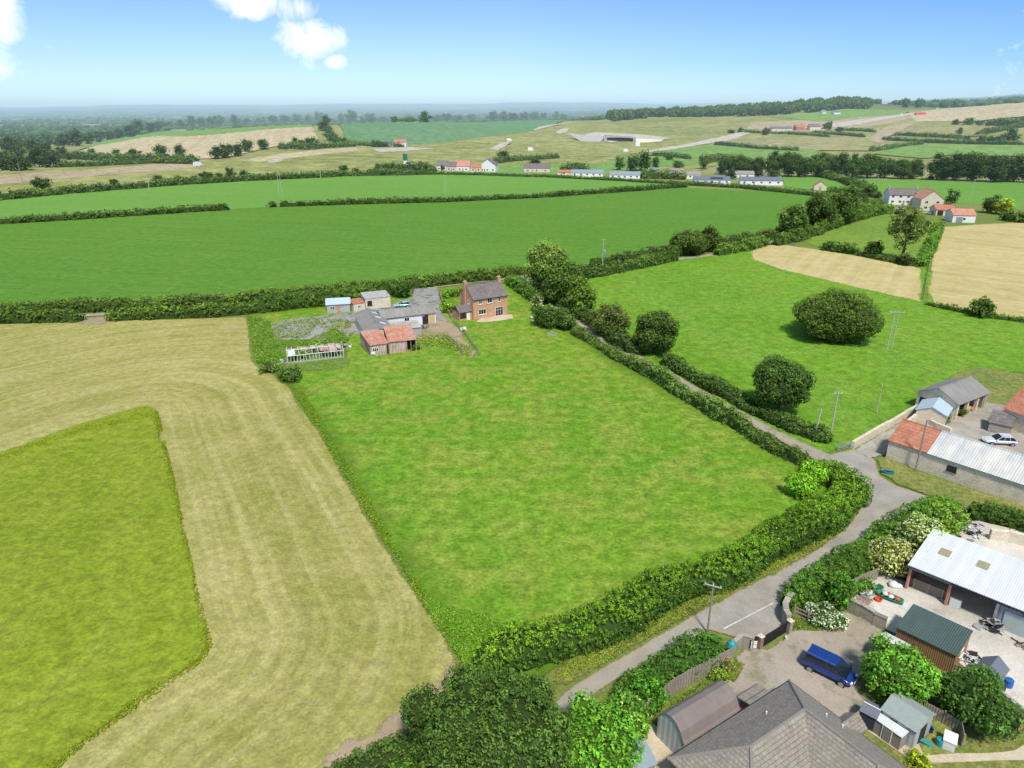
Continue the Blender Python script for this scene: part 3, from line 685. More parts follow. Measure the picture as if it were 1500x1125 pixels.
patch('works_ground', [(1100, 180), (1180, 178), (1230, 172), (1330, 168), (1340, 174), (1300, 183), (1240, 190), (1180, 196), (1120, 198), (1090, 190)], M['earth'], 3, jit=3)
patch('works_road', [(1195, 186), (1250, 178), (1345, 166), (1352, 168), (1290, 178), (1230, 188), (1200, 190)], M['scrape'], 6, jit=.5)
patch('haul_road', [(940, 222), (1000, 213), (1050, 203), (1085, 195), (1100, 196), (1070, 206), (1010, 216), (950, 224)], M['scrape'], 5, jit=.8)
patch('haul_road', [(760, 240), (830, 231), (900, 225), (945, 221), (950, 224), (900, 229), (840, 236), (770, 243)], M['rough'], 5, jit=.8)
patch('cutting_track', [(780, 192), (790, 187), (812, 183), (835, 182), (812, 185), (792, 190), (783, 193)], M['scrape'], 5, jit=.3)
patch('cutting_track', [(812, 196), (825, 189), (835, 189), (830, 195), (820, 198)], M['scrape'], 5, jit=.3)
patch('cutting_track', [(715, 219), (735, 210), (750, 207), (742, 214), (730, 221), (722, 220)], M['scrape'], 5, jit=.3)
patch('cutting_track', [(390, 238), (402, 233), (420, 235), (398, 240)], M['scrape'], 6, jit=.5)
patch('compound_ground', [(545, 219), (598, 217), (640, 219), (600, 222), (555, 224)], M['scrape'], 6, jit=.5)
patch('village_green', [(700, 254), (720, 243), (790, 240), (930, 240), (960, 248), (900, 256), (800, 256)], M['fargreen'], 6, jit=1)

# ------------------------------------------------------------------ roads, yards, tracks
patch('road', [(800, 1040), (835, 1006), (880, 978), (960, 932), (1040, 887), (1120, 845), (1190, 809), (1233, 778), (1257, 748), (1263, 722), (1256, 702), (1238, 687), (1207, 668), (1222, 664), (1248, 658), (1268, 660), (1284, 676), (1290, 697), (1315, 712), (1350, 724), (1385, 733), (1345, 748), (1290, 790), (1230, 828), (1170, 868), (1155, 890), (1148, 925), (1120, 950), (1080, 936), (1040, 925), (960, 968), (900, 1000), (868, 1022), (830, 1060)], M['road'], 6, jit=.12)
def ribbon(name, px, w, mat, layer, **k):
    p = np.array([tuple(PT(*q)[:2]) for q in px]); t = nrmz(np.gradient(p, axis=0)); n = np.stack([-t[:, 1], t[:, 0]], 1)
    w = np.array(w if hasattr(w, '__len__') else [w] * len(p))[:, None] / 2
    L = [(x, y, 0) for x, y in p + n * w]; R = [(x, y, 0) for x, y in p - n * w]
    return patch(name, L + R[::-1], mat, layer, world=True, **k)
ribbon('lane', [(768, 406), (782, 420), (803, 440), (850, 472), (905, 510), (960, 540), (1020, 573), (1080, 605), (1140, 638), (1190, 662), (1225, 680), (1245, 692)], [5, 4, 3.2, 3, 3, 3, 3, 3, 3, 3.2, 4.5, 6], M['lane'], 5, jit=.25)
ribbon('back_lane', [(-60, 466), (125, 462), (300, 452), (450, 440), (600, 424), (700, 412), (768, 406), (860, 399), (960, 383), (1040, 374), (1125, 357), (1145, 351), (1200, 335), (1270, 312), (1290, 303)], 3.2, M['lane'], 4, jit=.25)
patch('lane_apron', [(752, 404), (775, 401), (800, 408), (800, 425), (786, 430), (772, 420)], M['tarmac'], 6, jit=.3)
patch('verge', [(806, 985), (830, 962), (900, 928), (1000, 884), (1100, 832), (1190, 786), (1240, 750), (1262, 735), (1258, 756), (1234, 782), (1190, 812), (1120, 848), (1040, 890), (960, 935), (880, 981), (835, 1008), (812, 1010)], M['verge'], 7, jit=.3)
patch('verge', [(1280, 672), (1300, 664), (1342, 690), (1400, 708), (1458, 727), (1560, 750), (1560, 800), (1440, 760), (1385, 738), (1345, 722), (1312, 711), (1288, 694)], M['lawn'], 7, jit=.4)
patch('verge', [(1100, 845), (1200, 818), (1300, 770), (1380, 738), (1420, 745), (1330, 830), (1270, 860), (1180, 900), (1148, 905), (1152, 880)], M['weedy'], 5, jit=.4)
patch('farm_drive', [(1250, 660), (1275, 643), (1300, 630), (1345, 602), (1365, 602), (1345, 625), (1310, 650), (1297, 668), (1280, 674), (1270, 672)], M['farmyard'], 7, jit=.3)
patch('farm_yard', [(1335, 600), (1400, 596), (1410, 585), (1450, 590), (1600, 610), (1600, 700), (1340, 660), (1310, 640)], M['farmyard'], 6, jit=.3)
patch('concrete_yard', [(1243, 885), (1282, 845), (1330, 800), (1400, 770), (1430, 762), (1560, 790), (1600, 1100), (1500, 1060), (1440, 1000), (1400, 970), (1300, 925)], M['concrete'], 7, jit=.15)
patch('gravel_drive', [(1062, 965), (1095, 940), (1120, 950), (1155, 925), (1190, 905), (1240, 895), (1295, 922), (1285, 960), (1262, 1000), (1275, 1040), (1250, 1080), (1100, 1060), (1040, 1060), (1030, 1010), (1050, 985)], M['gravel'], 8, jit=.3)
patch('garden_lawn', [(1240, 1040), (1262, 1000), (1280, 950), (1330, 930), (1400, 975), (1470, 1030), (1600, 1110), (1600, 1300), (1300, 1300), (1260, 1090)], M['lawn'], 6, jit=.3)
patch('garden_path', [(1343, 1109), (1400, 1105), (1470, 1103), (1487, 1100), (1500, 1092), (1560, 1075), (1560, 1100), (1500, 1115), (1400, 1118), (1350, 1119)], M['paving'], 9, jit=.05)
patch('garden_path', [(1465, 1028), (1478, 1036), (1500, 1052), (1560, 1085), (1560, 1105), (1500, 1062), (1462, 1040)], M['paving'], 9, jit=.05)
patch('shed_base', [(1270, 1072), (1282, 1060), (1345, 1090), (1352, 1106), (1338, 1118), (1318, 1104)], M['paving'], 10, jit=.05)
patch('patio', [(936, 1075), (958, 1062), (1005, 1100), (985, 1135), (940, 1150), (930, 1110)], M['paving'], 9, jit=.1)
patch('garden_bed', [(900, 1140), (935, 1060), (980, 1020), (1070, 968), (1085, 990), (1040, 1020), (980, 1070), (940, 1120), (920, 1200)], M['weedy'], 7, jit=.2)
patch('tarmac_yard', [(392, 478), (420, 468), (475, 462), (540, 455), (600, 436), (606, 424), (640, 420), (648, 432), (650, 462), (660, 470), (668, 490), (620, 500), (560, 495), (516, 490), (505, 498), (480, 494), (430, 500), (405, 498)], M['tarmac'], 6, jit=.5)
patch('trodden_ground', [(604, 482), (650, 468), (668, 478), (685, 500), (700, 520), (690, 528), (672, 505), (655, 496), (610, 500)], M['dirt'], 8, jit=.6)
patch('weedy_ground', [(362, 462), (400, 470), (392, 480), (405, 497), (450, 500), (490, 480), (512, 498), (516, 540), (440, 545), (400, 548), (374, 530), (367, 500)], M['weedy'], 7, jit=.8)
patch('patio_slabs', [(697, 472), (710, 464), (750, 461), (752, 467), (735, 470), (705, 473)], M['paving'], 8, jit=.1)
patch('dirt_patch', [(735, 488), (742, 486), (755, 490), (745, 495), (737, 494)], M['dirt'], 6, jit=.4)
patch('dirt_patch', [(118, 466), (160, 462), (168, 470), (150, 476), (110, 476)], M['dirt'], 6, jit=.6)
patch('dirt_patch', [(640, 1000), (668, 960), (682, 985), (690, 1010), (640, 1050), (560, 1090), (500, 1120), (440, 1150), (460, 1125), (540, 1075), (600, 1035)], M['dirt'], 6, jit=1.0)
patch('dirt_patch', [(778, 466), (788, 465), (790, 470), (780, 472)], M['paving'], 6, jit=.1)
patch('house_lawn', [(650, 432), (684, 426), (690, 445), (672, 465), (660, 455)], M['pasture'], 7, jit=.2)
o = MB(); a, b = W(1060, 921, .1), W(1133, 883, .1); t = (b - a).normalized(); nn = Vector((-t.y, t.x, 0)) * .07
o.poly([a - nn, b - nn, b + nn, a + nn]); q = o.build('road_marking', M['paint']); q['kind'] = 'structure'
# ------------------------------------------------------------------ trees
PROTO = {}
def make_proto(key, seed, base, leaf, per, nl=12, bottom=.1, squat=.8, open_=0., flower=0., fcol=(.8, .8, .7), spacing=1.15, core=.78):
    me = crown_mesh('crown', rand_lobes(seed, 1, 1, nl, bottom, 1., squat), leaf, base, seed, per, M['leaf'], open_=open_, flower=flower, fcol=fcol, spacing=spacing, core=core)
    PROTO[key] = me
OAK = (.050, .088, .020); MIDG = (.062, .115, .022); LIGHTG = (.105, .165, .035); OLIVE = (.085, .115, .028)
for i in range(5): make_proto(('mid', i), 50 + i, (1, 1, 1), .042, 11, 13, bottom=.0)
for i in range(5): make_proto(('far', i), 80 + i, (1, 1, 1), .085, 9, 9, bottom=.0)
def _trunk_proto():
    b = MB(); b.tube((0, 0, -.04), (.01, 0, .18), .035, .026, 8); b.tube((.01, 0, .18), (-.01, .01, .5), .026, .016, 8)
    b.tube((.01, 0, .17), (.16, .05, .42), .014, .006, 6); b.tube((0, 0, .2), (-.14, -.06, .45), .013, .006, 6)
    o = b.build('trunk', M['bark'], None, True); me = o.data; bpy.data.objects.remove(o); return me
TRK = _trunk_proto()
def at_hw(px, py, hp, wp):
    g = PT(px, py); k = ppm(g); return g, hp / k / (CP * 1.0 if g.y < 400 else 1.0), wp / k
NT = [0]
def tree(px, py, hp, wp, label, cat='tree', col=MIDG, kind='mid', group=None, name='tree', var=None):
    """a tree standing on the survey point, sized hp x wp"""
    g, h, w = at_hw(px, py, hp, wp); NT[0] += 1; i = NT[0]
    # the base of the crown hides the foot: stand it half a crown back
    r = thing(name, label, cat, g, (i * 2.399) % 6.283, group)
    me = PROTO[(kind, (i * 3 + 1) % 5 if var is None else var)]
    c = bpy.data.objects.new('crown', me); COL.objects.link(c); c.parent = r; c.scale = (w, w, h); c.color = (*col, 1)
    t = bpy.data.objects.new('trunk', TRK); COL.objects.link(t); t.parent = r; t.scale = (w * .8, w * .8, h)
    return r
def bigtree(name, label, px, py, h, w, base, leaf, seed, nl=22, bottom=.08, squat=.85, per=12, cat='tree', trunk=True, open_=0., flower=0., fcol=(.8, .8, .7), world=None, group=None, core=.8, var=.32, spacing=1.1, top=1., fsize=1.):
    g = world or PT(px, py); r = thing(name, label, cat, g, 0, group)
    me = crown_mesh('crown', rand_lobes(seed, h, w, nl, bottom, top, squat), leaf, base, seed, per, M['leaf'], open_=open_, flower=flower, fcol=fcol, core=core, var=var, spacing=spacing, fsize=fsize)
    c = bpy.data.objects.new('crown' if trunk else 'foliage', me); COL.objects.link(c); c.parent = r
    if trunk: trunk_obj(r, h * .75, w * .035 + .05, M['bark'], seed, 4, w)
    else: trunk_obj(r, h * .5, w * .02 + .03, M['bark'], seed, 4, w).name = 'stem'
    return r
def gpt(px, py, hp=0): return PT(px, py)

# specimen trees in and around the meadow
bigtree('tree', 'very broad low round tree with foliage down to the grass in the meadow', 1219, 494, 9.6, 17.4, (.060, .094, .024), .29, 21, 34, bottom=.0, squat=.75, trunk=True)
bigtree('tree', 'dark round tree beside the lane, opposite the near end of the pasture', 1139, 604, 8.8, 9.6, (.050, .088, .022), .25, 22, 26, bottom=.1)
bigtree('tree', 'compact dark tree at the lane edge halfway along the pasture', 958, 517, 8.4, 9.0, (.046, .078, .022), .29, 23, 22, bottom=.06)
bigtree('tree', 'low olive tree on the lane side between the compact dark tree and the taller row', 893, 489, 6.4, 8.6, (.080, .105, .032), .40, 24, 18, bottom=.0)
bigtree('tree', 'bright green tree at the near end of the tall row along the lane', 851, 463, 8.5, 7.0, (.085, .135, .028), .42, 25, 16, bottom=.03)
bigtree('tree', 'middle tree of the tall row on the lane opposite the brick house', 824, 446, 11.0, 9.6, (.062, .105, .026), .42, 26, 20, bottom=.03)
bigtree('tree', 'tallest pale green tree at the lane junction beside the brick house', 800, 426, 13.6, 12.0, (.095, .145, .040), .45, 27, 24, bottom=.03)
bigtree('tree', 'small green tree behind the tallest lane tree', 838, 418, 6.5, 9.0, (.055, .09, .025), .45, 28, 14, bottom=.0)
bigtree('tree', 'tall slender open tree with a bare pale trunk at the paddock corner', 1320, 383, 18.0, 12.5, (.080, .115, .040), .50, 29, 15, bottom=.22, open_=.25, core=.45)
bigtree('tree', 'light green tree at the field gate above the lane hedge', 1158, 350, 12.5, 10.5, (.072, .115, .034), .6, 30, 14, bottom=.04)
bigtree('tree', 'left one of the two dark trees at the paddock corner', 1198, 336, 14, 13, (.048, .078, .024), .6, 31, 16, bottom=.03)
bigtree('tree', 'right one of the two dark trees at the paddock corner', 1232, 328, 14.5, 14, (.050, .082, .026), .6, 32, 16, bottom=.03)
bigtree('tree', 'pair of rounded dark tree crowns standing in the hedge above the meadow', 1008, 372, 7.6, 12.5, (.052, .082, .022), .5, 33, 16, bottom=.0)
bigtree('tree', 'dark narrow tree in the hedge right of the rounded tree crowns', 1038, 368, 8, 7.5, (.035, .06, .018), .5, 34, 12, bottom=.0)
bigtree('bush', 'lone round bush on the edge of the stubble field', 1436, 464, 4.4, 5.4, (.055, .09, .022), .4, 35, 10, bottom=.0, cat='bush', trunk=False)
bigtree('bush', 'dark bush in the paddock hedge left of the tall slender tree', 1278, 377, 5.6, 6.2, (.042, .075, .02), .45, 36, 10, bottom=.0, cat='bush', trunk=False)
bigtree('bush', 'dark low bush at the foot of the tall slender tree', 1325, 388, 3.2, 5.6, (.035, .06, .018), .45, 37, 8, bottom=.0, cat='bush', trunk=False)
bigtree('bush', 'green bush behind the light blue car in the old yard', 590, 436, 4.2, 5.2, (.055, .105, .022), .36, 38, 10, bottom=.0, cat='bush', trunk=False)
bigtree('bush', 'large dark green bush on the pasture side of the lane beside the brick house', 806, 478, 4.6, 7.2, (.050, .092, .022), .33, 39, 14, bottom=.0, cat='bush', trunk=False)
bigtree('bush', 'smaller dark bush next to the large one on the pasture side of the lane', 830, 483, 3.6, 4.6, (.046, .085, .022), .33, 40, 10, bottom=.0, cat='bush', trunk=False)
bigtree('flowering_bush', 'white flowering elder in the lane hedge beside the brick house garden', 787, 456, 4.2, 2.9, (.09, .13, .04), .30, 41, 9, bottom=.0, cat='bush', trunk=False, flower=.45, fcol=(.62, .62, .50))
bigtree('bush', 'rounded light green bush beside the drive wall of the brick house', 656, 458, 3.0, 3.2, (.12, .21, .035), .28, 42, 9, bottom=.0, cat='bush', trunk=False)
bigtree('bush', 'yellow leaved bush beside the right hand farm house', 1467, 314, 7.0, 8.5, (.17, .20, .025), .6, 43, 9, bottom=.0, cat='bush', trunk=False)
bigtree('bush', 'dark bush next to the yellow leaved one', 1450, 312, 7.5, 8.0, (.045, .075, .025), .6, 44, 9, bottom=.0, cat='bush', trunk=False)
bigtree('bush', 'dark green conical bush behind the right hand farm house', 1393, 300, 7.0, 6.0, (.05, .09, .035), .6, 45, 8, bottom=.0, cat='bush', trunk=False)
# foreground trees and shrubs
bigtree('tree', 'very large dark green tree at the bottom of the picture between pasture corner and road', 730, 1146, 7.5, 11.0, (.050, .090, .022), .165, 61, 54, bottom=.0, squat=.8, per=13, core=.84, var=.38)
bigtree('tree', 'bright green leafy tree at the bottom next to the very large dark tree', 862, 1130, 4.3, 7.2, (.070, .165, .022), .20, 62, 26, bottom=.0, per=12, var=.38)
bigtree('flowering_bush', 'elder bush with cream flower heads in front of the bright leafy tree', 910, 1078, 3.3, 4.4, (.075, .17, .025), .19, 63, 16, bottom=.0, trunk=False, cat='bush', flower=.09, fcol=(.66, .68, .42), fsize=1.0)
bigtree('bush', 'light green bush at the bottom left of the very large dark tree', 600, 1150, 1.8, 3.2, (.075, .155, .024), .19, 64, 14, bottom=.0, trunk=False, cat='bush')
bigtree('tree', 'bright green round garden tree behind the grey green shed', 1312, 1022, 4.6, 5.9, (.085, .185, .030), .19, 65, 24, bottom=.0, per=12, var=.4)
bigtree('tree', 'dark green spreading garden tree right of the bright round one', 1418, 1052, 3.9, 6.0, (.045, .095, .022), .19, 66, 24, bottom=.0, per=12, open_=.1, var=.4)
bigtree('tree', 'young bright green tree on the road side above the fence, nearest the elder bush', 947, 1034, 3.3, 3.3, (.065, .165, .022), .19, 67, 16, bottom=.0)
bigtree('tree', 'small conical bright green tree behind the white rose by the gate', 1226, 892, 3.8, 2.6, (.060, .145, .022), .2, 68, 14, bottom=.0)
bigtree('flowering_bush', 'upper white flowering elder beside the white roofed barn', 1345, 815, 4.6, 5.4, (.13, .19, .05), .2, 69, 18, bottom=.0, trunk=False, cat='bush', flower=.5, fcol=(.66, .67, .50))
bigtree('flowering_bush', 'lower cream flowering elder beside the white roofed barn', 1298, 838, 3.9, 4.8, (.14, .17, .05), .2, 70, 16, bottom=.0, trunk=False, cat='bush', flower=.5, fcol=(.62, .61, .40))
bigtree('bush', 'leafy green bush above the white flowering elders', 1374, 778, 3.6, 5.2, (.10, .17, .035), .22, 71, 14, bottom=.0, trunk=False, cat='bush')
bigtree('flowering_bush', 'white rose bush in full flower by the gate wall', 1205, 913, 1.7, 3.6, (.08, .14, .04), .16, 72, 14, bottom=.0, trunk=False, cat='bush', flower=.6, fcol=(.80, .81, .78))
bigtree('flowering_bush', 'pink flowering rose at the end of the garden fence', 1064, 981, 1.1, 1.5, (.08, .15, .03), .13, 73, 8, bottom=.0, trunk=False, cat='bush', flower=.45, fcol=(.72, .36, .34))
bigtree('bush', 'low yellowish green shrub below the pink rose', 1052, 996, .8, 2.0, (.13, .19, .03), .15, 74, 8, bottom=.0, trunk=False, cat='bush', flower=.05, fcol=(.7, .65, .2))
bigtree('bush', 'golden conifer bush at the corner of the bungalow', 1345, 1124, 1.0, 1.8, (.20, .25, .02), .12, 75, 8, bottom=.0, trunk=False, cat='bush')
bigtree('bush', 'bright yellow green shrub at the pasture corner nearest the road bend, left of two', 1172, 728, 3.3, 3.6, (.125, .25, .022), .22, 76, 12, bottom=.0, trunk=False, cat='bush')
bigtree('bush', 'taller bright yellow green shrub at the pasture corner near the road bend', 1188, 712, 3.6, 4.0, (.14, .27, .022), .22, 77, 12, bottom=.0, trunk=False, cat='bush')
bigtree('bush', 'dark green bush against the small stone outbuilding wall', 1383, 618, 1.2, 1.9, (.05, .085, .025), .2, 78, 7, bottom=.0, trunk=False, cat='bush')
bigtree('bush', 'flowering green bush at the yard door of the blue roofed outbuilding', 1404, 609, 1.5, 2.3, (.07, .10, .035), .2, 79, 7, bottom=.0, trunk=False, cat='bush')
bigtree('bush', 'dark shrub beside the trampoline end of the dark hedge', 1390, 614, .9, 1.2, (.05, .085, .025), .2, 90, 6, bottom=.0, trunk=False, cat='bush') if False else None
bigtree('bush', 'green bush by the oil tank side of the fence', 1262, 866, 1.5, 2.4, (.07, .14, .03), .19, 91, 8, bottom=.0, trunk=False, cat='bush')
bigtree('bush', 'small bush among the weeds at the left end of the collapsed greenhouse', 428, 556, 2.2, 5.0, (.075, .12, .035), .3, 92, 9, bottom=.0, trunk=False, cat='bush')
bigtree('bush', 'small weedy bush on the hay side of the collapsed greenhouse', 395, 545, 1.8, 3.6, (.085, .13, .04), .3, 93, 8, bottom=.0, trunk=False, cat='bush')
bigtree('bush', 'rambling green plant growing through the collapsed greenhouse', 440, 524, 1.6, 4.2, (.12, .21, .03), .25, 94, 8, bottom=.0, trunk=False, cat='bush')
bigtree('bush', 'climbing bramble in the middle of the collapsed greenhouse', 468, 515, 1.7, 2.6, (.11, .19, .03), .25, 95, 7, bottom=.0, trunk=False, cat='bush')
bigtree('bush', 'low dark bush at the end of the red sheeted shed', 609, 512, 1.0, 1.8, (.07, .11, .03), .25, 96, 7, bottom=.0, trunk=False, cat='bush')

# ------------------------------------------------------------------ hedges
HG = (.050, .090, .020)
hedge('hedge', 'long hedge on the cereal field side of the back lane, left of the brick house', [(-60, 462), (60, 459), (200, 453), (330, 446), (440, 437), (560, 426), (680, 413), (768, 402)], 3.2, 2.6, (.055, .090, .022), top=(.075, .115, .028), hmod=.2)
hedge('hedge', 'short clipped hedge left of the field gateway track', [(-60, 474), (40, 472), (122, 470)], 2.2, 2.3, (.050, .085, .02), top=(.085, .14, .028), hmod=.08)
hedge('hedge', 'clipped hedge right of the field gateway track, ending at the old yard', [(158, 469), (240, 466), (330, 462), (372, 458)], 2.6, 2.4, (.045, .080, .018), top=(.08, .13, .025), hmod=.1)
hedge('hedge', 'tall dark hedge behind the old sheds', [(372, 458), (430, 452), (490, 445), (540, 437), (575, 430)], 3.6, 3.1, (.045, .085, .018), hmod=.2)
hedge('hedge', 'neat bright green garden hedge behind the brick house lawn', [(650, 437), (668, 433), (688, 430)], 2.2, 2.0, (.075, .15, .022), top=(.13, .24, .03), hmod=.05)
hedge('hedge', 'hedge on the cereal field side of the lane right of the tall tree', [(862, 397), (920, 388), (975, 377), (1030, 368), (1085, 358), (1150, 346)], 3.2, 3.0, (.050, .080, .025), hmod=.3)
hedge('hedge', 'lower hedge on the meadow side of the lane behind the transformer pole', [(858, 408), (900, 399), (950, 389), (990, 381)], 3.0, 2.6, (.060, .100, .026), hmod=.25)
hedge('hedge', 'hedge on the meadow side of the lane right of the rounded tree crowns', [(1050, 374), (1090, 366), (1124, 358)], 3.4, 3.2, (.055, .10, .024), hmod=.15)
hedge('hedge', 'hedge along the cereal field above the paddock', [(1140, 346), (1180, 336), (1220, 322), (1262, 309), (1288, 301)], 3.5, 3.0, (.050, .085, .022), hmod=.3)
hedge('hedge', 'hedge between paddock and lane below the dark trees', [(1136, 360), (1175, 350), (1205, 339), (1240, 326), (1295, 312)], 3.6, 3.4, (.055, .095, .024), hmod=.35)
hedge('hedge', 'hedge between the upper cereal field and the rough land', [(-60, 302), (0, 293), (100, 284), (250, 272), (370, 265), (520, 258), (640, 256)], 4.0, 3.4, (.045, .080, .022), hmod=.2)
hedge('hedge', 'hedge between the upper cereal field and the village', [(640, 256), (700, 257), (800, 260), (900, 265), (1002, 271)], 3.0, 1.7, (.045, .085, .022), hmod=.12)
hedge('hedge', 'low hedge across the cereal field, the longer right hand one', [(410, 303), (520, 299), (650, 296), (800, 289), (900, 282), (1005, 274)], 2.6, 2.2, (.040, .070, .022), hmod=.3)
hedge('hedge', 'low hedge across the cereal field, the left hand one', [(-60, 332), (0, 328), (120, 321), (230, 314), (336, 307)], 3.0, 2.4, (.040, .070, .022), hmod=.15)
hedge('hedge', 'tiny detached tuft of hedge in the cereal field', [(396, 303), (405, 303)], 2.6, 2.2, (.040, .070, .022))
hedge('hedge', 'hedge below the white holiday bungalows', [(1002, 271), (1080, 275), (1150, 282), (1220, 290), (1290, 300)], 3.6, 2.0, (.045, .085, .022), hmod=.15)
hedge('hedge', 'hedge of the pasture along the lane below the brick house garden', [(746, 414), (770, 432), (792, 446)], 2.6, 2.6, (.055, .11, .022), hmod=.15)
hedge('hedge', 'patchy hedge of bushes along the pasture side of the lane', [(838, 488), (870, 503), (905, 523), (948, 550), (996, 579), (1045, 606), (1094, 634), (1142, 662), (1186, 686)], 2.0, 1.5, (.060, .100, .028), hmod=.75, rough=.5, dens=1.1)
hedge('hedge', 'dense undergrowth under the row of tall lane trees', [(795, 424), (830, 452), (870, 478), (905, 500), (940, 520)], 3.4, 2.2, (.040, .068, .022), hmod=.5, rough=.4)
hedge('hedge', 'low hedge on the meadow side of the lane up to the farm drive', [(975, 531), (1020, 556), (1070, 583), (1110, 606), (1150, 625), (1190, 642), (1214, 650)], 2.6, 1.7, (.048, .085, .024), hmod=.5, rough=.4)
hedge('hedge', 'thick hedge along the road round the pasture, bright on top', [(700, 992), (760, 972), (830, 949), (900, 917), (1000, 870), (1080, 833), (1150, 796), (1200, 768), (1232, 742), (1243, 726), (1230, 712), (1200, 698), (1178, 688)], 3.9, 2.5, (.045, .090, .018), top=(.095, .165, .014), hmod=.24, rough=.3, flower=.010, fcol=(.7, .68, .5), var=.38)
hedge('hedge', 'hedge on the far side of the road below the junction', [(1152, 893), (1190, 872), (1240, 842), (1290, 808), (1340, 770), (1395, 746)], 3.0, 2.4, (.050, .105, .020), hmod=.3, rough=.35, var=.38)
hedge('hedge', 'overgrown hedge above the scrap heap on the right edge', [(1418, 756), (1450, 758), (1500, 772), (1560, 790)], 2.8, 2.2, (.045, .085, .020), hmod=.35, rough=.35)
hedge('hedge', 'wide roadside hedge behind the garden fence', [(905, 1050), (945, 1026), (985, 1001), (1026, 976), (1060, 957)], 2.8, 1.9, (.045, .105, .020), hmod=.3, rough=.3, var=.38)
hedge('hedge', 'dark hedge at the foot of the hay field, bottom edge', [(430, 1200), (480, 1163), (530, 1132), (580, 1104), (630, 1078)], 1.9, 1.3, (.035, .065, .018), hmod=.3)
hedge('hedge', 'paddock hedge left of the dark bush', [(1203, 366), (1230, 369), (1256, 373)], 3.0, 2.8, (.045, .085, .022), hmod=.2)
hedge('hedge', 'thin paddock hedge between the dark bush and the slender tree', [(1256, 374), (1290, 381), (1345, 391)], 1.8, 1.5, (.060, .085, .026), hmod=.6)
hedge('hedge', 'sloping hedge on the right side of the paddock', [(1345, 391), (1362, 365), (1374, 330)], 2.6, 1.8, (.060, .12, .026), hmod=.4)
hedge('hedge', 'low thin hedge between meadow and stubble, right side', [(1355, 446), (1400, 456), (1450, 466), (1520, 474), (1600, 482)], 1.2, .9, (.065, .11, .024), hmod=.6)
hedge('hedge', 'clipped hedge above the small red roofed barn', [(1212, 281), (1250, 284), (1275, 287)], 3.4, 2.6, (.050, .10, .024), hmod=.1)
hedge('hedge', 'hedge climbing to the right hand farm houses', [(1195, 258), (1230, 266), (1258, 276), (1280, 290)], 4.5, 4.0, (.045, .080, .024), hmod=.4)
hedge('hedge', 'garden hedge on the right edge beside the far farm', [(1470, 322), (1500, 326), (1560, 330)], 5, 4, (.055, .085, .026), hmod=.3)
hedge('hedge', 'clipped hedge by the drive of the right hand farm houses', [(1250, 319), (1275, 314), (1303, 307)], 3.5, 2.4, (.06, .12, .025), hmod=.1)
# far field hedges
FH = (.055, .088, .032)
for lab, pts, h in (
    ('far hedge below the row of small ridge trees, left', [(100, 232), (200, 237), (290, 238)], 5),
    ('second far hedge below the small ridge trees', [(80, 246), (160, 243), (230, 240), (285, 241)], 4),
    ('far hedge under the stubble on the ridge', [(410, 218), (450, 220), (520, 215)], 5),
    ('far hedge along the top of the ridge stubble, left', [(240, 190), (330, 186), (400, 182), (460, 180)], 5),
    ('far hedge behind the bean crop', [(484, 182), (600, 180), (700, 178), (830, 176)], 6),
    ('far hedge left of the village cottages', [(560, 248), (600, 250), (640, 252)], 5),
    ('far hedge right of the village houses', [(722, 240), (760, 236), (820, 232)], 4),
    ('far hedge by the village with a round bush', [(820, 250), (850, 250), (862, 251)], 5),
    ('clipped dark hedge left of the white holiday bungalows', [(938, 261), (970, 262), (1003, 263)], 5),
    ('far hedge above the green slope', [(955, 229), (980, 230), (1010, 234)], 4),
    ('far hedge at the edge of the brown field, left', [(1046, 213), (1080, 216), (1110, 219), (1170, 222)], 4),
    ('far hedge above the brown field, left', [(1090, 195), (1130, 197), (1180, 199), (1215, 202)], 4),
    ('far hedge above the brown field, right', [(1190, 196), (1230, 199), (1267, 202)], 4),
    ('far hedge in front of the upper olive field', [(1228, 192), (1255, 193), (1282, 195)], 4),
    ('far hedge below the upper olive field', [(1310, 198), (1350, 200), (1410, 203)], 4),
    ('far hedge above the pale green field', [(1292, 206), (1350, 209), (1420, 211), (1500, 213)], 4),
    ('far hedge at the brown field end', [(1275, 222), (1310, 217), (1350, 212)], 4),
    ('far hedge beyond the upper olive field', [(1430, 199), (1470, 191), (1500, 186)], 5),
    ('far hedge along the hill stubble', [(1445, 185), (1480, 184), (1540, 183)], 8),
    ('far hedge along the bean crop track', [(515, 213), (540, 215), (590, 216)], 4),
    ('far hedge behind the village caravans', [(1030, 240), (1055, 236), (1090, 238)], 5)):
    hedge('hedge', lab, pts, h * 1.1, h, FH, hmod=.2, leaf=1.3)
for i, (x0, x1, y) in enumerate(((545, 575, 216),)):
    hedge('hedge', 'dark hedge behind the distant compound cabins', [(x0, y), (x1, y)], 6, 5, (.03, .05, .025), leaf=1.2)

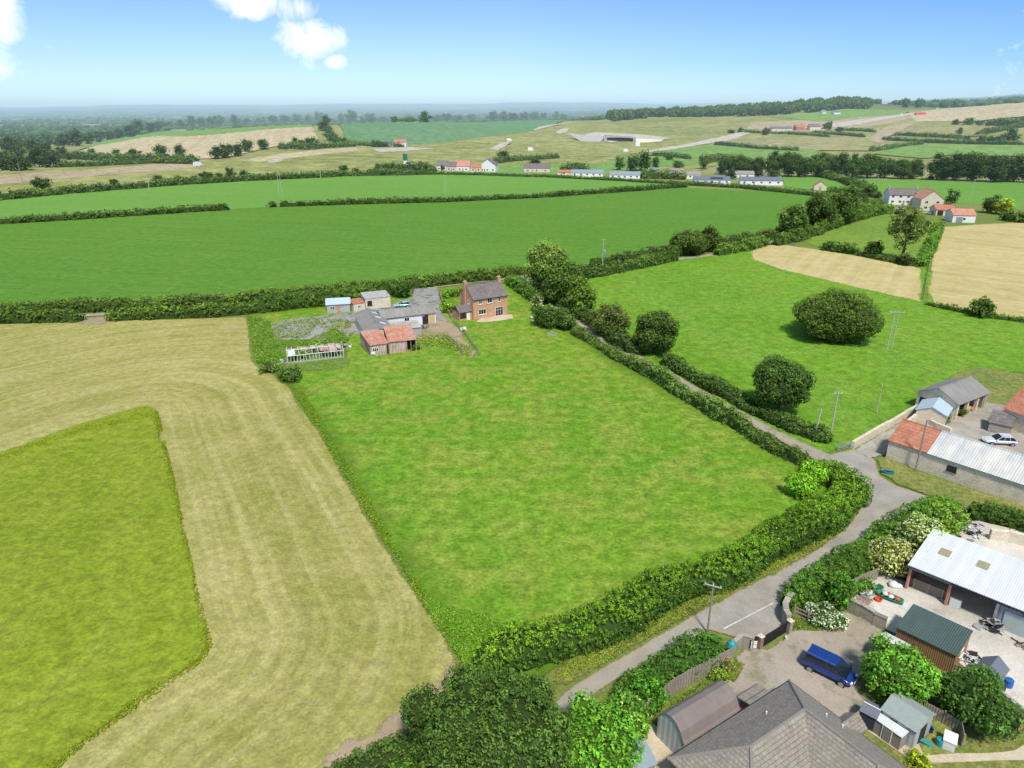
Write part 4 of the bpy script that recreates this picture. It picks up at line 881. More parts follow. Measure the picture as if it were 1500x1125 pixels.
# ------------------------------------------------------------------ trees in the distance
GF = 'distant field trees'
POSW = ['leftmost', 'second from the left', 'third from the left', 'fourth from the left', 'fifth from the left', 'sixth from the left', 'seventh from the left', 'eighth from the left', 'ninth from the left', 'tenth from the left', 'eleventh from the left', 'twelfth from the left', 'thirteenth from the left', 'fourteenth from the left', 'fifteenth from the left', 'sixteenth from the left', 'seventeenth from the left', 'eighteenth from the left', 'nineteenth from the left', 'twentieth from the left', 'twenty-first from the left', 'twenty-second from the left', 'twenty-third from the left', 'twenty-fourth from the left']
def row(lst, what, group, col, kind='far', cv=.25):
    rg = random.Random(len(what))
    for i, (px, py, hp, wp) in enumerate(lst):
        k = 1 + rg.uniform(-cv, cv); tree(px, py, hp, wp, '%s of %s' % (POSW[i], what), col=tuple(c * k for c in col), kind=kind, group=group)
row([(135, 229, 11, 13), (171, 230, 12, 13), (196, 232, 15, 20), (237, 233, 21, 25), (264, 231, 19, 17)], 'the small round trees standing in front of the ridge stubble', 'small round trees below the ridge stubble', OAK)
row([(318, 233, 18, 20), (332, 232, 22, 26), (349, 229, 20, 20), (363, 223, 19, 22), (386, 219, 15, 19)], 'the dark tree clump stepping up the ridge stubble', 'dark clump on the ridge stubble', OAK)
row([(433, 218, 16, 15), (441, 217, 13, 14), (455, 217, 17, 22)], 'the three trees at the right end of the ridge stubble', 'trees at the end of the ridge stubble', OAK)
row([(62, 279, 20, 28), (168, 272, 10, 14), (233, 269, 12, 18), (262, 268, 11, 22), (285, 266, 10, 12), (303, 265, 14, 22), (322, 264, 11, 12), (338, 262, 16, 14), (358, 262, 13, 18)], 'the bushy trees in the long far hedge', 'trees in the long far hedge', OAK)
row([(503, 251, 10, 16), (521, 252, 6, 12), (554, 250, 11, 9), (600, 250, 8, 9), (648, 250, 9, 7)], 'the small trees left of the village cottages', 'small trees by the village hedge', OAK)
row([(737, 237, 18, 22), (783, 240, 9, 20), (845, 249, 11, 16), (907, 250, 20, 15), (926, 251, 24, 22), (943, 251, 32, 26), (960, 249, 20, 12), (980, 235, 10, 15), (993, 248, 12, 20), (1030, 248, 22, 18)], 'the trees around the village houses', 'trees around the village', OAK)
row([(1062, 256, 26, 26), (1084, 258, 31, 32), (1106, 258, 27, 30), (1130, 258, 34, 34), (1155, 259, 35, 38), (1178, 260, 31, 32), (1202, 259, 37, 40), (1226, 260, 35, 38), (1248, 261, 33, 32), (1270, 261, 35, 36), (1295, 261, 31, 36), (1318, 262, 30, 32), (1338, 262, 29, 28)], 'the dense row of trees behind the holiday bungalows', 'dense row of trees behind the bungalows', (.050, .088, .024), kind='mid')
row([(1372, 264, 36, 42), (1398, 265, 39, 44), (1425, 266, 44, 46), (1455, 267, 41, 46), (1484, 267, 39, 44), (1512, 268, 40, 44)], 'the dark wood edge trees on the right', 'dark trees on the right', (.036, .062, .022), kind='mid')
row([(1070, 262, 14, 20), (1133, 264, 16, 22)], 'the two low bushes by the holiday bungalows', 'low bushes by the bungalows', (.05, .08, .02))
row([(1121, 199, 12, 12), (1209, 190, 10, 11), (1214, 192, 14, 9), (1229, 194, 8, 14), (1084, 195, 9, 9), (1071, 196, 6, 14)], 'the trees around the distant red roofed farm', 'trees around the distant farm', OAK)
row([(1399, 184, 9, 12), (1418, 184, 11, 18), (1434, 184, 8, 16), (1450, 185, 8, 16), (1472, 184, 8, 16), (1497, 181, 10, 12)], 'the far trees along the hill stubble', 'far trees below the hill stubble', OAK)
row([(1405, 198, 11, 10), (1414, 210, 12, 12), (1437, 211, 13, 14), (1452, 211, 12, 18), (1465, 211, 12, 16), (1479, 211, 22, 24)], 'the trees right of the upper olive field', 'trees right of the olive field', OAK)
row([(1255, 280, 14, 14), (1275, 288, 16, 18), (1262, 296, 13, 20), (1286, 292, 10, 12)], 'the scrubby trees left of the right hand farm houses', 'scrubby trees by the farm houses', (.05, .075, .026), kind='mid')
row([(468, 179, 14, 16), (478, 184, 16, 14), (474, 192, 16, 18), (482, 198, 14, 16), (484, 206, 16, 18), (490, 212, 16, 20), (503, 213, 12, 16), (513, 214, 9, 12)], 'the dark tree belt running down beside the ridge stubble', 'tree belt beside the ridge stubble', (.05, .085, .03))
row([(500, 179, 13, 12), (516, 180, 18, 20), (531, 180, 9, 10), (543, 180, 14, 20), (562, 179, 9, 14), (578, 180, 10, 14), (600, 179, 10, 14), (622, 180, 16, 20), (641, 179, 11, 14), (655, 179, 14, 18), (672, 179, 11, 16), (690, 178, 11, 16)], 'the trees on the skyline behind the bean crop, left half', 'skyline trees behind the bean crop', (.06, .10, .035))
row([(722, 178, 14, 18), (738, 178, 15, 18), (752, 178, 14, 16), (768, 177, 13, 16), (782, 177, 13, 16), (796, 177, 11, 12), (815, 176, 13, 14), (826, 176, 10, 12)], 'the trees on the skyline behind the bean crop, right half', 'skyline trees behind the bean crop, right', (.06, .10, .035))
row([(95, 214, 18, 22), (112, 214, 24, 28), (130, 211, 16, 22), (146, 208, 17, 22), (162, 206, 16, 20), (176, 204, 15, 18), (192, 202, 19, 22), (203, 198, 21, 24), (221, 195, 16, 16), (233, 192, 16, 18), (240, 190, 12, 12)], 'the dark trees climbing the left end of the ridge', 'dark trees on the left end of the ridge', (.045, .075, .03))
row([(250, 188, 10, 14), (265, 187, 11, 14), (281, 186, 17, 14), (295, 185, 14, 12), (310, 184, 13, 16), (322, 184, 15, 18), (345, 183, 14, 14), (362, 182, 9, 14), (382, 181, 10, 16), (400, 181, 12, 14), (418, 180, 11, 16), (436, 180, 12, 16), (452, 180, 12, 14)], 'the skyline trees along the top of the ridge grass', 'skyline trees along the ridge', (.06, .098, .035))
row([(8, 250, 28, 26), (22, 251, 26, 24), (18, 226, 26, 24), (38, 250, 20, 22), (30, 232, 22, 22), (48, 222, 20, 20), (58, 245, 30, 30), (74, 246, 26, 26), (84, 238, 18, 20), (92, 228, 14, 18), (48, 240, 14, 20), (8, 236, 16, 18), (66, 226, 16, 22), (100, 234, 10, 16)], 'the tall tree group at the far left edge', 'tree group at the far left', (.042, .068, .026))

def woodland(name, poly, n, hgt, base, seed, label, per=26, leaf=3.2, jitterz=.25, world=False):
    rng = np.random.default_rng(seed)
    pl = np.array(poly if world else [tuple(PT(*p)[:2]) for p in poly]); lo, hi = pl.min(0), pl.max(0); P = []
    while len(P) < n:
        q = rng.uniform(lo, hi, (n * 4, 2)); q = q[in_poly(q, pl)]; P = q if len(P) == 0 else np.concatenate([P, q])
    P = P[:n]; h = hgt * rng.uniform(1 - jitterz, 1 + jitterz, n); w = h * rng.uniform(.4, .6, n)
    z = HT(P[:, 0], P[:, 1]); C = np.stack([P[:, 0], P[:, 1], z + h * .5], 1); ori = C.mean(0)
    k = 16; d = np.tile(fib(k, rng), (n, 1)); R = np.repeat(np.stack([w, w, h * .5], 1), k, 0)
    PP = np.repeat(C, k, 0) + d * R * .8; tb = np.repeat(rng.uniform(.7, 1.3, n), k * 5 * 4)[:, None]
    v, c = leaves(PP - ori, d, np.full(len(PP), leaf * .8), 5, leaf, base, rng, .2); c = c * tb
    vv = (C[:, None] + ICOV[None] * np.stack([w, w, h * .52], 1)[:, None] * .85).reshape(-1, 3) - ori
    ff = (ICOF[None] + (np.arange(n) * len(ICOV))[:, None, None]).reshape(-1, 3)
    me = mesh_from(name, v, c, vv, ff, np.tile(np.array(base) * .5, (len(vv), 1)), M['leaf'])
    o = bpy.data.objects.new(name, me); COL.objects.link(o); o.location = tuple(ori); meta(o, label, 'woodland', None, 'stuff')
woodland('woodland', [(900, 178), (960, 172), (1050, 172), (1150, 168), (1272, 160), (1272, 153), (1200, 155), (1100, 163), (1000, 168), (930, 172), (890, 175)], 420, 15, (.045, .08, .03), 5, 'dark woodland covering the hill on the skyline right of centre')
woodland('woodland', [(560, 179), (860, 176), (940, 176), (940, 174), (700, 174)], 60, 9, (.045, .08, .035), 6, 'far off strip of trees beyond the bean crop')
woodland('woodland', [(1275, 161), (1330, 163), (1370, 160), (1440, 154), (1500, 150), (1600, 146), (1600, 144), (1440, 150), (1340, 154), (1280, 156)], 110, 15, (.05, .085, .035), 8, 'far off broken line of trees behind the hill stubble')
woodland('woodland', [(-100, 222), (80, 222), (110, 210), (0, 206), (-100, 208)], 50, 12, (.045, .075, .03), 9, 'loose trees in the vale at the far left')
# the vale: lines of hedgerow trees, too far to count
def vale():
    rng = np.random.default_rng(3); P = []
    for _ in range(520):
        d = math.exp(rng.uniform(math.log(1750), math.log(11000))); a = rng.uniform(-.66, .66); c = np.array([math.sin(a) * d, math.cos(a) * d])
        th = rng.normal() * .35 + (0 if rng.random() < .8 else 1.2); L = rng.uniform(100, 500) * (d / 3000) ** .6; k = int(L / (9 + d * .004)); 
        t = rng.uniform(-.5, .5, (k, 1)) * L; P.append(c + t * np.array([math.cos(th), math.sin(th)]) + rng.normal(size=(k, 2)) * 8)
    P = np.concatenate(P); n = len(P); dd = np.hypot(P[:, 0], P[:, 1]); h = rng.uniform(6, 13, n); w = h * rng.uniform(.5, .9, n) * (1 + dd / 9000)
    z = HT(P[:, 0], P[:, 1]); C = np.stack([P[:, 0], P[:, 1], z + h * .45], 1); ori = np.array([0, 5000., 0])
    V, Fc = _ico(1); V = V * (1 + rng.uniform(-.15, .15, (len(V), 1)))
    vv = (C[:, None] + V[None] * np.stack([w, w, h * .55], 1)[:, None]).reshape(-1, 3) - ori
    ff = (Fc[None] + (np.arange(n) * len(V))[:, None, None]).reshape(-1, 3)
    cc = np.repeat(np.array([[.04, .075, .035]]) * rng.uniform(.6, 1.4, (n, 1)), len(V), 0)
    me = mesh_from('distant_hedgerow_trees', np.zeros((0, 3)), np.zeros((0, 3)), vv, ff, cc, M['leaf'])
    o = bpy.data.objects.new('distant_hedgerow_trees', me); COL.objects.link(o); o.location = tuple(ori); meta(o, 'countless hedgerow trees and woods spread over the hazy vale', 'woodland', None, 'stuff')
vale()

# ------------------------------------------------------------------ tall weeds and grass standing up from the ground
def tufts(name, label, polys, n, hgt, base, seed, alt=None, leaf=.16, flower=0., fcol=(.8, .8, .75), world=False):
    rng = np.random.default_rng(seed); P = []
    for poly in polys:
        pl = np.array([tuple(PT(*p)[:2]) for p in poly]); lo, hi = pl.min(0), pl.max(0); k = 0
        while k < n // len(polys):
            q = rng.uniform(lo, hi, (n, 2)); q = q[in_poly(q, pl)]
            q = q[[fnoise(a, b, .25, seed) > rng.uniform(-.5, .25) for a, b in q]]; P.append(q); k += len(q)
    P = np.concatenate(P); n = len(P); ori = np.array([P[:, 0].mean(), P[:, 1].mean(), 0]); C = np.stack([P[:, 0], P[:, 1], hgt * rng.uniform(.15, .6, n)], 1)
    b = np.array(base) if alt is None else np.where(rng.random((n, 1)) < .5, np.array(base), np.array(alt))
    v, c = leaves(C - ori, np.tile([0, 0, 1.], (n, 1)), np.full(n, hgt * .45), 6, leaf, (1, 1, 1), rng, .3)
    c = c * (np.repeat(b, 24, 0) if alt is not None else b)
    if flower: m = np.repeat(rng.random(n * 6) < flower, 4); c[m] = np.array(fcol)
    me = mesh_from(name, v, c, mat=M['leaf']); o = bpy.data.objects.new(name, me); COL.objects.link(o); o.location = tuple(ori); meta(o, label, 'weeds', None, 'stuff')
tufts('weeds', 'tall nettles and weeds around the collapsed greenhouse', [[(362, 462), (395, 472), (404, 498), (470, 500), (490, 480), (512, 498), (500, 508), (420, 520), (412, 545), (374, 530)]], 3600, .45, (.070, .13, .020), 4, (.10, .155, .03), .2)
tufts('weeds', 'scruffy weeds growing through the old tarmac yard', [[(395, 482), (430, 470), (480, 466), (512, 470), (514, 492), (480, 490), (440, 496), (405, 496)], [(600, 492), (650, 488), (690, 512), (700, 528), (660, 512), (610, 504)]], 1000, .4, (.08, .12, .03), 12, (.12, .16, .04), .2)
tufts('tall_grass', 'rough grass and cow parsley in the pasture corner by the big tree', [[(620, 880), (660, 945), (695, 995), (760, 975), (790, 930), (700, 900)]], 5500, .3, (.062, .13, .014), 5, (.08, .145, .018), .12, .008, (.4, .4, .35))
tufts('tall_grass', 'taller dark grass along the pasture side of the hay field boundary', [[(428, 572), (460, 624), (500, 692), (545, 767), (590, 842), (640, 918), (668, 962), (700, 985), (655, 915), (605, 838), (560, 765), (515, 690), (475, 622), (445, 575)]], 3000, .24, (.058, .12, .012), 6, (.10, .13, .018), .12)
tufts('tall_grass', 'rank grass on the road verge below the thick hedge', [[(812, 1000), (835, 968), (900, 932), (1000, 888), (1100, 838), (1190, 792), (1240, 755), (1255, 745), (1250, 762), (1190, 806), (1100, 852), (1000, 905), (880, 975)]], 8000, .28, (.088, .135, .022), 7, (.15, .15, .045), .12)
tufts('tall_grass', 'rank grass and weeds between road and yard hedge', [[(1150, 900), (1190, 880), (1300, 800), (1400, 745), (1385, 738), (1290, 792), (1175, 866)]], 3000, .35, (.045, .085, .018), 8, (.068, .10, .022), .13)
tufts('weeds', 'weeds at the end of the garden fence and along the drive', [[(1060, 990), (1075, 960), (1090, 975), (1075, 1000)], [(1140, 925), (1165, 900), (1240, 905), (1200, 925)], [(1262, 985), (1285, 945), (1300, 960), (1275, 1010)], [(960, 1060), (1000, 1020), (1050, 990), (1055, 1000), (980, 1060)]], 3000, .26, (.058, .105, .018), 9, (.12, .13, .04), .12)
tufts('tall_grass', 'seed heads of the tall uncut grass along the edge of the uncut patch', [[(0, 668), (120, 624), (215, 597), (232, 604), (255, 700), (290, 865), (311, 945), (298, 970), (130, 1088), (85, 1128), (60, 1125), (295, 950), (280, 850), (224, 612), (120, 634), (0, 678)]], 5000, .22, (.090, .115, .012), 10, (.11, .135, .014), .13)
# ------------------------------------------------------------------ building materials
M['brick'] = tile_mat('orange_brick', (.54, .27, .15), (.62, .33, .19), (.50, .40, .30), .45, .15)
M['slate_tile'] = tile_mat('grey_brown_tiles', (.175, .145, .14), (.23, .19, .18), (.09, .08, .08), .4, .2)
M['bung_tile'] = tile_mat('concrete_roof_tiles', (.27, .24, .20), (.34, .30, .25), (.14, .125, .105), .33, .155, moss=(.20, .19, .12))
M['red_tile'] = tile_mat('red_clay_tiles', (.46, .17, .10), (.56, .24, .15), (.22, .10, .07), .5, .25, moss=(.32, .20, .14))
M['orange_tile'] = tile_mat('orange_clay_tiles', (.52, .23, .15), (.58, .29, .20), (.33, .15, .11), .6, .3)
M['grey_tile'] = tile_mat('weathered_grey_tiles', (.17, .15, .145), (.24, .21, .20), (.10, .09, .09), .5, .25)
M['stone'] = tile_mat('pale_rubble_stone', (.66, .57, .43), (.76, .67, .52), (.46, .40, .31), .55, .25, moss=(.62, .58, .50))
M['grey_stone'] = tile_mat('grey_rubble_stone', (.34, .31, .265), (.43, .39, .33), (.24, .22, .18), .5, .22)
M['dry_wall'] = tile_mat('garden_wall_stone', (.36, .32, .26), (.46, .41, .33), (.22, .19, .15), .35, .14, moss=(.25, .25, .15))
M['block'] = tile_mat('concrete_block', (.40, .385, .36), (.47, .455, .43), (.33, .32, .30), .45, .22)
M['render'] = plain_mat('cream_render', (.70, .66, .55), .9, .08, .8, grime=(.46, .42, .34), gamt=.35)
M['white_render'] = plain_mat('white_render', (.78, .77, .74), .9, .06, .8, grime=(.55, .53, .48), gamt=.25)
M['white'] = plain_mat('white_paint', (.80, .80, .78), .5, .05, 2, spec=.4)
M['glass'] = plain_mat('window_glass', (.012, .018, .026), .12, .2, .4, spec=.8)
M['dark'] = plain_mat('dark_interior', (.03, .026, .024), .9, .3, 1)  # near black; on the opening panels it stands in for shade indoors
M['black'] = plain_mat('black_paint', (.018, .018, .02), .5, .2, 2)
M['wood'] = plain_mat('weathered_wood', (.33, .27, .20), .9, .25, 4, grime=(.20, .17, .13))
M['brown_wood'] = sheet_mat('brown_board_cladding', (.36, .20, .10), (.22, .12, .06), 'X', .16, .8, .5, .45)
M['ochre'] = plain_mat('ochre_wood', (.60, .42, .19), .8, .15, 4)
M['fence'] = sheet_mat('grey_timber_fence', (.40, .345, .28), (.27, .23, .18), 'X', .14, .9, .6, .4)
M['asbestos'] = sheet_mat('old_fibre_cement_sheet', (.30, .285, .265), (.19, .18, .165), 'Y', .35, .85, .7, .25)
M['asbestos_x'] = sheet_mat('fibre_cement_sheet', (.33, .31, .28), (.22, .205, .185), 'X', .35, .85, .7, .22)
M['pale_sheet'] = sheet_mat('pale_weathered_sheet', (.46, .50, .50), (.72, .68, .60), 'X', .3, .6, .9, .16, gscale=.5, panel=2.2)
M['white_sheet'] = sheet_mat('pale_roof_sheet', (.70, .72, .76), (.57, .58, .60), 'X', .2, .5, .5, .07, panel=1.15)
M['blue_sheet'] = sheet_mat('pale_blue_sheet', (.46, .58, .64), (.36, .45, .50), 'Y', .35, .5, .3, .12)
M['rust'] = sheet_mat('rusty_corrugated_sheet', (.56, .15, .045), (.46, .42, .38), 'X', .3, .7, .85, .25, gscale=1.3)
M['rust_wall'] = sheet_mat('rust_stained_wall_sheet', (.60, .56, .50), (.40, .17, .09), 'X', .3, .8, .95, .3, gscale=.8)
M['green_sheet'] = sheet_mat('dark_green_sheet', (.075, .115, .10), (.13, .165, .145), 'X', .18, .45, .4, .45)
M['tin_roof'] = sheet_mat('brown_tin_roof', (.20, .165, .15), (.27, .225, .195), 'Y', .12, .55, .6, .14)
M['felt_green'] = plain_mat('grey_green_roof_felt', (.30, .345, .32), .9, .08, 3)
M['felt_blue'] = plain_mat('blue_grey_roof_felt', (.245, .30, .33), .9, .08, 3)
M['felt_navy'] = plain_mat('slate_blue_roof', (.15, .165, .20), .7, .08, 3)
M['navy'] = plain_mat('navy_paint', (.035, .042, .075), .6, .1, 3)
M['taupe'] = plain_mat('taupe_boards', (.30, .265, .245), .8, .1, 4)
M['lilac_wall'] = sheet_mat('blue_grey_cladding', (.27, .28, .36), (.22, .23, .30), 'X', .3, .6, .3, .25)
M['roller'] = sheet_mat('pale_green_roller_door', (.40, .47, .45), (.35, .41, .39), 'X', 3., .6, .5, .05)
M['grey_board'] = sheet_mat('blue_grey_weatherboard', (.44, .475, .48), (.36, .39, .39), 'Z' if False else 'X', .5, .7, .3, .08)
M['metal'] = plain_mat('galvanised_metal', (.42, .42, .41), .45, .1, 4, metal=.4)
M['rooflight'] = plain_mat('yellowed_rooflight', (.34, .30, .17), .5, .2, 5)
M['skylight'] = plain_mat('skylight_sheet', (.62, .66, .68), .3, .1, 5)
M['purple_brick'] = tile_mat('dark_brick', (.28, .13, .09), (.35, .17, .12), (.3, .26, .22), .22, .08)

# ------------------------------------------------------------------ building kit
class Bd:
    """a building standing on the ground; local x runs along its front, y goes back from the viewer"""
    def __init__(s, name, label, cat, A, B, D, z=0., group=None, flip=False):
        A, B = Vector((A[0], A[1])), Vector((B[0], B[1])); v = B - A
        s.L = v.length; s.D = D; s.r = thing(name, label, cat, (A.x, A.y, z), math.atan2(v.y, v.x), group)
        s.A = A; s.ux = v.normalized(); s.uy = Vector((-s.ux.y, s.ux.x))
    def loc(s, p): q = Vector((p[0], p[1])) - s.A; return q.dot(s.ux), q.dot(s.uy)
    def pt(s, x, y): q = s.A + s.ux * x + s.uy * y; return q
    def walls(s, wh, rise=0., ridge='x', rp=.5, mat='brick', x0=0, x1=None, y0=0, y1=None, name='wall'):
        x1 = s.L if x1 is None else x1; y1 = s.D if y1 is None else y1; b = MB(); b.box(x0, y0, -.3, x1, y1, wh)
        if rise > 0:
            if ridge == 'x':
                ym = y0 + (y1 - y0) * rp; T = [(y0, wh), (y1, wh), (ym, wh + rise)] if rp < .99 else [(y0, wh), (y1, wh), (y1, wh + rise)]
                for x, e in ((x0, 1), (x1, -1)):
                    b.add([(x, y, z) for y, z in T] + [(x + .15 * e, y, z) for y, z in T], [(0, 1, 2), (5, 4, 3), (0, 3, 4, 1), (1, 4, 5, 2), (2, 5, 3, 0)])
                if rp >= .99: b.box(x0 + .151, y1 - .15, wh, x1 - .151, y1, wh + rise - .03)
            else:
                xm = x0 + (x1 - x0) * rp; T = [(x0, wh), (x1, wh), (xm, wh + rise)]
                for y, e in ((y0, 1), (y1, -1)):
                    b.add([(x, y, z) for x, z in T] + [(x, y + .15 * e, z) for x, z in T], [(2, 1, 0), (3, 4, 5), (0, 1, 4, 3), (1, 2, 5, 4), (2, 0, 3, 5)])
        o = b.build(name, M[mat], s.r); s.wall = o; return o
    def roof(s, wh, rise, ridge='x', rp=.5, mat='slate_tile', e=.3, g=.25, x0=0, x1=None, y0=0, y1=None, t=.1, name='roof', cap=True):
        x1 = s.L if x1 is None else x1; y1 = s.D if y1 is None else y1; b = MB(); k = .03
        if ridge == 'x':
            ym = y0 + (y1 - y0) * rp; s1 = rise / max(.1, ym - y0); top = wh + rise + k + t
            b.slab([(x0 - g, y0 - e, wh - s1 * e + k + t), (x1 + g, y0 - e, wh - s1 * e + k + t), (x1 + g, ym, top), (x0 - g, ym, top)], t)
            if rp < .99:
                s2 = rise / (y1 - ym); b.slab([(x0 - g, ym, top), (x1 + g, ym, top), (x1 + g, y1 + e, wh - s2 * e + k + t), (x0 - g, y1 + e, wh - s2 * e + k + t)], t)
                if cap: b.tube((x0 - g - .01, ym, top), (x1 + g + .01, ym, top), .11, .11, 6)
        else:
            xm = x0 + (x1 - x0) * rp; s1 = rise / max(.1, xm - x0); s2 = rise / max(.1, x1 - xm); top = wh + rise + k + t
            b.slab([(x0 - e, y0 - g, wh - s1 * e + k + t), (xm, y0 - g, top), (xm, y1 + g, top), (x0 - e, y1 + g, wh - s1 * e + k + t)], t)
            b.slab([(xm, y0 - g, top), (x1 + e, y0 - g, wh - s2 * e + k + t), (x1 + e, y1 + g, wh - s2 * e + k + t), (xm, y1 + g, top)], t)
            if cap: b.tube((xm, y0 - g - .01, top), (xm, y1 + g + .01, top), .11, .11, 6)
        o = b.build(name, M[mat], s.r); s.rf = o; return o
    def basis(s, face, x0=0, x1=None, y0=0, y1=None):
        x1 = s.L if x1 is None else x1; y1 = s.D if y1 is None else y1
        return {'f': (Vector((0, y0, 0)), Vector((1, 0, 0)), Vector((0, -1, 0))), 'b': (Vector((0, y1, 0)), Vector((1, 0, 0)), Vector((0, 1, 0))),
                'l': (Vector((x0, 0, 0)), Vector((0, 1, 0)), Vector((-1, 0, 0))), 'r': (Vector((x1, 0, 0)), Vector((0, 1, 0)), Vector((1, 0, 0)))}[face]
    def pbox(s, b, bs, u0, z0, u1, z1, d0, d1):
        o, r, n = bs; P = [o + r * u + n * d + Vector((0, 0, z)) for d in (d0, d1) for (u, z) in ((u0, z0), (u1, z0), (u1, z1), (u0, z1))]
        return b.add(P, [(0, 1, 2, 3), (7, 6, 5, 4), (0, 4, 5, 1), (1, 5, 6, 2), (2, 6, 7, 3), (3, 7, 4, 0)])
    def win(s, face, u, z, w, h, mat='white', mull=1, trans=0, sill=True, parent=None, fw=.07, **k):
        bs = s.basis(face, **k); b = MB(); a, c = u - w / 2, u + w / 2
        s.pbox(b, bs, a, z, a + fw, z + h, -.02, .06); s.pbox(b, bs, c - fw, z, c, z + h, -.02, .06)
        s.pbox(b, bs, a + fw, z + h - fw, c - fw, z + h, -.02, .058); s.pbox(b, bs, a + fw, z, c - fw, z + fw, -.02, .058)
        for i in range(mull): q = a + (i + 1) * w / (mull + 1); s.pbox(b, bs, q - fw * .4, z + fw, q + fw * .4, z + h - fw, -.02, .05)
        if trans: s.pbox(b, bs, a + fw, z + h * .68, c - fw, z + h * .68 + fw * .6, -.02, .046)
        f = b.build('window', M[mat], parent or s.r); b = MB(); s.pbox(b, bs, a + fw * .5, z + fw * .5, c - fw * .5, z + h - fw * .5, -.03, .02); b.build('pane', M['glass'], f)
        if sill and s.r.location.y < 250: b = MB(); s.pbox(b, bs, a - .08, z - .09, c + .08, z - .005, .0, .14); b.build('sill', M[mat], f)
        return f
    def door(s, face, u, w, h, mat='white', z=0, handle=True, name='door', **k):
        bs = s.basis(face, **k); b = MB(); s.pbox(b, bs, u - w / 2, z, u + w / 2, z + h, -.02, .05); d = b.build(name, M[mat], s.r)
        if handle: b = MB(); s.pbox(b, bs, u + w * .36, z + h * .48, u + w * .42, z + h * .52, .05, .1); b.build('handle', M['metal'], d)
        return d
    def opening(s, face, u, w, h, z=0, name='opening', **k):
        bs = s.basis(face, **k); b = MB(); s.pbox(b, bs, u - w / 2, z, u + w / 2, z + h, -.02, .03); return b.build(name, M['dark'], s.r)  # no hole: dark panel on the wall, painted as the shade inside
    def chimney(s, x, y, z0, z1, w=.6, d=.6, mat='brick', pots=1, ground=False):
        b = MB(); b.box(x - w / 2, y - d / 2, z0, x + w / 2, y + d / 2, z1); b.box(x - w / 2 - .06, y - d / 2 - .06, z1, x + w / 2 + .06, y + d / 2 + .06, z1 + .15)
        c = b.build('chimney', M[mat], s.rf); b = MB()
        for i in range(pots): b.tube((x + (i - (pots - 1) / 2) * .35, y, z1 + .15), (x + (i - (pots - 1) / 2) * .35, y, z1 + .5), .12, .10, 8)
        b2 = b.build('chimney_pot', M['ochre'], s.rf); return c
    def gutter(s, z, y=-.36, x0=None, x1=None, mat='black'):
        b = MB(); b.tube((x0 if x0 is not None else -.2, y, z), (x1 if x1 is not None else s.L + .2, y, z), .06, .06, 6); b.build('gutter', M[mat], s.r)
def R3(A, B, C, z=0):
    """front edge A-B and a point C straight behind A -> origin, end, depth"""
    a, b, c = W(*A, z), W(*B, z), W(*C, z); u = (b - a).normalized(); n = Vector((-u.y, u.x, 0)); return a, b, abs((c - a).dot(n))

# ------------------------------------------------------------------ the brick house
h = Bd('brick_house', 'orange brick two storey house with grey brown tiled roof and two chimneys', 'house', W(693.5, 469), W(743, 461), 6.6)
WH = 4.7; h.walls(WH, 2.5, 'x', mat='brick'); h.roof(WH, 2.5, 'x', mat='slate_tile', e=.25, g=.08); L = h.L
h.chimney(.05, 3.9, 2.5, 7.9, .7, .9, pots=2); h.chimney(L - .35, 3.3, 6.4, 8.2, .7, .8, pots=2); h.gutter(WH - .12, -.3)
for u, w in ((L * .21, .8), (L * .48, 1.3), (L * .76, .55)): h.win('f', u, 3.45, w, 1.05, mull=1 if w > .6 else 0)
h.win('f', L * .26, 1.05, 1.9, 1.2, mull=2); f = h.win('f', L * .76, .1, 2.0, 2.1, mull=2, trans=1, sill=False)
h.win('l', 2.2, 3.3, .6, .9, mull=0)
for u0 in (L * .26, L * .48):
    pass
b = MB(); b.box(-3.1, .7, -.3, -.01, 4.2, 1.9); b.build('lean_to_wall', M['brick'], h.r)
b = MB(); b.slab([(-3.3, .4, 2.02), (-.02, .4, 2.02), (-.02, 2.3, 3.25), (-3.3, 2.3, 3.25)], .1); b.slab([(-3.3, 2.3, 3.25), (-.02, 2.3, 3.25), (-.02, 4.4, 2.0), (-3.3, 4.4, 2.0)], .1)
b.add([(-3.08, .72, 1.9), (-3.08, 4.18, 1.9), (-3.08, 2.3, 3.1)], [(0, 1, 2)]); b.build('lean_to_roof', M['slate_tile'], h.r)
h.door('f', -.9, .8, 1.75, 'white', y0=.7); h.opening('f', -2.2, 1.5, 1.2, .5, name='window', y0=.7)
# planters and furniture at the house
q = thing('garden_bench', 'small pale bench in the pasture left of the brick house garden', 'bench', W(679, 485), .5); b = MB(); b.box(-.7, -.2, .38, .7, .2, .44); b.build('seat', M['white_render'], q); b = MB(); b.box(-.7, .18, .5, .7, .22, .85); b.build('backrest', M['white_render'], q)
for x in (-.6, .6): b = MB(); b.box(x - .05, -.2, 0, x + .05, .2, .375); b.build('leg', M['white_render'], q)
q = thing('garden_table', 'pale low slab table at the lane edge of the brick house garden', 'table', W(783, 468), .2); b = MB(); b.box(-.9, -.5, .55, .9, .5, .63); b.build('tabletop', M['render'], q)
for x in (-.7, .7): b = MB(); b.box(x - .08, -.3, 0, x + .08, .3, .545); b.build('leg', M['render'], q)
q = thing('stone_trough', 'long pale trough in the pasture near the brick house hedge', 'trough', W(809, 491), -.5); b = MB(); b.box(-1., -.3, 0, 1., .3, .12); b.box(-1., -.3, .12, 1., -.22, .45); b.box(-1., .22, .12, 1., .3, .45); b.box(-1., -.22, .12, -.92, .22, .45); b.box(.92, -.22, .12, 1., .22, .45); b.build('basin', M['block'], q); b = MB(); b.box(-.91, -.21, .3, .91, .21, .34); b.build('water', M['glass'], q)

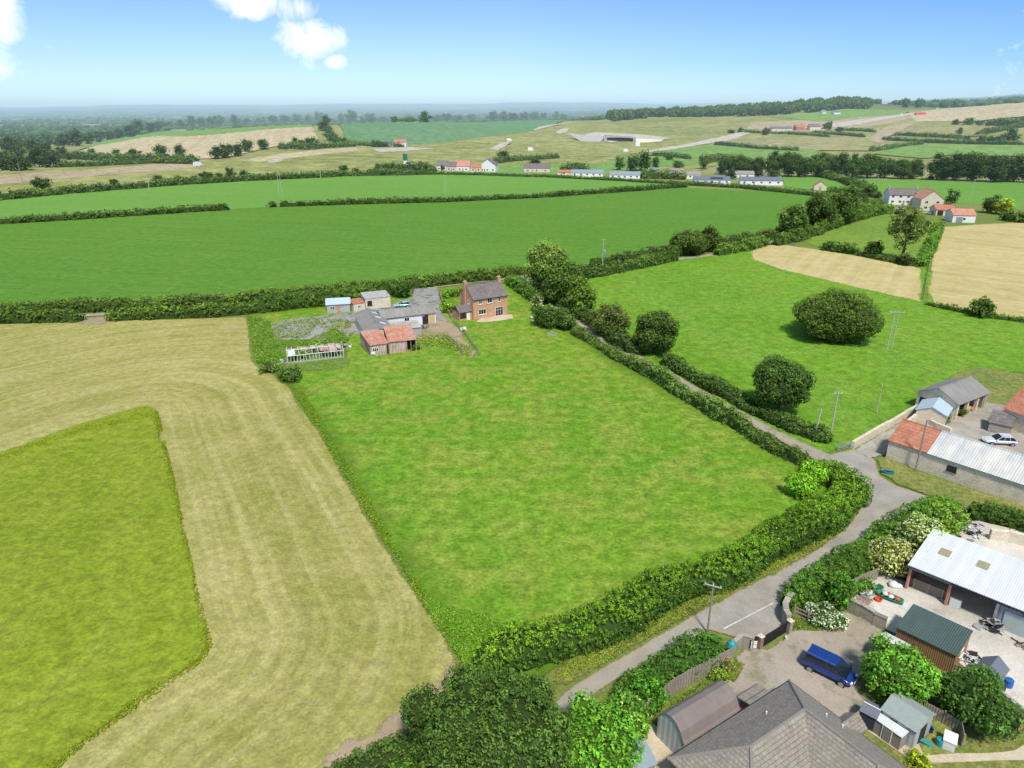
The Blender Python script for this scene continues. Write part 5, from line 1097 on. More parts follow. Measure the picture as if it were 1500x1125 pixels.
# ------------------------------------------------------------------ old yard: L shaped shed
A, B, D = R3((537, 489), (569, 488), (520, 459), 2.5)
va = (W(520, 459, 2.5) - A).normalized(); xb = Vector((va.y, -va.x, 0)); wd = max(4.4, (B - A).dot(xb)); ln = (W(520, 459, 2.5) - A).length
s = Bd('farm_shed', 'long shed with cream wall and mottled grey sheet roof with white rooflights', 'shed', A, A + xb * 5.4, ln)
s.walls(2.4, .9, 'y', mat='render'); s.roof(2.4, .9, 'y', mat='asbestos', e=.3, g=.15)
for y, x in ((4.5, 4.2), (9, 4.0), (12.5, 3.9)): b = MB(); b.slab([(x - .6, y, 2.4 + .9 * (5.4 - (x - .6)) / 2.7 + .16), (x + .6, y, 2.4 + .9 * (5.4 - (x + .6)) / 2.7 + .16), (x + .6, y + 1.1, 2.4 + .9 * (5.4 - (x + .6)) / 2.7 + .16), (x - .6, y + 1.1, 2.4 + .9 * (5.4 - (x - .6)) / 2.7 + .16)], .02); b.build('rooflight', M['skylight'], s.rf)
s.win('l', 5, 1.1, 1.2, .8, mull=1); s.win('l', 11, 1.1, 1.2, .8, mull=1)
A, B, D = R3((560, 466), (638, 457), (545, 455), 2.5)
s = Bd('farm_shed', 'white walled shed with dark grey roof and ochre door beside the drive', 'shed', A, B, 5.2)
s.walls(2.4, 1.0, 'x', mat='white_render'); s.roof(2.4, 1.0, 'x', mat='asbestos_x', e=.3, g=.2); s.door('f', s.L - .9, 1.3, 2.1, 'ochre'); s.opening('f', s.L - 2.4, 1.4, 2.1)
s.win('f', s.L * .45, 1.2, 1.2, .8, mull=1); s.win('f', s.L * .75, 1.9, .8, .4, mull=0, sill=False)
A, B, D = R3((566, 484), (617, 479), (562, 473), 2.0)
s = Bd('lean_to', 'low flat roofed grey block lean-to in front of the white walled shed', 'shed', A, B, min(D, 4.6)); s.walls(1.9, mat='block'); s.roof(1.9, .25, 'x', .999, mat='block', e=.15, g=.1); s.opening('r', 2.2, 1.2, 1.6)
A, B, D = R3((542, 505), (569, 501), (539, 488), 2.4)
s = Bd('rusty_shed', 'left hand rusty red sheeted shed with stained sheet walls and small panes', 'shed', A, B, 6.6); s.walls(2.2, 1.0, 'x', .999, mat='rust_wall'); s.roof(2.2, 1.0, 'x', .999, mat='rust', e=.2, g=.1)
s.win('f', 1.0, .9, 1.2, .8, mull=2, trans=1, sill=False); s.opening('f', s.L - .25, .35, 1.9)
A2 = s.pt(s.L + .08, 0); A, B, D = R3((572, 500), (604, 497), (569, 484), 2.7)
s = Bd('rusty_shed', 'right hand rusty red sheeted shed with a dark open bay', 'shed', A2, A2 + (Vector((B.x, B.y)) - Vector((A.x, A.y))).normalized() * 5.3, 6.4); s.walls(2.4, 1.2, 'x', .999, mat='rust_wall', x1=3.5); s.roof(2.4, 1.2, 'x', .999, mat='rust', e=.25, g=.12)
b = MB(); b.box(3.5, 6.2, 0, 5.3, 6.3, 3.4); b.box(5.2, 0, 0, 5.3, 6.2, 2.3); b.build('back_panel', M['rust_wall'], s.r); b = MB(); b.box(3.51, 1.2, 0, 5.19, 1.25, 2.5); b.build('opening', M['dark'], s.r)  # dark sheet inside the open bay stands in for its shade
b = MB(); b.box(4.2, .0, 0, 4.32, .12, 2.4); b.build('post', M['wood'], s.r)
s = Bd('small_shed', 'small white walled shed with pale blue roof and red door in the old yard', 'shed', W(479.5, 459.5), W(513.5, 457.5), 4.2); s.walls(2.1, .9, 'x', .5, mat='block'); s.roof(2.1, .9, 'x', .5, mat='blue_sheet', e=.25, g=.2, cap=False); s.door('f', s.L * .5, .9, 1.8, 'rust'); s.win('f', s.L * .24, 1.0, 1.1, .6, mull=1, sill=False)
s = Bd('stone_shed', 'larger of two flat roofed stone sheds, with a dark four pane window', 'shed', W(536, 454), W(572.5, 450), 4.6); s.walls(2.6, .45, 'x', .999, mat='stone'); s.roof(2.6, .45, 'x', .999, mat='block', e=.1, g=.1); s.win('f', s.L * .17, 1.0, 1.1, 1.1, mat='dark', mull=1, trans=1); s.opening('r', 2.3, 1.2, 2.0)
s = Bd('stone_shed', 'smaller lower stone shed adjoining the one with the four pane window', 'shed', W(518.5, 457.5), W(535.3, 455), 3.4); s.walls(1.9, .35, 'x', .999, mat='stone'); s.roof(1.9, .35, 'x', .999, mat='red_tile', e=.1, g=.1); s.win('f', 1.4, .8, .7, .7)
# collapsed greenhouse
s = Bd('collapsed_greenhouse', 'collapsed greenhouse with pale leaning frame posts and patches of broken roof', 'greenhouse', W(422, 533), W(504, 524), 4.6)
b = MB(); b.box(0, 4.5, 0, s.L, 4.62, 1.5); b.build('back_wall', M['rust_wall'], s.r)
b = MB(); b.box(0, -.06, 0, s.L, .06, .35); b.build('plinth', M['block'], s.r)
rg = random.Random(5); n = 19
for i in range(n):
    x = s.L * i / (n - 1); k = rg.uniform(-.12, .12); b = MB(); b.tube((x, 0, .35), (x + k, .05, 1.45), .05, .05, 5); b.build('post', M['white_render'], s.r)
b = MB(); b.box(-.1, -.05, 1.45, s.L + .1, .09, 1.54); b.box(-.1, 2.2, 1.9, s.L * .8, 2.3, 1.98)
for i in range(0, n, 2): x = s.L * i / (n - 1); b.tube((x, .02, 1.5), (x + rg.uniform(-.2, .2), 4.5, 1.6 + rg.uniform(-.1, .4)), .045, .045, 4)
b.build('roof_frame', M['white_render'], s.r)
for x, w, y0, y1, t in ((6.1, 1.6, .6, 4.0, .1), (7.8, 1.3, .3, 4.2, -.15), (9.2, .9, .8, 4.3, .2), (.2, 1.3, .2, 2.6, -.25), (2.6, 1.2, 2.0, 4.2, .1), (4.4, 1.0, 2.6, 4.3, .0)):
    b = MB(); b.slab([(x, y0, 1.6 + t), (x + w, y0, 1.62), (x + w, y1, 1.75 - t), (x, y1, 1.8)], .04); b.build('roof_sheet', M['rust_wall'] if x > 2 else M['skylight'], s.r)
q = thing('plastic_tank', 'pale tipped over plastic tank in front of the rusty sheds', 'tank', W(547, 521), .3); b = MB(); b.tube((-.1, -.55, .42), (.1, .55, .62), .42, .42, 14); b.build('tank', M['skylight'], q, True); b = MB(); b.tube((-.1, -.62, .4), (-.09, -.56, .41), .18, .18, 10); b.build('cap', M['metal'], q)

# ------------------------------------------------------------------ stone farm by the junction
sb = Bd('stone_barn', 'long pale stone barn, half red tiles and half pale patched sheeting', 'barn', W(1297, 671), W(1520, 748), 7.4)
BW = 2.7; sb.walls(BW, 1.9, 'x', mat='stone'); x_, y_ = sb.loc(W(1351, 649, 3.5)); LR = 4.9
sb.roof(BW, 1.9, 'x', mat='red_tile', e=.2, g=.1, x1=LR - .1, name='tiled_roof'); sb.roof(BW + .02, 1.88, 'x', mat='pale_sheet', e=.25, g=0, x0=LR, name='sheet_roof')
x_, y_ = sb.loc(W(1399, 681, 1.9)); sb.win('f', x_, 1.3, 1.1, .7, mat='black', mull=1); sb.win('l', 3.7, 1.4, .6, .6)
A, B, D = R3((1345, 573), (1404, 592), (1373, 552), 2.8)
s = Bd('open_barn', 'open sided stone barn with an old grey roof at the meadow edge', 'barn', A, B, D); s.roof(2.8, 1.5, 'y', mat='asbestos', e=.3, g=.3); Lx = s.L
b = MB(); b.box(0, 0, -.3, .3, s.D, 2.8); b.box(0, s.D - .3, -.3, Lx, s.D, 2.8); b.box(.3, 0, -.3, Lx - .4, .3, 2.8)
for y, e in ((0, 1), (s.D, -1)): b.add([(0, y, 2.8), (Lx, y, 2.8), (Lx / 2, y, 4.3), (0, y + .3 * e, 2.8), (Lx, y + .3 * e, 2.8), (Lx / 2, y + .3 * e, 4.3)], [(0, 1, 2), (5, 4, 3), (0, 3, 4, 1), (1, 4, 5, 2), (2, 5, 3, 0)])
s.wall = b.build('wall', M['stone'], s.r)
for y in (.1, s.D * .33, s.D * .66, s.D - .5): b = MB(); b.box(Lx - .4, y, -.3, Lx, y + .45, 2.8); b.build('pillar', M['stone'], s.r)
b = MB(); b.box(Lx - 2.6, .35, 0, Lx - 2.5, s.D - .35, 2.6); b.build('opening', M['dark'], s.r); s.opening('f', 1.2, 1.4, 1.7, .4)  # dark sheet behind the pillars stands in for the shade in the barn
A, B, D = R3((1343, 599), (1387, 609), (1365, 589), 2.1)
s = Bd('outbuilding', 'small stone outbuilding with pale blue roof, in front of the open barn', 'outbuilding', A, B, D + .3); s.walls(2.0, .9, 'y', mat='stone'); s.roof(2.0, .9, 'y', mat='blue_sheet', e=.2, g=.15, cap=False)
s.opening('r', s.D * .55, 1.0, 1.7); s.door('r', s.D * .8, .7, 1.7, 'black'); s.opening('r', s.D * .2, .8, 1.5)
A, B, D = R3((1472, 597), (1530, 618), (1485, 564), 3.0)
s = Bd('red_roof_barn', 'stone barn with steep red tiled roof and a skylight at the right edge', 'barn', A, B, 8.2); s.walls(2.9, 3.0, 'x', mat='stone'); s.roof(2.9, 3.0, 'x', mat='red_tile', e=.2, g=.2)
b = MB(); b.slab([(1.4, 1.9, 4.5), (2.4, 1.9, 4.5), (2.4, 2.9, 5.23), (1.4, 2.9, 5.23)], .05); b.build('skylight', M['skylight'], s.rf)
A, B, D = R3((1450, 618), (1482, 625), (1460, 603), 1.6)
s = Bd('stone_store', 'low grey stone store with mossy grey lean-to roof beside the white car', 'store', A, B, 3.6); s.walls(1.5, .8, 'x', .999, mat='grey_stone'); s.roof(1.5, .8, 'x', .999, mat='grey_tile', e=.15, g=.15); s.opening('r', 1.5, .8, 1.2)
q = thing('log_rack', 'ochre timber log rack between the grey stone store and the red roofed barn', 'rack', W(1494, 630), -.7)
b = MB(); b.slab([(-1, -.6, 1.5), (1, -.6, 1.5), (1, .6, 1.7), (-1, .6, 1.7)], .06); b.build('roof', M['ochre'], q)
for x in (-.9, .9):
    for y in (-.5, .5): b = MB(); b.box(x - .05, y - .05, 0, x + .05, y + .05, 1.42 + (y + .5) * .1); b.build('post', M['ochre'], q)
b = MB(); rg = random.Random(3)
for k in range(5):
    for j in range(7): b.tube((-.8 + j * .26, -.45, .15 + k * .24), (-.8 + j * .26, .45, .15 + k * .24), .11, .11, 7)
b.build('logs', M['ochre'], q)
q = thing('timber_stack', 'stack of orange brown planks beside the open barn pillars', 'stack', W(1415, 603), .8); b = MB(); rg = random.Random(9)
for k in range(6): b.box(-.9 + rg.uniform(-.2, .2), -.4, .02 + k * .13, 1. + rg.uniform(-.3, .3), .4, .12 + k * .13)
b.build('planks', M['ochre'], q)

# ------------------------------------------------------------------ walls and fences
def wall_line(name, label, px, h, t, mat, cat='wall', cap=None, world=False):
    p = [W(*q) for q in px] if not world else px; b = MB(); c = MB(); o0 = p[0].copy()
    for i in range(len(p) - 1):
        a, d = p[i] - o0, p[i + 1] - o0; u = (d - a).normalized(); n = Vector((-u.y, u.x, 0)) * t / 2; hh = h * (1 + .06 * math.sin(i * 2.3))
        P = [a - n, d - n, d + n, a + n]; b.add([(q.x, q.y, -.2) for q in P] + [(q.x, q.y, hh) for q in P], [(3, 2, 1, 0), (4, 5, 6, 7), (0, 1, 5, 4), (1, 2, 6, 5), (2, 3, 7, 6), (3, 0, 4, 7)])
        if cap: n *= 1.3; P = [a - n, d - n, d + n, a + n]; c.add([(q.x, q.y, hh + .002) for q in P] + [(q.x, q.y, hh + .09) for q in P], [(3, 2, 1, 0), (4, 5, 6, 7), (0, 1, 5, 4), (1, 2, 6, 5), (2, 3, 7, 6), (3, 0, 4, 7)])
    if cap:
        r = thing(name, label, cat, o0); b.build('wall_body', M[mat], r); c.build('coping', M[cap], r); return r
    o = b.build(name, M[mat]); o.location = o0; return meta(o, label, cat)
wall_line('stone_wall', 'pale stone wall between meadow and farm drive', [(1248, 657), (1275, 641), (1300, 627), (1325, 612), (1344, 602)], 1.1, .45, 'stone')
wall_line('stone_wall', 'low stone wall joining the long barn to the blue roofed outbuilding', [(1322, 632), (1346, 612)], 1.3, .4, 'stone')
wall_line('stone_wall', 'low stone wall from the outbuilding corner across the farm yard', [(1349, 616), (1372, 628), (1392, 636)], .9, .4, 'stone')
wall_line('garden_wall', 'weathered stone wall between gravel drive and concrete yard', [(1241, 893), (1258, 902), (1278, 914), (1296, 922)], 1.3, .35, 'dry_wall', cap='grey_stone')
wall_line('gate_wall', 'curved stone wall on the right side of the drive gate', [(1153, 921), (1148, 912), (1147, 903), (1152, 893), (1158, 888)], 1.5, .4, 'dry_wall', cap='grey_stone')
wall_line('gate_wall', 'short stone wall on the left side of the drive gate', [(1073, 955), (1085, 945), (1103, 950)], 1.1, .3, 'dry_wall', cap='grey_stone')
wall_line('stone_wall', 'low wall at the yard edge below the slate roofed shed', [(1462, 1022), (1490, 1045), (1530, 1075)], .8, .3, 'block')
wall_line('retaining_wall', 'buff stone retaining wall behind the concrete hardstanding', [(1448, 790), (1475, 793), (1502, 800), (1540, 812)], 1.3, .5, 'stone')
wall_line('kerb_wall', 'low kerb of blocks along the road side of the stone barn verge', [(1450, 730), (1468, 735)], .5, .4, 'stone') if False else None
def fence(name, label, px, h, mat='fence', step=1.8, post='wood', gap=0, cat='fence', rails=0):
    p = [W(*q) for q in px]; r = thing(name, label, cat, p[0]); pan = MB(); o0 = p[0]; allp = []
    for i in range(len(p) - 1):
        a, d = p[i] - o0, p[i + 1] - o0; L = (d - a).length; k = max(1, round(L / step)); u = (d - a) / L; n = Vector((-u.y, u.x, 0))
        for j in range(k):
            s0 = a + u * (L * j / k); s1 = a + u * (L * (j + 1) / k); allp.append(s0)
            if rails:
                for z in [h * (q + .6) / rails for q in range(rails)]: pan.add([s0 - n * .03 + Vector((0, 0, z)), s1 - n * .03 + Vector((0, 0, z)), s1 + n * .03 + Vector((0, 0, z)), s0 + n * .03 + Vector((0, 0, z))] + [s0 - n * .03 + Vector((0, 0, z + .11)), s1 - n * .03 + Vector((0, 0, z + .11)), s1 + n * .03 + Vector((0, 0, z + .11)), s0 + n * .03 + Vector((0, 0, z + .11))], [(3, 2, 1, 0), (4, 5, 6, 7), (0, 1, 5, 4), (1, 2, 6, 5), (2, 3, 7, 6), (3, 0, 4, 7)])
            else:
                m = 12
                for q in range(m):
                    c0 = s0 + (s1 - s0) * (q / m); c1 = s0 + (s1 - s0) * ((q + .92) / m); w = .02 + .012 * (q % 2); hh = h + .02 * math.sin(q * 5.1 + j)
                    P = [c0 - n * w, c1 - n * w, c1 + n * w, c0 + n * w]; pan.add([v + Vector((0, 0, .03)) for v in P] + [v + Vector((0, 0, hh)) for v in P], [(3, 2, 1, 0), (4, 5, 6, 7), (0, 1, 5, 4), (1, 2, 6, 5), (2, 3, 7, 6), (3, 0, 4, 7)])
    allp.append(p[-1] - o0); pan.build('rails' if rails else 'panel', M[mat], r)
    for q in allp: b = MB(); b.box(q.x - .06, q.y - .06, 0, q.x + .06, q.y + .06, h + .12); b.build('post', M[post], r)
    return r
fence('timber_fence', 'curving grey timber garden fence along the roadside hedge', [(934, 1066), (947, 1052), (962, 1037), (985, 1018), (1010, 1003), (1036, 990), (1058, 978), (1072, 971)], 1.7)
fence('timber_fence', 'short grey timber fence behind the white rose bush', [(1162, 903), (1182, 912), (1199, 916)], 1.2, rails=3, step=1.4)
fence('timber_fence', 'timber fence of the concrete yard beside the road hedge', [(1237, 872), (1256, 862), (1283, 850)], 1.5)
fence('timber_fence', 'grey timber fence at the back of the small garden sheds', [(1350, 1045), (1380, 1060), (1404, 1075), (1408, 1095)], 1.2, step=1.3)
fence('timber_fence', 'thin timber fence between garden lawn and concrete yard', [(1322, 945), (1350, 962), (1380, 978), (1402, 990), (1430, 1008), (1462, 1025)], 1.0)
fence('wire_fence', 'broken post and rail fence crossing from the yard into the pasture', [(655, 497), (668, 508), (679, 522)], 1.2, rails=2, step=1.6)
fence('wire_fence', 'leaning post and rail fence right of the broken one', [(664, 472), (682, 492), (703, 522)], 1.1, rails=2, step=2.2)
fence('wire_fence', 'wooden drive fence along the brick house lawn', [(643, 432), (649, 447), (661, 468)], 1.1, rails=3, step=1.8)
fence('wire_fence', 'low post and rail fence between stubble field and track', [(1363, 380), (1358, 405), (1352, 440)], 1.2, rails=2, step=3)
# entrance gate
def gate(name, label, a, b_, h, mat, bars=True):
    A, B = W(*a), W(*b_); v = B - A; r = thing(name, label, 'gate', A, math.atan2(v.y, v.x)); L = v.length; m = MB()
    for z in (0.08, h - .08): m.box(0, -.03, z, L, .03, z + .08)
    for x in (0, L / 2 - .04, L - .07): m.box(x, -.031, .16, x + .07, .031, h - .08)
    m.build('frame', M[mat], r)
    m = MB()
    if bars:
        k = int(L / .11)
        for i in range(1, k): m.box(L * i / k - .045, -.012, .17, L * i / k + .045, .012, h - .09)
    else:
        for z in [.3 + i * (h - .5) / 4 for i in range(4)]: m.box(.08, -.015, z, L - .08, .015, z + .05)
    m.build('bars', M[mat], r); return r
gate('driveway_gate', 'black slatted drive gate opening off the road', (1116, 949), (1152, 926), 1.25, 'black')
def pier(label, px, py, h, w, mat, cap=True):
    r = thing('gate_pier', label, 'gate pier', W(px, py), .5); b = MB(); b.box(-w / 2, -w / 2, -.1, w / 2, w / 2, h); b.build('pier_body', M[mat], r)
    b = MB(); b.box(-w / 2 - .05, -w / 2 - .05, h + .002, w / 2 + .05, w / 2 + .05, h + .09); b.box(-w * .25, -w * .25, h + .09, w * .25, w * .25, h + .2); b.build('cap', M['stone'], r)
pier('brick gate pier left of the black gate', 1112, 950, 1.35, .4, 'purple_brick'); pier('brick gate pier right of the black gate', 1155, 927, 1.35, .4, 'dry_wall')
q = thing('parcel_box', 'black framed parcel box with a white door beside the gate pier', 'box', W(1102, 948), .1); b = MB(); b.box(-.38, -.2, 0, .38, .2, 1.0); b.build('box_body', M['black'], q); b = MB(); b.box(-.28, -.23, .5, .28, -.2, .85); b.box(-.28, -.23, .1, .28, -.2, .42); b.build('door', M['white'], q)
gate('field_gate', 'grey metal gate leaning at the yard fence', (1262, 868), (1276, 858), 1.2, 'metal', False)
gate('field_gate', 'metal field gate where the drive meets the meadow', (1226, 660), (1246, 656), 1.1, 'metal', False)
gate('field_gate', 'pale field gate by the lane at the paddock', (1147, 356), (1165, 361), 1.3, 'metal', False)

# ------------------------------------------------------------------ white roofed barn
A, B, D = R3((1334, 826), (1530, 904), (1364, 785), 3.0)
wb = Bd('steel_barn', 'open fronted steel barn with pale corrugated roof over the concrete yard', 'barn', A, B, D); L, D = wb.L, wb.D
x1, _ = wb.loc(W(1388, 882)); x2, _ = wb.loc(W(1457, 915)); x2 = max(x2, x1 + 3.2)
b = MB(); b.box(.1, D - .15, -.2, L, D, 3.5); b.box(0, .25, -.2, .12, D, 2.9); b.box(.12, .9, -.2, x1 - .1, 1.05, 1.0); b.build('wall', M['purple_brick'], wb.r)
b = MB(); b.box(x2, .1, -.2, L, .22, 2.9); b.box(x2, .22, -.2, x2 + .12, D - .2, 2.9); b.build('cladding', M['lilac_wall'], wb.r)
b = MB(); b.box(x2 + .5, .02, 0, x2 + 4.2, .09, 2.1); b.build('roller_door', M['roller'], wb.r); b = MB(); b.box(x2 + 1.7, .02, 2.3, x2 + 2.9, .09, 2.75); b.build('window', M['glass'], wb.r)
for x in (.1, x1, x2 - .15): b = MB(); b.box(x - .12, 0, -.2, x + .12, .24, 2.95); b.build('post', M['rust'] if x < 5 else M['metal'], wb.r)
wb.roof(2.95, .9, 'x', .999, mat='white_sheet', e=.35, g=.15, t=.08)
b = MB(); b.slab([(x2 + 1.6, 3.2, 3.62), (L + .1, 3.2, 3.62), (L + .1, D + 1.4, 4.15), (x2 + 1.6, D + 1.4, 4.15)], .07); b.build('upper_roof', M['white_sheet'], wb.r)
b = MB(); b.box(-.1, -.3, 2.62, x1, -.24, 2.86); b.build('fascia', M['green_sheet'], wb.r); b = MB(); b.box(x1 + .02, -.3, 2.68, L, -.25, 2.84); b.build('gutter', M['black'], wb.r)
for px, py in ((1384, 810), (1440, 829)):
    x, y = wb.loc(W(px, py, 3.5)); sl_ = .9 / D; b = MB(); b.slab([(x - .5, y - .55, 2.95 + sl_ * (y - .55) + .16), (x + .5, y - .55, 2.95 + sl_ * (y - .55) + .16), (x + .5, y + .55, 2.95 + sl_ * (y + .55) + .16), (x - .5, y + .55, 2.95 + sl_ * (y + .55) + .16)], .03); b.build('rooflight', M['rooflight'], wb.rf)
b = MB()
for k in range(6): b.box(.5, .62, .12 + k * .2, x1 - .5, .66, .17 + k * .2)
for x in (.5, x1 * .5, x1 - .55): b.box(x, .6, .05, x + .06, .68, 1.25)
o = b.build('bay_gate', M['metal'], wb.r)
def box_thing(name, label, cat, px, py, rz, parts):
    r = thing(name, label, cat, W(px, py), rz)
    for nm, mat, bx in parts:
        b = MB()
        for q in bx: b.box(*q)
        b.build(nm, M[mat], r)
    return r
box_thing('steel_cabinet', 'grey steel cabinet standing at the barn post', 'cabinet', 1398, 889, -.75, [('cabinet_body', 'metal', [(-.5, -.3, 0, .5, .3, 1.1)]), ('door', 'skylight', [(-.44, -.34, .1, .44, -.302, 1.0)])])
# scrap between the bays
def scrap(name, label, px, py, r, n, mats, seed, hz=.9, cat='scrap'):
    rg = random.Random(seed); t = thing(name, label, cat, W(px, py), 0); 
    for m in mats:
        b = MB()
        for _ in range(n // len(mats)):
            x, y = rg.gauss(0, r * .45), rg.gauss(0, r * .45); z = rg.uniform(0.05, hz) * max(.2, 1 - math.hypot(x, y) / r / 1.4); a = rg.uniform(0, 3.14); e = rg.uniform(-.5, .5); l = rg.uniform(.15, .6)
            if rg.random() < .5: b.tube((x - math.cos(a) * l, y - math.sin(a) * l, max(.05, z - e * .3)), (x + math.cos(a) * l, y + math.sin(a) * l, max(.05, z + e * .3)), .05, .05, 5)
            else:
                w = rg.uniform(.15, .35); u = Vector((math.cos(a), math.sin(a), e * .5)) * l * .6; v = Vector((-math.sin(a), math.cos(a), rg.uniform(-.3, .3))) * w; c = Vector((x, y, z + .1)); b.slab([c - u - v, c + u - v, c + u + v, c - u + v], .04)
        b.build('pieces', M[m], t)
scrap('scrap_heap', 'heap of grey scrap metal and rubble at the top of the concrete yard', 1412, 775, 2.0, 90, ['metal', 'block', 'skylight', 'dark'], 1)
scrap('scrap_heap', 'rusty machinery and pipes leaning at the barn bay post', 1452, 920, .8, 70, ['metal', 'dark', 'block'], 2, 1.2)
scrap('scrap_heap', 'dark clutter stored at the left end of the steel barn', 1322, 846, 1.0, 36, ['dark', 'metal', 'navy'], 3, 1.0)
scrap('scrap_heap', 'stacked grey offcuts against the timber yard fence', 1266, 872, .8, 36, ['metal', 'wood', 'skylight'], 4, .8)
scrap('rubble', 'small scatter of red brick rubble behind the orange bucket', 1264, 881, .6, 40, ['purple_brick', 'wood'], 5, .15, 'rubble')
scrap('scrap_heap', 'rusty oddments on the yard at the right edge', 1496, 946, .5, 18, ['wood', 'dark'], 6, .3)
scrap('scrap_heap', 'pale clutter and frames behind the green roofed cabin', 1422, 968, .8, 30, ['skylight', 'metal', 'dark'], 7, .8)
# green skip boat, bucket, sacks
q = thing('rowing_boat', 'long green open boat loaded with white and red bags', 'boat', W(1301, 878), -.75); b = MB(); st = [(-1.3, .12, .55), (-1.0, .38, .5), (-.3, .52, .46), (.5, .52, .46), (1.1, .42, .48), (1.3, .3, .5)]
vs = []
for x, w, hh in st: vs += [(x, -w, hh), (x, -w * .55, .05), (x, w * .55, .05), (x, w, hh), (x, w * .85, hh), (x, w * .5, .12), (x, -w * .5, .12), (x, -w * .85, hh)]
fs = [(i * 8 + j, i * 8 + (j + 1) % 8, i * 8 + 8 + (j + 1) % 8, i * 8 + 8 + j) for i in range(5) for j in range(8)]; fs += [(7, 6, 5, 4, 3, 2, 1, 0), tuple(range(40, 48))]
M['boat_green'] = plain_mat('green_plastic', (.02, .17, .10), .5, .1, 3); M['red_plastic'] = plain_mat('orange_red_plastic', (.62, .10, .045), .5, .1, 3); M['teal_plastic'] = plain_mat('teal_plastic', (.03, .27, .30), .5, .1, 3); M['blue_plastic'] = plain_mat('blue_plastic', (.02, .13, .42), .45, .1, 3); M['cream_plastic'] = plain_mat('pale_plastic', (.66, .68, .66), .5, .05, 3); M['flower_pot'] = plain_mat('terracotta', (.42, .18, .09), .8, .1, 3)
b.add(vs, fs); b.build('hull', M['boat_green'], q, True); b = MB(); b.box(-.5, -.38, .36, -.42, .38, .42); b.box(.6, -.38, .36, .68, .38, .42); b.build('thwart', M['wood'], q)
def blob(b, c, r, sq=.6):
    k = len(b.v); rg = random.Random(int(c[0] * 100 + c[1] * 17)); b.v += [(c[0] + v[0] * r * rg.uniform(.85, 1.1), c[1] + v[1] * r * rg.uniform(.85, 1.1), max(.01, c[2] + v[2] * r * sq)) for v in ICOV]; b.f += [tuple(int(i) + k for i in f) for f in ICOF]; return b
t = thing('sacks', 'white and red bags piled in the green boat', 'bags', W(1301, 878) + Vector((0, 0, .3)), -.75); blob(blob(MB(), (-.35, .05, .2), .33), (.2, -.05, .18), .3).build('white_bags', M['cream_plastic'], t, True); blob(blob(MB(), (-.05, .1, .3), .2), (.75, .05, .15), .25).build('red_bags', M['red_plastic'], t, True)
t = thing('white_bag', 'large white bulk bag beside the green boat', 'bag', W(1308, 860), .3); blob(blob(MB(), (0, 0, .3), .5, .7), (.5, -.2, .2), .35).build('bag_body', M['cream_plastic'], t, True); b = MB(); b.tube((-.1, 0, .6), (.1, 0, .72), .04, .04, 6); b.build('handle', M['white'], t)
def tub(name, label, cat, px, py, r, h, mat, lid=None):
    t = thing(name, label, cat, W(px, py), 0); MB().lathe([(r * .8, 0), (r, h), (r * 1.06, h), (r * 1.06, h + .03), (r * .9, h + .03), (r * .75, .1)] if not lid else [(r * .95, 0), (r, h * .5), (r * .95, h)], 16).build('body', M[mat], t, False)
    if lid: MB().lathe([(r, h), (r, h + .05), (r * .3, h + .12)], 16).build('lid', M[lid], t)
    return t
tub('bucket', 'orange red tub on the concrete near the boat', 'tub', 1286, 881, .34, .35, 'red_plastic'); t = thing('water_trough', 'small teal and dark oval trough on the grass verge at the road junction', 'trough', W(1300, 694), -.4); MB().lathe([(.5, 0), (.62, .38), (.62, .42), (.54, .42), (.45, .12)], 16).build('basin', M['teal_plastic'], t); MB().lathe([(.5, .3), (.5, .33)], 16).build('water', M['glass'], t); t.scale = (1.35, .7, 1)
tub('barrel', 'bright blue barrel beside the slate roofed shed', 'barrel', 1476, 1006, .34, .7, 'blue_plastic', 'blue_plastic'); tub('barrel', 'navy barrel against the slate roofed shed gable', 'barrel', 1467, 1011, .27, .6, 'navy', 'navy')
t = thing('wheelbarrow', 'yellow green wheelbarrow at the end of the boat', 'wheelbarrow', W(1286, 866), .4); b = MB(); b.add([(-.4, -.3, .6), (.4, -.3, .6), (.4, .3, .6), (-.4, .3, .6), (-.25, -.18, .3), (.2, -.18, .3), (.2, .18, .3), (-.25, .18, .3)], [(4, 5, 6, 7), (0, 1, 5, 4), (1, 2, 6, 5), (2, 3, 7, 6), (3, 0, 4, 7)]); b.build('tray', M['boat_green'], t); MB().tube((.5, -.04, .18), (.5, .04, .18), .18, .18, 12).build('wheel', M['black'], t); b = MB(); b.tube((.5, -.1, .18), (-.8, -.28, .5), .02, .02, 5); b.tube((.5, .1, .18), (-.8, .28, .5), .02, .02, 5); b.build('handle', M['metal'], t)

# ------------------------------------------------------------------ green roofed cabin and garden sheds
A, B, D = R3((1314.5, 917.6), (1401, 959), (1340, 890), 2.2)
s = Bd('timber_cabin', 'long brown boarded cabin with dark green corrugated roof', 'cabin', A, B, D); s.walls(2.1, .35, 'x', .999, mat='brown_wood'); s.roof(2.1, .35, 'x', .999, mat='green_sheet', e=.15, g=.1, t=.06); s.win('r', D * .5, 1.0, .8, .6)
A, B, D = R3((1281.6, 943), (1318, 962), (1298, 930), 1.9)
s = Bd('garden_tent', 'dark green sided garden shelter with white roof, half behind the round tree', 'shelter', A, B, D + .3); s.walls(1.8, .35, 'x', mat='green_sheet'); s.roof(1.8, .35, 'x', mat='cream_plastic', e=.05, g=.05, cap=False); s.door('f', s.L * .5, .8, 1.6, 'cream_plastic')
A, B, D = R3((1428, 980), (1463, 998), (1443, 965), 1.7)
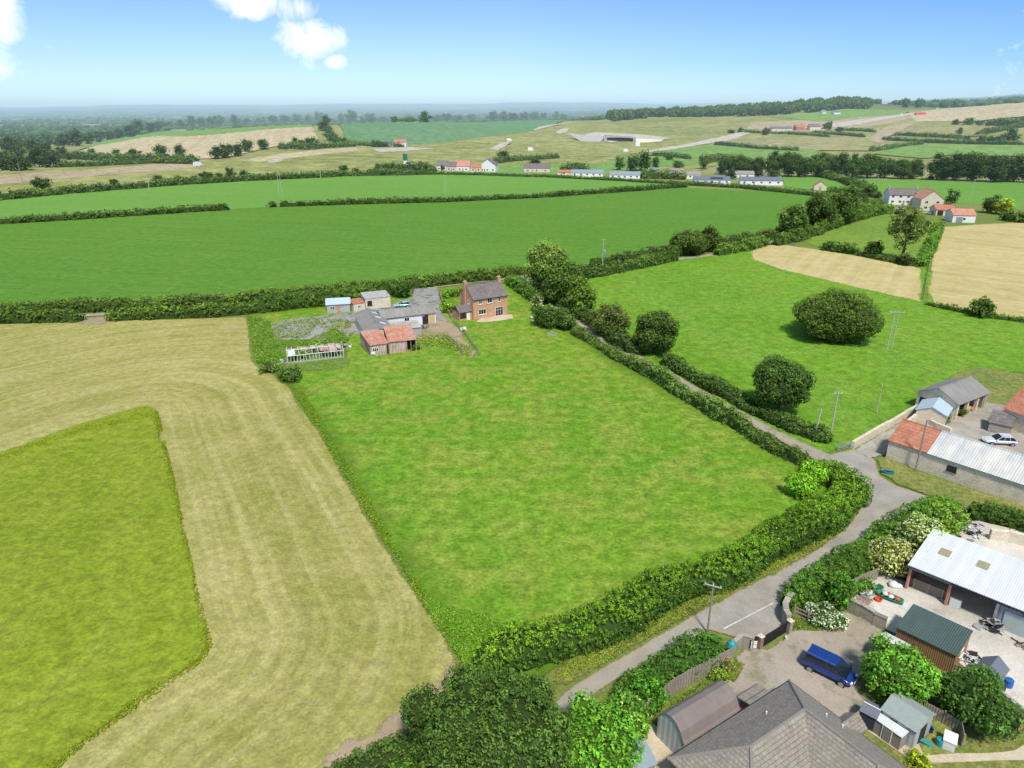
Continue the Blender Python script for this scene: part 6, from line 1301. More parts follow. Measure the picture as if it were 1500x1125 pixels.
s = Bd('garden_shed', 'taupe gabled shed with slate grey roof beside the blue barrel', 'shed', A, B, 2.2); s.walls(1.6, .7, 'y', mat='taupe'); s.roof(1.6, .7, 'y', mat='felt_navy', e=.12, g=.1, t=.05, cap=False); s.door('f', s.L * .5, .7, 1.5, 'taupe')
A, B, D = R3((1293.6, 1038), (1343, 1070), (1320, 1016), 2.0)
s = Bd('garden_shed', 'large garden shed with grey green felt roof and black framed window', 'shed', A, B, 2.7); s.walls(1.9, .55, 'x', mat='grey_board'); s.roof(1.9, .55, 'x', mat='felt_green', e=.15, g=.15, t=.05, cap=False); x, _ = s.loc(W(1312, 1055, 1.4)); s.win('f', max(.6, x), 1.05, .55, .55, mat='black', mull=1, trans=1); s.opening('r', 1.3, 1.0, 1.6)
A, B, D = R3((1281.6, 1052), (1321, 1080), (1289, 1046), 1.45)
s = Bd('storage_shed', 'narrow tall taupe tool store with two white strips on its doors', 'shed', A, B, .85); s.walls(1.4, .08, 'x', .999, mat='taupe'); s.roof(1.4, .08, 'x', .999, mat='cream_plastic', e=.06, g=.05, t=.04)
for f_ in (.33, .67): s.door('f', s.L * f_, .06, 1.36, 'white', .02, False, 'trim')
s.door('f', s.L * .5, .55, 1.25, 'taupe')
A, B, D = R3((1261, 1039), (1284, 1051), (1271, 1027), 1.6)
s = Bd('storage_shed', 'small navy store with blue grey roof and white ridge strip', 'shed', A, B, 1.4); s.walls(1.45, .3, 'x', mat='navy'); s.roof(1.45, .3, 'x', mat='felt_navy', e=.1, g=.08, t=.05, cap=False); b = MB(); b.box(-.06, D * .5, 1.84, s.L + .06, D * .5 + .08, 1.9); b.build('ridge_strip', M['white'], s.r)
A, B, D = R3((964.5, 1046.5), (1002.7, 1083), (1041, 999.6), 2.3)
s = Bd('tin_roof_shed', 'large shed with brown tin barrel roof and pale blue grey boarded gable', 'shed', A, B, D); L, D = s.L, s.D
prof = [(-.15, 2.0), (0, 2.15), (L * .12, 2.75), (L * .3, 3.2), (L * .5, 3.36), (L * .7, 3.2), (L * .88, 2.75), (L, 2.15), (L + .15, 2.0)]
b = MB(); b.box(0, 0, -.2, L, D, 2.1)
for y, e in ((0, 1), (D, -1)):
    P = [(x, z - .06) for x, z in prof[1:-1]]; n = len(P); b.add([(x, y, z) for x, z in P] + [(x, y + .1 * e, z) for x, z in P], [tuple(range(n)), tuple(range(2 * n - 1, n - 1, -1))] + [(i, i + n, (i + 1) % n + n, (i + 1) % n) for i in range(n)])
b.build('wall', M['grey_board'], s.r); b = MB(); n = len(prof)
b.add([(x, y, z) for y in (-.12, D + .12) for x, z in prof] + [(x, y, z - .06) for y in (-.12, D + .12) for x, z in prof], [(i, i + 1, n + i + 1, n + i) for i in range(n - 1)] + [(3 * n + i, 3 * n + i + 1, 2 * n + i + 1, 2 * n + i) for i in range(n - 1)] + [(2 * n + i, 2 * n + i + 1, i + 1, i) for i in range(n - 1)] + [(n + i, n + i + 1, 3 * n + i + 1, 3 * n + i) for i in range(n - 1)])
s.rf = b.build('roof', M['tin_roof'], s.r); s.door('b', L / 2, .9, 1.8, 'white'); s.win('b', L * .2, 1.1, .5, .5)
A, B, D = R3((915, 1125), (961, 1110), (948, 1087.6), 2.0)
s = Bd('garden_shed', 'garden shed with blue grey roof at the bottom edge beside the patio', 'shed', W(912, 1137, 2.0), W(960, 1116, 2.0), 2.6); s.walls(1.9, .6, 'x', rp=.55, mat='taupe'); s.roof(1.9, .6, 'x', rp=.55, mat='felt_blue', e=.15, g=.12, t=.05, cap=False); s.win('f', s.L * .55, 1.1, .9, .5, mat='black', mull=2); s.win('r', 1.3, 1.1, .8, .5, mat='black', mull=2)
# hot tub cabinet, bins, pots
box_thing('plastic_cabinet', 'white plastic storage box on the lawn by the garden fence', 'storage box', 1389, 1093, .95, [('body', 'cream_plastic', [(-.55, -.4, 0, .55, .4, .85)]), ('lid', 'white', [(-.6, -.45, .852, .6, .45, .93)])])
tub('water_butt', 'teal water butt next to the white plastic storage box', 'water butt', 1376, 1092, .3, .6, 'teal_plastic', 'teal_plastic')
t = thing('kayak', 'teal plastic child slide lying in front of the large garden shed', 'slide', W(1350, 1088), -.5); b = MB(); b.slab([(-.75, -.2, .5), (.75, -.2, .1), (.75, .2, .1), (-.75, .2, .5)], .06); b.build('slide', M['teal_plastic'], t)
b = MB(); b.box(-.8, -.2, 0, -.7, -.12, .5); b.box(-.8, .12, 0, -.7, .2, .5); b.build('leg', M['teal_plastic'], t); t.name = 'toy_slide'
tub('paddling_pool', 'small light blue tub at the corner of the large garden shed', 'tub', 1358, 1069, .4, .25, 'blue_plastic')
tub('plant_pot', 'dark plant pot beside the light blue tub', 'plant pot', 1362, 1073, .2, .3, 'black')
tub('plant_pot', 'terracotta pot in front of the golden conifer', 'plant pot', 1341, 1102, .14, .22, 'flower_pot')
t = thing('parasol', 'folded green cover over a stand at the end of the garden fence', 'parasol', W(1070, 957), 0); MB().lathe([(.05, 0), (.05, .9)], 8).build('pole', M['metal'], t); MB().lathe([(.5, .85), (.35, 1.2), (.05, 1.45)], 10).build('canopy', M['teal_plastic'], t)
tub('plant_pot', 'small pale pot at the right foot of the black gate', 'plant pot', 1152, 937, .16, .3, 'cream_plastic')

# ------------------------------------------------------------------ bungalow with hipped L shaped roof
Nn = W(1156, 996, 2.5); u = (W(978, 1110, 2.5) - Nn).normalized(); v = Vector((-u.y, u.x, 0)) ; 
if v.dot(W(1340, 1125, 2.5) - Nn) < 0: v = -v
bg_ = thing('bungalow', 'bungalow with large hipped grey brown tiled roof at the bottom edge', 'bungalow', (Nn.x, Nn.y, 0), math.atan2(u.y, u.x)); sg = 1 if v.dot(Vector((-u.y, u.x, 0))) > 0 else -1
LU, LV, WD, ZE, ZR = 13.3, 13.0, 7.5, 2.45, 4.85; hw = WD / 2
def lp(a, c, z): return (a, c * sg, z)
def flipf(f): return f
b = MB(); i_ = .35
def face(*p): b.slab([lp(*q) for q in p], .12)
face((0, 0, ZE), (LU, 0, ZE), (LU - hw, hw, ZR), (hw, hw, ZR)); face((0, 0, ZE), (hw, hw, ZR), (hw, LV - hw, ZR), (0, LV, ZE))
face((LU, 0, ZE), (LU, WD, ZE), (LU - hw, hw, ZR)); face((LU, WD, ZE), (WD, WD, ZE), (hw, hw, ZR), (LU - hw, hw, ZR))
face((WD, WD, ZE), (WD, LV, ZE), (hw, LV - hw, ZR), (hw, hw, ZR)); face((0, LV, ZE), (hw, LV - hw, ZR), (WD, LV, ZE))
rf = b.build('roof', M['bung_tile'], bg_); b = MB()
for p, q in (((0, 0, ZE), (hw, hw, ZR)), ((hw, hw, ZR), (LU - hw, hw, ZR)), ((hw, hw, ZR), (hw, LV - hw, ZR)), ((LU, 0, ZE), (LU - hw, hw, ZR)), ((LU, WD, ZE), (LU - hw, hw, ZR)), ((0, LV, ZE), (hw, LV - hw, ZR)), ((WD, LV, ZE), (hw, LV - hw, ZR))): b.tube(lp(*p), lp(*q), .11, .11, 6)
M['ridge'] = plain_mat('ridge_tiles', (.24, .22, .19), .9, .15, 6); b.build('ridge_tiles', M['ridge'], rf)
b = MB(); y0, y1 = sorted((i_ * sg, (WD - i_) * sg)); b.box(i_, y0, -.2, LU - i_, y1, ZE - .1); y0, y1 = sorted(((WD - i_) * sg + .001 * sg, (LV - i_) * sg)); b.box(i_, y0, -.2, WD - i_, y1, ZE - .1); b.build('wall', M['purple_brick'], bg_)
b = MB(); b.tube(lp(-.06, 0, ZE - .1), lp(-.06, LV, ZE - .1), .06, .06, 6); b.tube(lp(0, -.06, ZE - .1), lp(LU, -.06, ZE - .1), .06, .06, 6); b.build('gutter', M['black'], bg_)
# porch on the drive side: small gabled block
b = MB(); c0 = 4.3; c1 = 6.1; a0 = -1.0
y0, y1 = sorted((c0 * sg, c1 * sg)); b.box(a0 + .15, y0 + .15, -.1, i_, y1 - .15, 2.3); b.build('porch_wall', M['purple_brick'], bg_)
b = MB(); cm_ = (c0 + c1) / 2; b.slab([lp(a0, c0, 2.3), lp(1.2, c0, 2.3), lp(1.2, cm_, 3.1), lp(a0, cm_, 3.1)], .1); b.slab([lp(a0, c1, 2.3), lp(1.2, c1, 2.3), lp(1.2, cm_, 3.1), lp(a0, cm_, 3.1)], .1); b.build('porch_roof', M['bung_tile'], bg_)
b = MB(); b.tube(lp(a0, cm_, 3.12), lp(1.2, cm_, 3.12), .09, .09, 6); b.build('porch_ridge', M['ridge'], bg_)
# side bay on the fence side
b = MB(); y0, y1 = sorted((-1.2 * sg, .3 * sg)); b.box(2.2, y0, -.1, 4.2, y1, 2.0); b.build('porch_wall', M['purple_brick'], bg_); b = MB(); b.slab([lp(2.0, -1.5, 2.0), lp(4.4, -1.5, 2.0), lp(4.4, .3, 2.35), lp(2.0, .3, 2.35)], .1); b.build('porch_roof', M['bung_tile'], bg_)
for a_, c_ in ((3.2, 4.6), (6.5, 2.2), (1.6, 5.6)): b = MB(); 
b = MB()
for (a_, c_) in ((1.9, 4.4), (1.7, 5.6), (5.4, 1.9)): 
    z_ = ZE + (ZR - ZE) * min(a_, c_, 9) / hw; b.tube(lp(a_, c_, z_ - .05), lp(a_, c_, z_ + .28), .06, .06, 8)
b.build('vent_pipe', M['white'], rf)

# ------------------------------------------------------------------ poles
M['pole'] = plain_mat('pole_wood', (.30, .26, .215), .9, .2, 4); M['pale_pole'] = plain_mat('weathered_pale_pole', (.46, .43, .38), .9, .15, 4)
def pole(label, px, py, h, rz=0., arm=1.6, mat='pole', trans=False, r=.13, lean=(0, 0), double=0., name='electricity_pole'):
    g = PT(px, py); t = thing(name, label, 'pole', g, rz)
    for i, x in enumerate((-double / 2, double / 2) if double else (0,)):
        b = MB(); b.tube((x, 0, -.4), (x * .8 + lean[0], lean[1], h), r, r * .7, 8); b.build('mast', M[mat], t)
    if arm:
        b = MB(); b.box(-arm / 2 + lean[0], lean[1] - .04 - r, h - .32, arm / 2 + lean[0], lean[1] + .04 - r, h - .22); b.build('crossarm', M['pale_pole'], t)
        for x in (-arm * .44, 0, arm * .44): b = MB(); b.lathe([(.025, h - .22), (.045, h - .16), (.025, h - .10), (.035, h - .06)], 8, (x + lean[0], lean[1] - r, 0)); b.build('insulator', M['white_render'], t)
    if trans:
        b = MB(); b.lathe([(.3, h * .52), (.34, h * .54), (.34, h * .64), (.26, h * .66)], 12, (.5, -.1, 0)); b.build('transformer', M['metal'], t); b = MB(); b.box(0, -.15, h * .5, .8, -.05, h * .52); b.build('bracket', M['metal'], t)
    return t
pole('thin pole with crossarm leaning over the road by the black gate', 1036, 928, 5.6, -.45, 1.5, r=.10)
pole('brown pole standing against the red tiled end of the stone barn', 1341, 690, 7.4, .2, 0, r=.13)
pole('pole with short crossarm in the lane hedge, right one near the junction', 1216, 640, 7.2, -.1, 1.2, 'pale_pole')
pole('short pale broken pole in the lane hedge beside the crossarm pole', 1191, 644, 4.8, .1, 0, 'pale_pole', lean=(.5, 0))
pole('thin bare pale pole out in the meadow near the farm', 1284, 606, 5.0, 0, 0, 'pale_pole', r=.08)
pole('twin legged pale pole with wide crossarm in the meadow', 1303, 511, 7.8, -.1, 2.8, 'pale_pole', double=.9, r=.1)
pole('pale pole carrying a grey transformer beside the lane hedge', 882, 398, 9.6, .2, 1.4, 'pale_pole', True)
pole('thin pole in the upper cereal field, left one with a wide head', 411, 285, 10.5, 0, 2.6, 'pale_pole', double=1.6, r=.12)
pole('thin pole in the upper cereal field, right one', 652, 288, 11, 0, 1.6, 'pale_pole', r=.14)
pole('pole behind the right hand farm houses', 1420, 300, 12, 0, 1.6, 'pale_pole', r=.14)
pole('far pole left of the hedge bushes', 33, 268, 11, .3, 1.6, 'pole', r=.2)
pole('pole beside the scrubby trees above the lane', 1281, 286, 11, .3, 1.8, 'pole', r=.18)
for i, (x, y) in enumerate(((179, 270), (219, 279), (470, 262))): pole('%s of three thin posts along the long far hedge' % ['leftmost', 'middle', 'rightmost'][i], x, y, 9, .3, 1.2, 'pale_pole', r=.2)

# ------------------------------------------------------------------ cars
def paint(name, col):
    m = MN(name); p = m.obj(); b = m.node('ShaderNodeBsdfPrincipled'); b.inputs['Base Color'].default_value = (*col, 1); b.inputs['Roughness'].default_value = .28; b.inputs['Metallic'].default_value = .25
    b.inputs['Coat Weight'].default_value = .6; b.inputs['Coat Roughness'].default_value = .08; return m.finish(b.outputs[0])
M['tyre'] = plain_mat('tyre_rubber', (.02, .02, .02), .9, .1, 3); M['rim'] = plain_mat('alloy_rim', (.45, .45, .46), .35, .05, 3, metal=.8); M['lamp'] = plain_mat('headlamp_lens', (.75, .77, .78), .15, .02, 3); M['tail'] = plain_mat('tail_lamp', (.45, .02, .02), .3, .02, 3)
def car(name, label, loc, rz, length, width, height, col, kind='estate', name2=None, group=None):
    """built nose towards +x, wheels on the ground"""
    r = thing(name, label, 'car', loc, rz, group); P = paint(name + '_paint', col); s = length / 4.5; w = width / 2; H_ = height
    if kind == 'mpv': st = [(-2.22, .40, .72, .80), (-2.12, .30, .98, .93), (-1.5, .28, 1.0, 1.), (0, .26, .98, 1.), (.9, .27, .95, 1.), (1.5, .28, .88, .97), (2.0, .30, .74, .88), (2.24, .36, .58, .70)]; cab = [(-2.16, .96), (-1.92, 1.), (.55, 1.), (1.62, .93)]
    else: st = [(-2.24, .40, .70, .78), (-2.10, .30, .90, .92), (-1.5, .28, .92, 1.), (0, .26, .90, 1.), (.9, .27, .88, 1.), (1.5, .28, .82, .97), (2.0, .30, .72, .88), (2.24, .36, .56, .68)]; cab = [(-1.98, .90), (-1.35, 1.), (.05, 1.), (.95, .88)]
    b = MB(); vs = []
    for x, zb, zt, k in st: W_ = w * k; vs += [(x * s, -W_ * .92, zb), (x * s, -W_, (zb + zt) / 2), (x * s, -W_ * .95, zt - .06), (x * s, -W_ * .78, zt), (x * s, W_ * .78, zt), (x * s, W_ * .95, zt - .06), (x * s, W_, (zb + zt) / 2), (x * s, W_ * .92, zb)]
    n = 8; fs = [(i * n + j, (i + 1) * n + j, (i + 1) * n + (j + 1) % n, i * n + (j + 1) % n) for i in range(len(st) - 1) for j in range(n)] + [tuple(range(n)), tuple(range(len(st) * n - 1, (len(st) - 1) * n - 1, -1))]
    b.add(vs, fs); body = b.build('body', P, r, True); md = body.modifiers.new('bev', 'SUBSURF'); md.levels = 1; md.render_levels = 2
    (xr, zr), (x1, z1), (x2, z2), (xf, zf) = cab; zb = .90 if kind == 'mpv' else .84; tw = w * (.74 if kind == 'mpv' else .78); bw = w * .93
    RB = [(x1 * s, H_), (x2 * s, H_)]
    b = MB(); b.slab([(x1 * s - .05, -tw, H_ - .03), (x2 * s + .05, -tw, H_ - .03), (x2 * s + .05, tw, H_ - .03), (x1 * s - .05, tw, H_ - .03)], .05); b.slab([(x1 * s, -tw * .8, H_ + .01), (x2 * s - .1, -tw * .8, H_ + .01), (x2 * s - .1, tw * .8, H_ + .01), (x1 * s, tw * .8, H_ + .01)], .05); rfo = b.build('roof', P, r); bv = rfo.modifiers.new('soft', 'BEVEL'); bv.width = .045; bv.segments = 3
    def q(name_, pts, m='glass'): bb = MB(); bb.slab(pts, .03); return bb.build(name_, M[m], r)
    zt = H_ - .06
    q('windscreen', [(xf * s, -bw * .93, zb), (xf * s, bw * .93, zb), (x2 * s + .04, tw * .97, zt), (x2 * s + .04, -tw * .97, zt)]); q('rear_window', [(xr * s, bw * .9, zb + .02), (xr * s, -bw * .9, zb + .02), (x1 * s - .04, -tw * .97, zt), (x1 * s - .04, tw * .97, zt)])
    for e in (-1, 1):
        for a, c in ((.0, .32), (.35, .66), (.69, 1.)):
            xa = xr + .12 + (xf - .22 - xr - .12) * a; xc = xr + .12 + (xf - .22 - xr - .12) * c; ta = x1 + (x2 - x1) * a; tc = x1 + (x2 - x1) * c
            q('window', [(xa * s, e * bw * .96, zb), (xc * s, e * bw * .96, zb), (tc * s, e * tw, zt), (ta * s, e * tw, zt)])
        b = MB(); b.tube((xf * s - .02, e * bw * .95, zb), (x2 * s + .05, e * tw * .98, zt + .02), .035, .035, 6); b.tube((xr * s + .04, e * bw * .94, zb), (x1 * s - .04, e * tw * .98, zt + .02), .045, .045, 6)
        for a in (.335, .675): xa = xr + .12 + (xf - .22 - xr - .12) * a; ta = x1 + (x2 - x1) * a; b.tube((xa * s, e * bw * .97, zb), (ta * s, e * tw * 1.01, zt), .03, .03, 5)
        b.tube((x1 * s, e * tw, zt + .02), (x2 * s, e * tw, zt + .02), .045, .045, 6); b.build('pillar', P, r)
        b = MB(); b.box(xf * s - .25, e * (w + .02) - .08, zb + .02, xf * s - .08, e * (w + .02) + .08, zb + .16); b.build('mirror', P, r)
        b = MB(); b.box(2.02 * s, e * w * .66 - .16, .60, 2.19 * s, e * w * .66 + .14, .72); b.build('headlight', M['lamp'], r)
        b = MB(); b.box(-2.235 * s, e * w * .68 - .1, .66, -2.10 * s, e * w * .68 + .1, .86); b.build('tail_light', M['tail'], r)
        b = MB(); b.tube((x1 * s - .1, e * tw * .92, H_ + .03), (x2 * s, e * tw * .92, H_ + .03), .02, .02, 5); b.build('roof_rail', M['rim'], r)
        for x in (-1.38, 1.36):
            b = MB(); rr = .33; b.lathe([(rr * .72, -.11), (rr * .95, -.11), (rr, -.06), (rr, .06), (rr * .95, .11), (rr * .72, .11)], 20)
            wv = b.build('wheel', M['tyre'], r); wv.rotation_euler = (math.pi / 2, 0, 0); wv.location = (x * s, e * (w - .08), rr)
            b = MB(); b.lathe([(rr * .68, -.118), (rr * .7, .118)], 14); b.build('rim', M['rim'], wv)
    b = MB(); b.box(2.19 * s, -.26, .42, 2.27 * s, .26, .53); b.build('number_plate', M['white'], r)
    return r
car('parked_car', 'dark blue people carrier parked on the gravel drive', W(1213.5, 987), math.radians(-41.8), 4.25, 1.9, 1.68, (.012, .052, .26), 'mpv')
car('parked_car', 'white car with dark roof glass parked in the farm yard', W(1463, 650), math.radians(180 - 8), 4.4, 1.8, 1.42, (.78, .79, .80), 'estate')
car('parked_car', 'light blue car parked beside the old stone sheds', W(590, 450), math.radians(190), 3.9, 1.65, 1.45, (.42, .62, .68), 'estate')
car('parked_car', 'silver blue car parked before the right hand farm house', W(1362, 314), math.radians(150), 4.5, 1.8, 1.5, (.45, .52, .60), 'estate')
car('parked_car', 'white car on the drive of the long white farm house', W(1318, 307), math.radians(190), 4.3, 1.75, 1.5, (.75, .76, .78), 'estate')
car('parked_car', 'dark car against the white garage of the right hand farm', W(1405, 324), math.radians(175), 4.3, 1.75, 1.5, (.03, .04, .06), 'estate')
scrap('scrap_heap', 'old rusty junk lying among weeds between greenhouse and yard', 470, 500, 1.6, 40, ['rust_wall', 'wood', 'dark'], 11, .5)
scrap('scrap_heap', 'pile of timber and sheets at the right end of the collapsed greenhouse', 510, 508, 1.0, 30, ['wood', 'skylight', 'dark'], 12, .6)
scrap('scrap_heap', 'scattered boards at the left end of the collapsed greenhouse', 413, 530, 1.3, 36, ['skylight', 'wood', 'metal'], 13, .5)
scrap('scrap_heap', 'dark barrels and bags by the wall of the white walled shed', 622, 481, 1.0, 24, ['dark', 'block'], 14, .9)
# ------------------------------------------------------------------ distant buildings
def fb(name, label, cat, px, py, wpx, D, wh, rise, wallm='white_render', roofm='grey_tile', ridge='x', rot=0., wins=2, door=True, chim=0, group=None, floors=1):
    g = PT(px, py); k = ppm(g); L = wpx / k; u = Vector((math.cos(rot), math.sin(rot))); A = Vector((g.x, g.y)) - u * L / 2
    s = Bd(name, label, cat, A, A + u * L, D, g.z, group); s.walls(wh, rise, ridge, mat=wallm); s.roof(wh, rise, ridge, mat=roofm, e=.3, g=.2)
    for f_ in range(floors):
        for i in range(wins): s.win('f', L * (i + .5) / wins, .95 + f_ * 2.4, min(1.3, L / wins * .5), 1.1, mat='white', sill=False)
    if door: s.door('f', L * (.5 if wins % 2 == 0 else .33), .9, 2.0, 'black' if False else 'wood', handle=False)
    for c in range(chim): s.chimney(L * (.04 + .92 * c), D / 2, wh, wh + rise + 1.1, .8, .8, pots=2, mat='block')
    return s
fb('farmhouse', 'long white farm house with brown grey roof and chimneys, far right', 'house', 1323, 300, 42, 8, 4.6, 2.6, 'white_render', 'slate_tile', rot=-.12, wins=4, floors=2, chim=2)
s = fb('farmhouse', 'stone farm house with tall gable and orange roof, right of the white one', 'house', 1363, 309, 30, 12, 5.2, 3.6, 'stone', 'orange_tile', 'y', rot=-.2, wins=2, floors=2, chim=0)
fb('farmhouse', 'small orange roofed link building left of the tall gable', 'house', 1350, 303, 14, 6, 4.4, 2.0, 'stone', 'orange_tile', 'x', rot=-.15, wins=1, floors=1)
s = fb('garage', 'dark red roofed stone store between the gabled house and the white garage', 'garage', 1384, 316, 26, 7, 2.6, 1.6, 'stone', 'red_tile', 'x', rot=-.12, wins=0, door=False); s.opening('f', 1.8, 2.4, 2.1)
s = fb('garage', 'white garage with bright orange tiled roof', 'garage', 1411, 326, 31, 8, 3.0, 2.0, 'white_render', 'orange_tile', 'x', rot=-.14, wins=1, door=False); s.door('f', s.L * .3, 2.6, 2.2, 'lilac_wall', handle=False, name='garage_door')
fb('small_barn', 'tiny pale stone barn with red roof beside the field hedge', 'barn', 1201, 279, 17, 6, 2.6, 2.4, 'stone', 'red_tile', 'y', rot=-.3, wins=0)
fb('hut', 'small pale hut in the scrub above the farm lane', 'hut', 1233, 265, 10, 4, 2.4, 1.2, 'stone', 'grey_tile', rot=.2, wins=1)
BL = 'white holiday bungalows'
for i, (px, py, w, lab, rf_) in enumerate(((1043, 270, 52, 'long white holiday bungalow with solar panels on its grey roof', 'felt_navy'), (1115, 271, 60, 'long white holiday bungalow at the right end of the row', 'felt_navy'), (1084, 261, 40, 'white holiday bungalow with brown roof behind the front two', 'taupe'), (1068, 256, 34, 'white holiday bungalow at the back under the tree row', 'grey_tile'), (1100, 258, 30, 'white holiday bungalow with brown roof, back right', 'taupe'), (1132, 264, 22, 'white gabled bungalow before the low bush', 'grey_tile'), (1016, 262, 20, 'small white chalet with low brown roof left of the solar panels', 'taupe'),
        (915, 262, 44, 'white static home with pale grey roof, right of the pair by the village', 'felt_blue'), (860, 259, 46, 'white static home with pale grey roof, left of the pair by the village', 'felt_blue'), (990, 257, 22, 'white cottage with a low gable beside the dark hedge', 'taupe'), (958, 256, 16, 'small white cabin beside the dark village tree', 'felt_blue'))):
    s = fb('holiday_bungalow', lab, 'bungalow', px, py, w, 8, 2.6, 1.7, 'white', rf_, rot=-.12, wins=5 if w > 40 else 2, group=BL)
    if i == 0: b = MB(); b.slab([(s.L * .45, .6, 3.2), (s.L * .8, .6, 3.2), (s.L * .8, 2.6, 4.05), (s.L * .45, 2.6, 4.05)], .05); b.build('solar_panel', M['navy'], s.rf)
    if i == 5: b = MB(); b.box(s.L * .78, -1.2, 0, s.L * .99, -.01, 2.5); b.slab([(s.L * .76, -1.5, 2.6), (s.L * .885, -1.5, 3.7), (s.L * .885, 0, 3.7), (s.L * .76, 0, 2.6)], .08); b.slab([(s.L * .885, -1.5, 3.7), (s.L * 1.01, -1.5, 2.6), (s.L * 1.01, 0, 2.6), (s.L * .885, 0, 3.7)], .08); b.build('porch', M['white'], s.r)
fb('cottage', 'grey roofed pale cottage at the left end of the village', 'cottage', 647, 250, 16, 8, 3.6, 3.0, 'white_render', 'grey_tile', rot=-.1, wins=2, chim=1, floors=1)
fb('cottage', 'brown roofed cottage second from the left in the village', 'cottage', 661, 251, 14, 8, 3.4, 2.8, 'stone', 'slate_tile', rot=-.1, wins=2)
fb('cottage', 'pink roofed cottage in the middle of the village', 'cottage', 678, 251, 20, 9, 3.6, 3.6, 'white_render', 'orange_tile', rot=-.1, wins=2, chim=2)
fb('cottage', 'low red roofed cottage left of the big white gable', 'cottage', 697, 252, 16, 8, 3.0, 2.4, 'stone', 'red_tile', rot=-.1, wins=2)
fb('cottage', 'big white house with broad gable facing the cereal field', 'house', 714, 252, 24, 12, 4.6, 4.2, 'white_render', 'grey_tile', 'y', rot=-.15, wins=3)
fb('cottage', 'long low cottage with brown roof right of the round village tree', 'cottage', 786, 253, 38, 9, 3.2, 2.8, 'stone', 'slate_tile', rot=-.1, wins=3)
fb('cottage', 'low brown roofed outbuilding hidden in the village hedge', 'cottage', 826, 257, 20, 6, 2.2, 1.2, 'stone', 'red_tile', rot=-.05, wins=1)
fb('site_cabin', 'dark roofed long site cabin at the edge of the bean crop', 'cabin', 563, 216, 26, 8, 4, 1.0, 'grey_stone', 'felt_navy', rot=0, wins=3)
fb('site_house', 'pink roofed white house beside the distant site cabin', 'house', 586, 216, 18, 12, 5, 3.0, 'white_render', 'red_tile', rot=0, wins=2)
fb('site_cabin', 'white box shaped cabin left of the dark roofed site cabin', 'cabin', 549, 216, 6, 6, 4, .6, 'white', 'white', rot=0, wins=1)
for i, (px, py, w, lab, wm, rm, hh) in enumerate(((1145, 193, 30, 'low pale farm building left of the distant red roofs', 'stone', 'grey_tile', 5), (1172, 192, 12, 'dark red roofed barn of the distant farm', 'red_tile', 'red_tile', 6), (1182, 191, 12, 'orange roofed house of the distant farm', 'stone', 'orange_tile', 7), (1194, 192, 16, 'pale stone house with grey gable at the distant farm', 'stone', 'grey_tile', 7),
        (1226, 169, 9, 'white house left of the distant works road', 'white', 'grey_tile', 6), (1207, 168, 6, 'small white house beside the wood edge', 'white', 'felt_blue', 5), (1010, 168, 12, 'pale house half hidden at the wood foot, left', 'stone', 'taupe', 6), (1033, 166, 14, 'pale house half hidden at the wood foot, right', 'stone', 'taupe', 7), (752, 173, 9, 'cream house among the skyline trees', 'render', 'taupe', 8))):
    fb('distant_house', lab, 'house', px, py, w, 12, hh * .8, hh * .5, wm, rm, wins=2)
# motorway underpass in the cutting
c = PT(904, 208); k = ppm(c); t = thing('concrete_bridge', 'concrete underpass with a dark opening under its deck in the new road cutting', 'bridge', c, -.06)
dz = 9; b = MB(); b.slab([(-14 , 0, dz * .80), (22, 0, dz * .55), (22, 16, dz * .62), (-14, 16, dz * .86)], 1.0); b.build('deck', M['grey_stone'], t)
b = MB(); b.box(-14, 1.5, 0, 20, 14, 4.6); b.build('opening', M['dark'], t)  # solid dark block stands in for the shade under the deck
b = MB(); b.box(-16, -.5, -1, -12.5, 15, 6.4); b.box(19, -.5, -1, 22.5, 15, 4.7); b.build('abutment', M['block'], t)
b = MB(); b.slab([(-60, 27, 9.2), (-16, -.6, 5.6), (-22, -16, -.5), (-42, -10, .3)], .5); b.build('wing_wall', M['block'], t); b = MB(); b.slab([(22, -.6, 4.4), (56, 4, 2.5), (50, -4, 1.0), (24, -10, -.5)], .5); b.build('wing_wall', M['stone'], t)
patch('cutting_slope', [(855, 199), (868, 195), (915, 197), (958, 200), (985, 204), (962, 207), (905, 208), (896, 211), (880, 206)], M['scrape'], 7, jit=.6)
t = thing('site_sign', 'tall white and grey site board in front of the underpass', 'sign', PT(934, 217), 0); b = MB(); b.box(-2.4, 0, 2, 2.4, .3, 9); b.build('board', M['white'], t); b = MB(); b.box(-2, .31, 0, -1.7, .6, 9); b.box(1.7, .31, 0, 2, .6, 9); b.build('post', M['metal'], t)
t = thing('green_tower', 'tall green and white tank standing at the village end', 'tank', PT(594, 242), 0); g_ = MB(); g_.lathe([(1.7, 3.6), (1.7, 8.6)], 12); g_.build('upper_section', M['boat_green'], t); g_ = MB(); g_.lathe([(1.6, 0), (1.6, 3.5)], 12); g_.build('lower_section', M['white'], t)
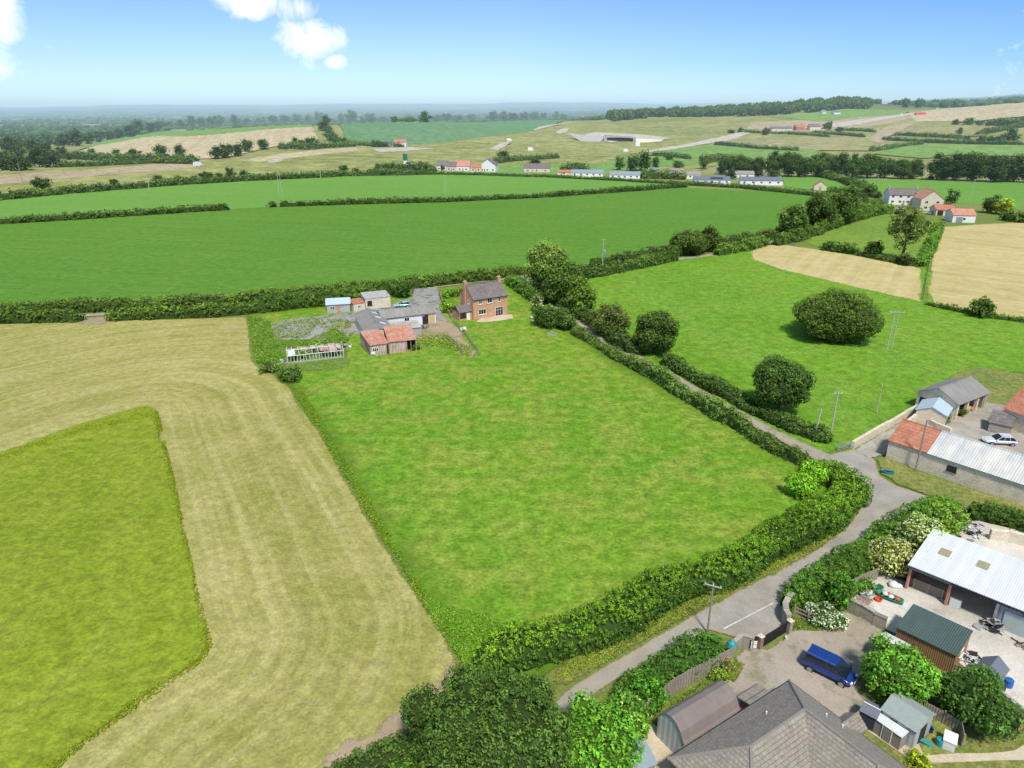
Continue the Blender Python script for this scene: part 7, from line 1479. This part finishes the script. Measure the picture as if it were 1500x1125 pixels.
for i, (px, py, lab, m_) in enumerate(((746, 207, 'white van on the left cutting track', 'white'), (777, 221, 'white van below the cutting on the haul road', 'white'), (916, 223, 'white van on the haul road near the site board', 'white'), (1320, 170, 'white tipper on the works road', 'white'), (1373, 161, 'small white site office on the hill stubble edge', 'white'), (290, 244, 'white vehicle standing on the bare earth strip', 'white'))):
    t = thing('site_van' if i != 4 else 'site_office', lab, 'van' if i != 4 else 'cabin', PT(px, py), .2 * i); b = MB(); b.box(-2.8, -1.3, .5, 1.6, 1.3, 3.4); b.add([(1.61, -1.2, .5), (3.2, -1.2, .5), (3.2, 1.2, .5), (1.61, 1.2, .5), (1.61, -1.2, 2.9), (2.3, -1.2, 2.7), (2.3, 1.2, 2.7), (1.61, 1.2, 2.9)], [(0, 1, 5, 4), (1, 2, 6, 5), (2, 3, 7, 6), (4, 5, 6, 7)]); b.build('body', M[m_], t)
    if i != 4:
        for x in (-1.8, 1.9): b = MB(); b.tube((x, -1.3, .5), (x, 1.3, .5), .5, .5, 10); b.build('wheel', M['tyre'], t)
    else: b = MB(); b.box(-1, -1.35, 1.4, .6, -1.31, 2.4); b.build('window', M['glass'], t)
for i, (px, py) in enumerate(((1344, 170), (1351, 169.5))):
    t = thing('site_truck', ['left hand red lorry on the works road', 'right hand red lorry on the works road'][i], 'lorry', PT(px, py), .1); b = MB(); b.box(-5, -1.6, 1.0, 3.2, 1.6, 5.0); b.build('body', M['red_plastic'], t); b = MB(); b.box(3.4, -1.5, .8, 5.4, 1.5, 4.0); b.build('cab', M['red_plastic'], t)
    for x in (-3.5, 0, 4.2): b = MB(); b.tube((x, -1.6, .7), (x, 1.6, .7), .7, .7, 10); b.build('wheel', M['tyre'], t)
for i, (px, py) in enumerate(((747, 211), (745, 213), (824, 194), (600, 253), (612, 254), (622, 253))):
    t = thing('distant_vehicle', ['dark car on the left cutting track, upper', 'dark car on the left cutting track, lower', 'grey car on the right cutting track', 'dark parked car left of the village cottages', 'white parked car left of the village cottages', 'grey parked car nearest the village cottages'][i], 'car', PT(px, py), .5 * i); mm = ['navy', 'black', 'metal', 'navy', 'white', 'metal'][i]
    b = MB(); b.box(-2.2, -.9, .35, 2.2, .9, .95); b.build('body', M[mm], t); b = MB(); b.add([(-1.5, -.85, .95), (1.3, -.85, .95), (1.3, .85, .95), (-1.5, .85, .95), (-1., -.7, 1.5), (.5, -.7, 1.5), (.5, .7, 1.5), (-1., .7, 1.5)], [(4, 5, 6, 7), (0, 1, 5, 4), (1, 2, 6, 5), (2, 3, 7, 6), (3, 0, 4, 7)]); b.build('window', M['glass'], t)
    for x in (-1.4, 1.4): b = MB(); b.tube((x, -.9, .35), (x, .9, .35), .35, .35, 8); b.build('wheel', M['tyre'], t)
# ------------------------------------------------------------------ tidy
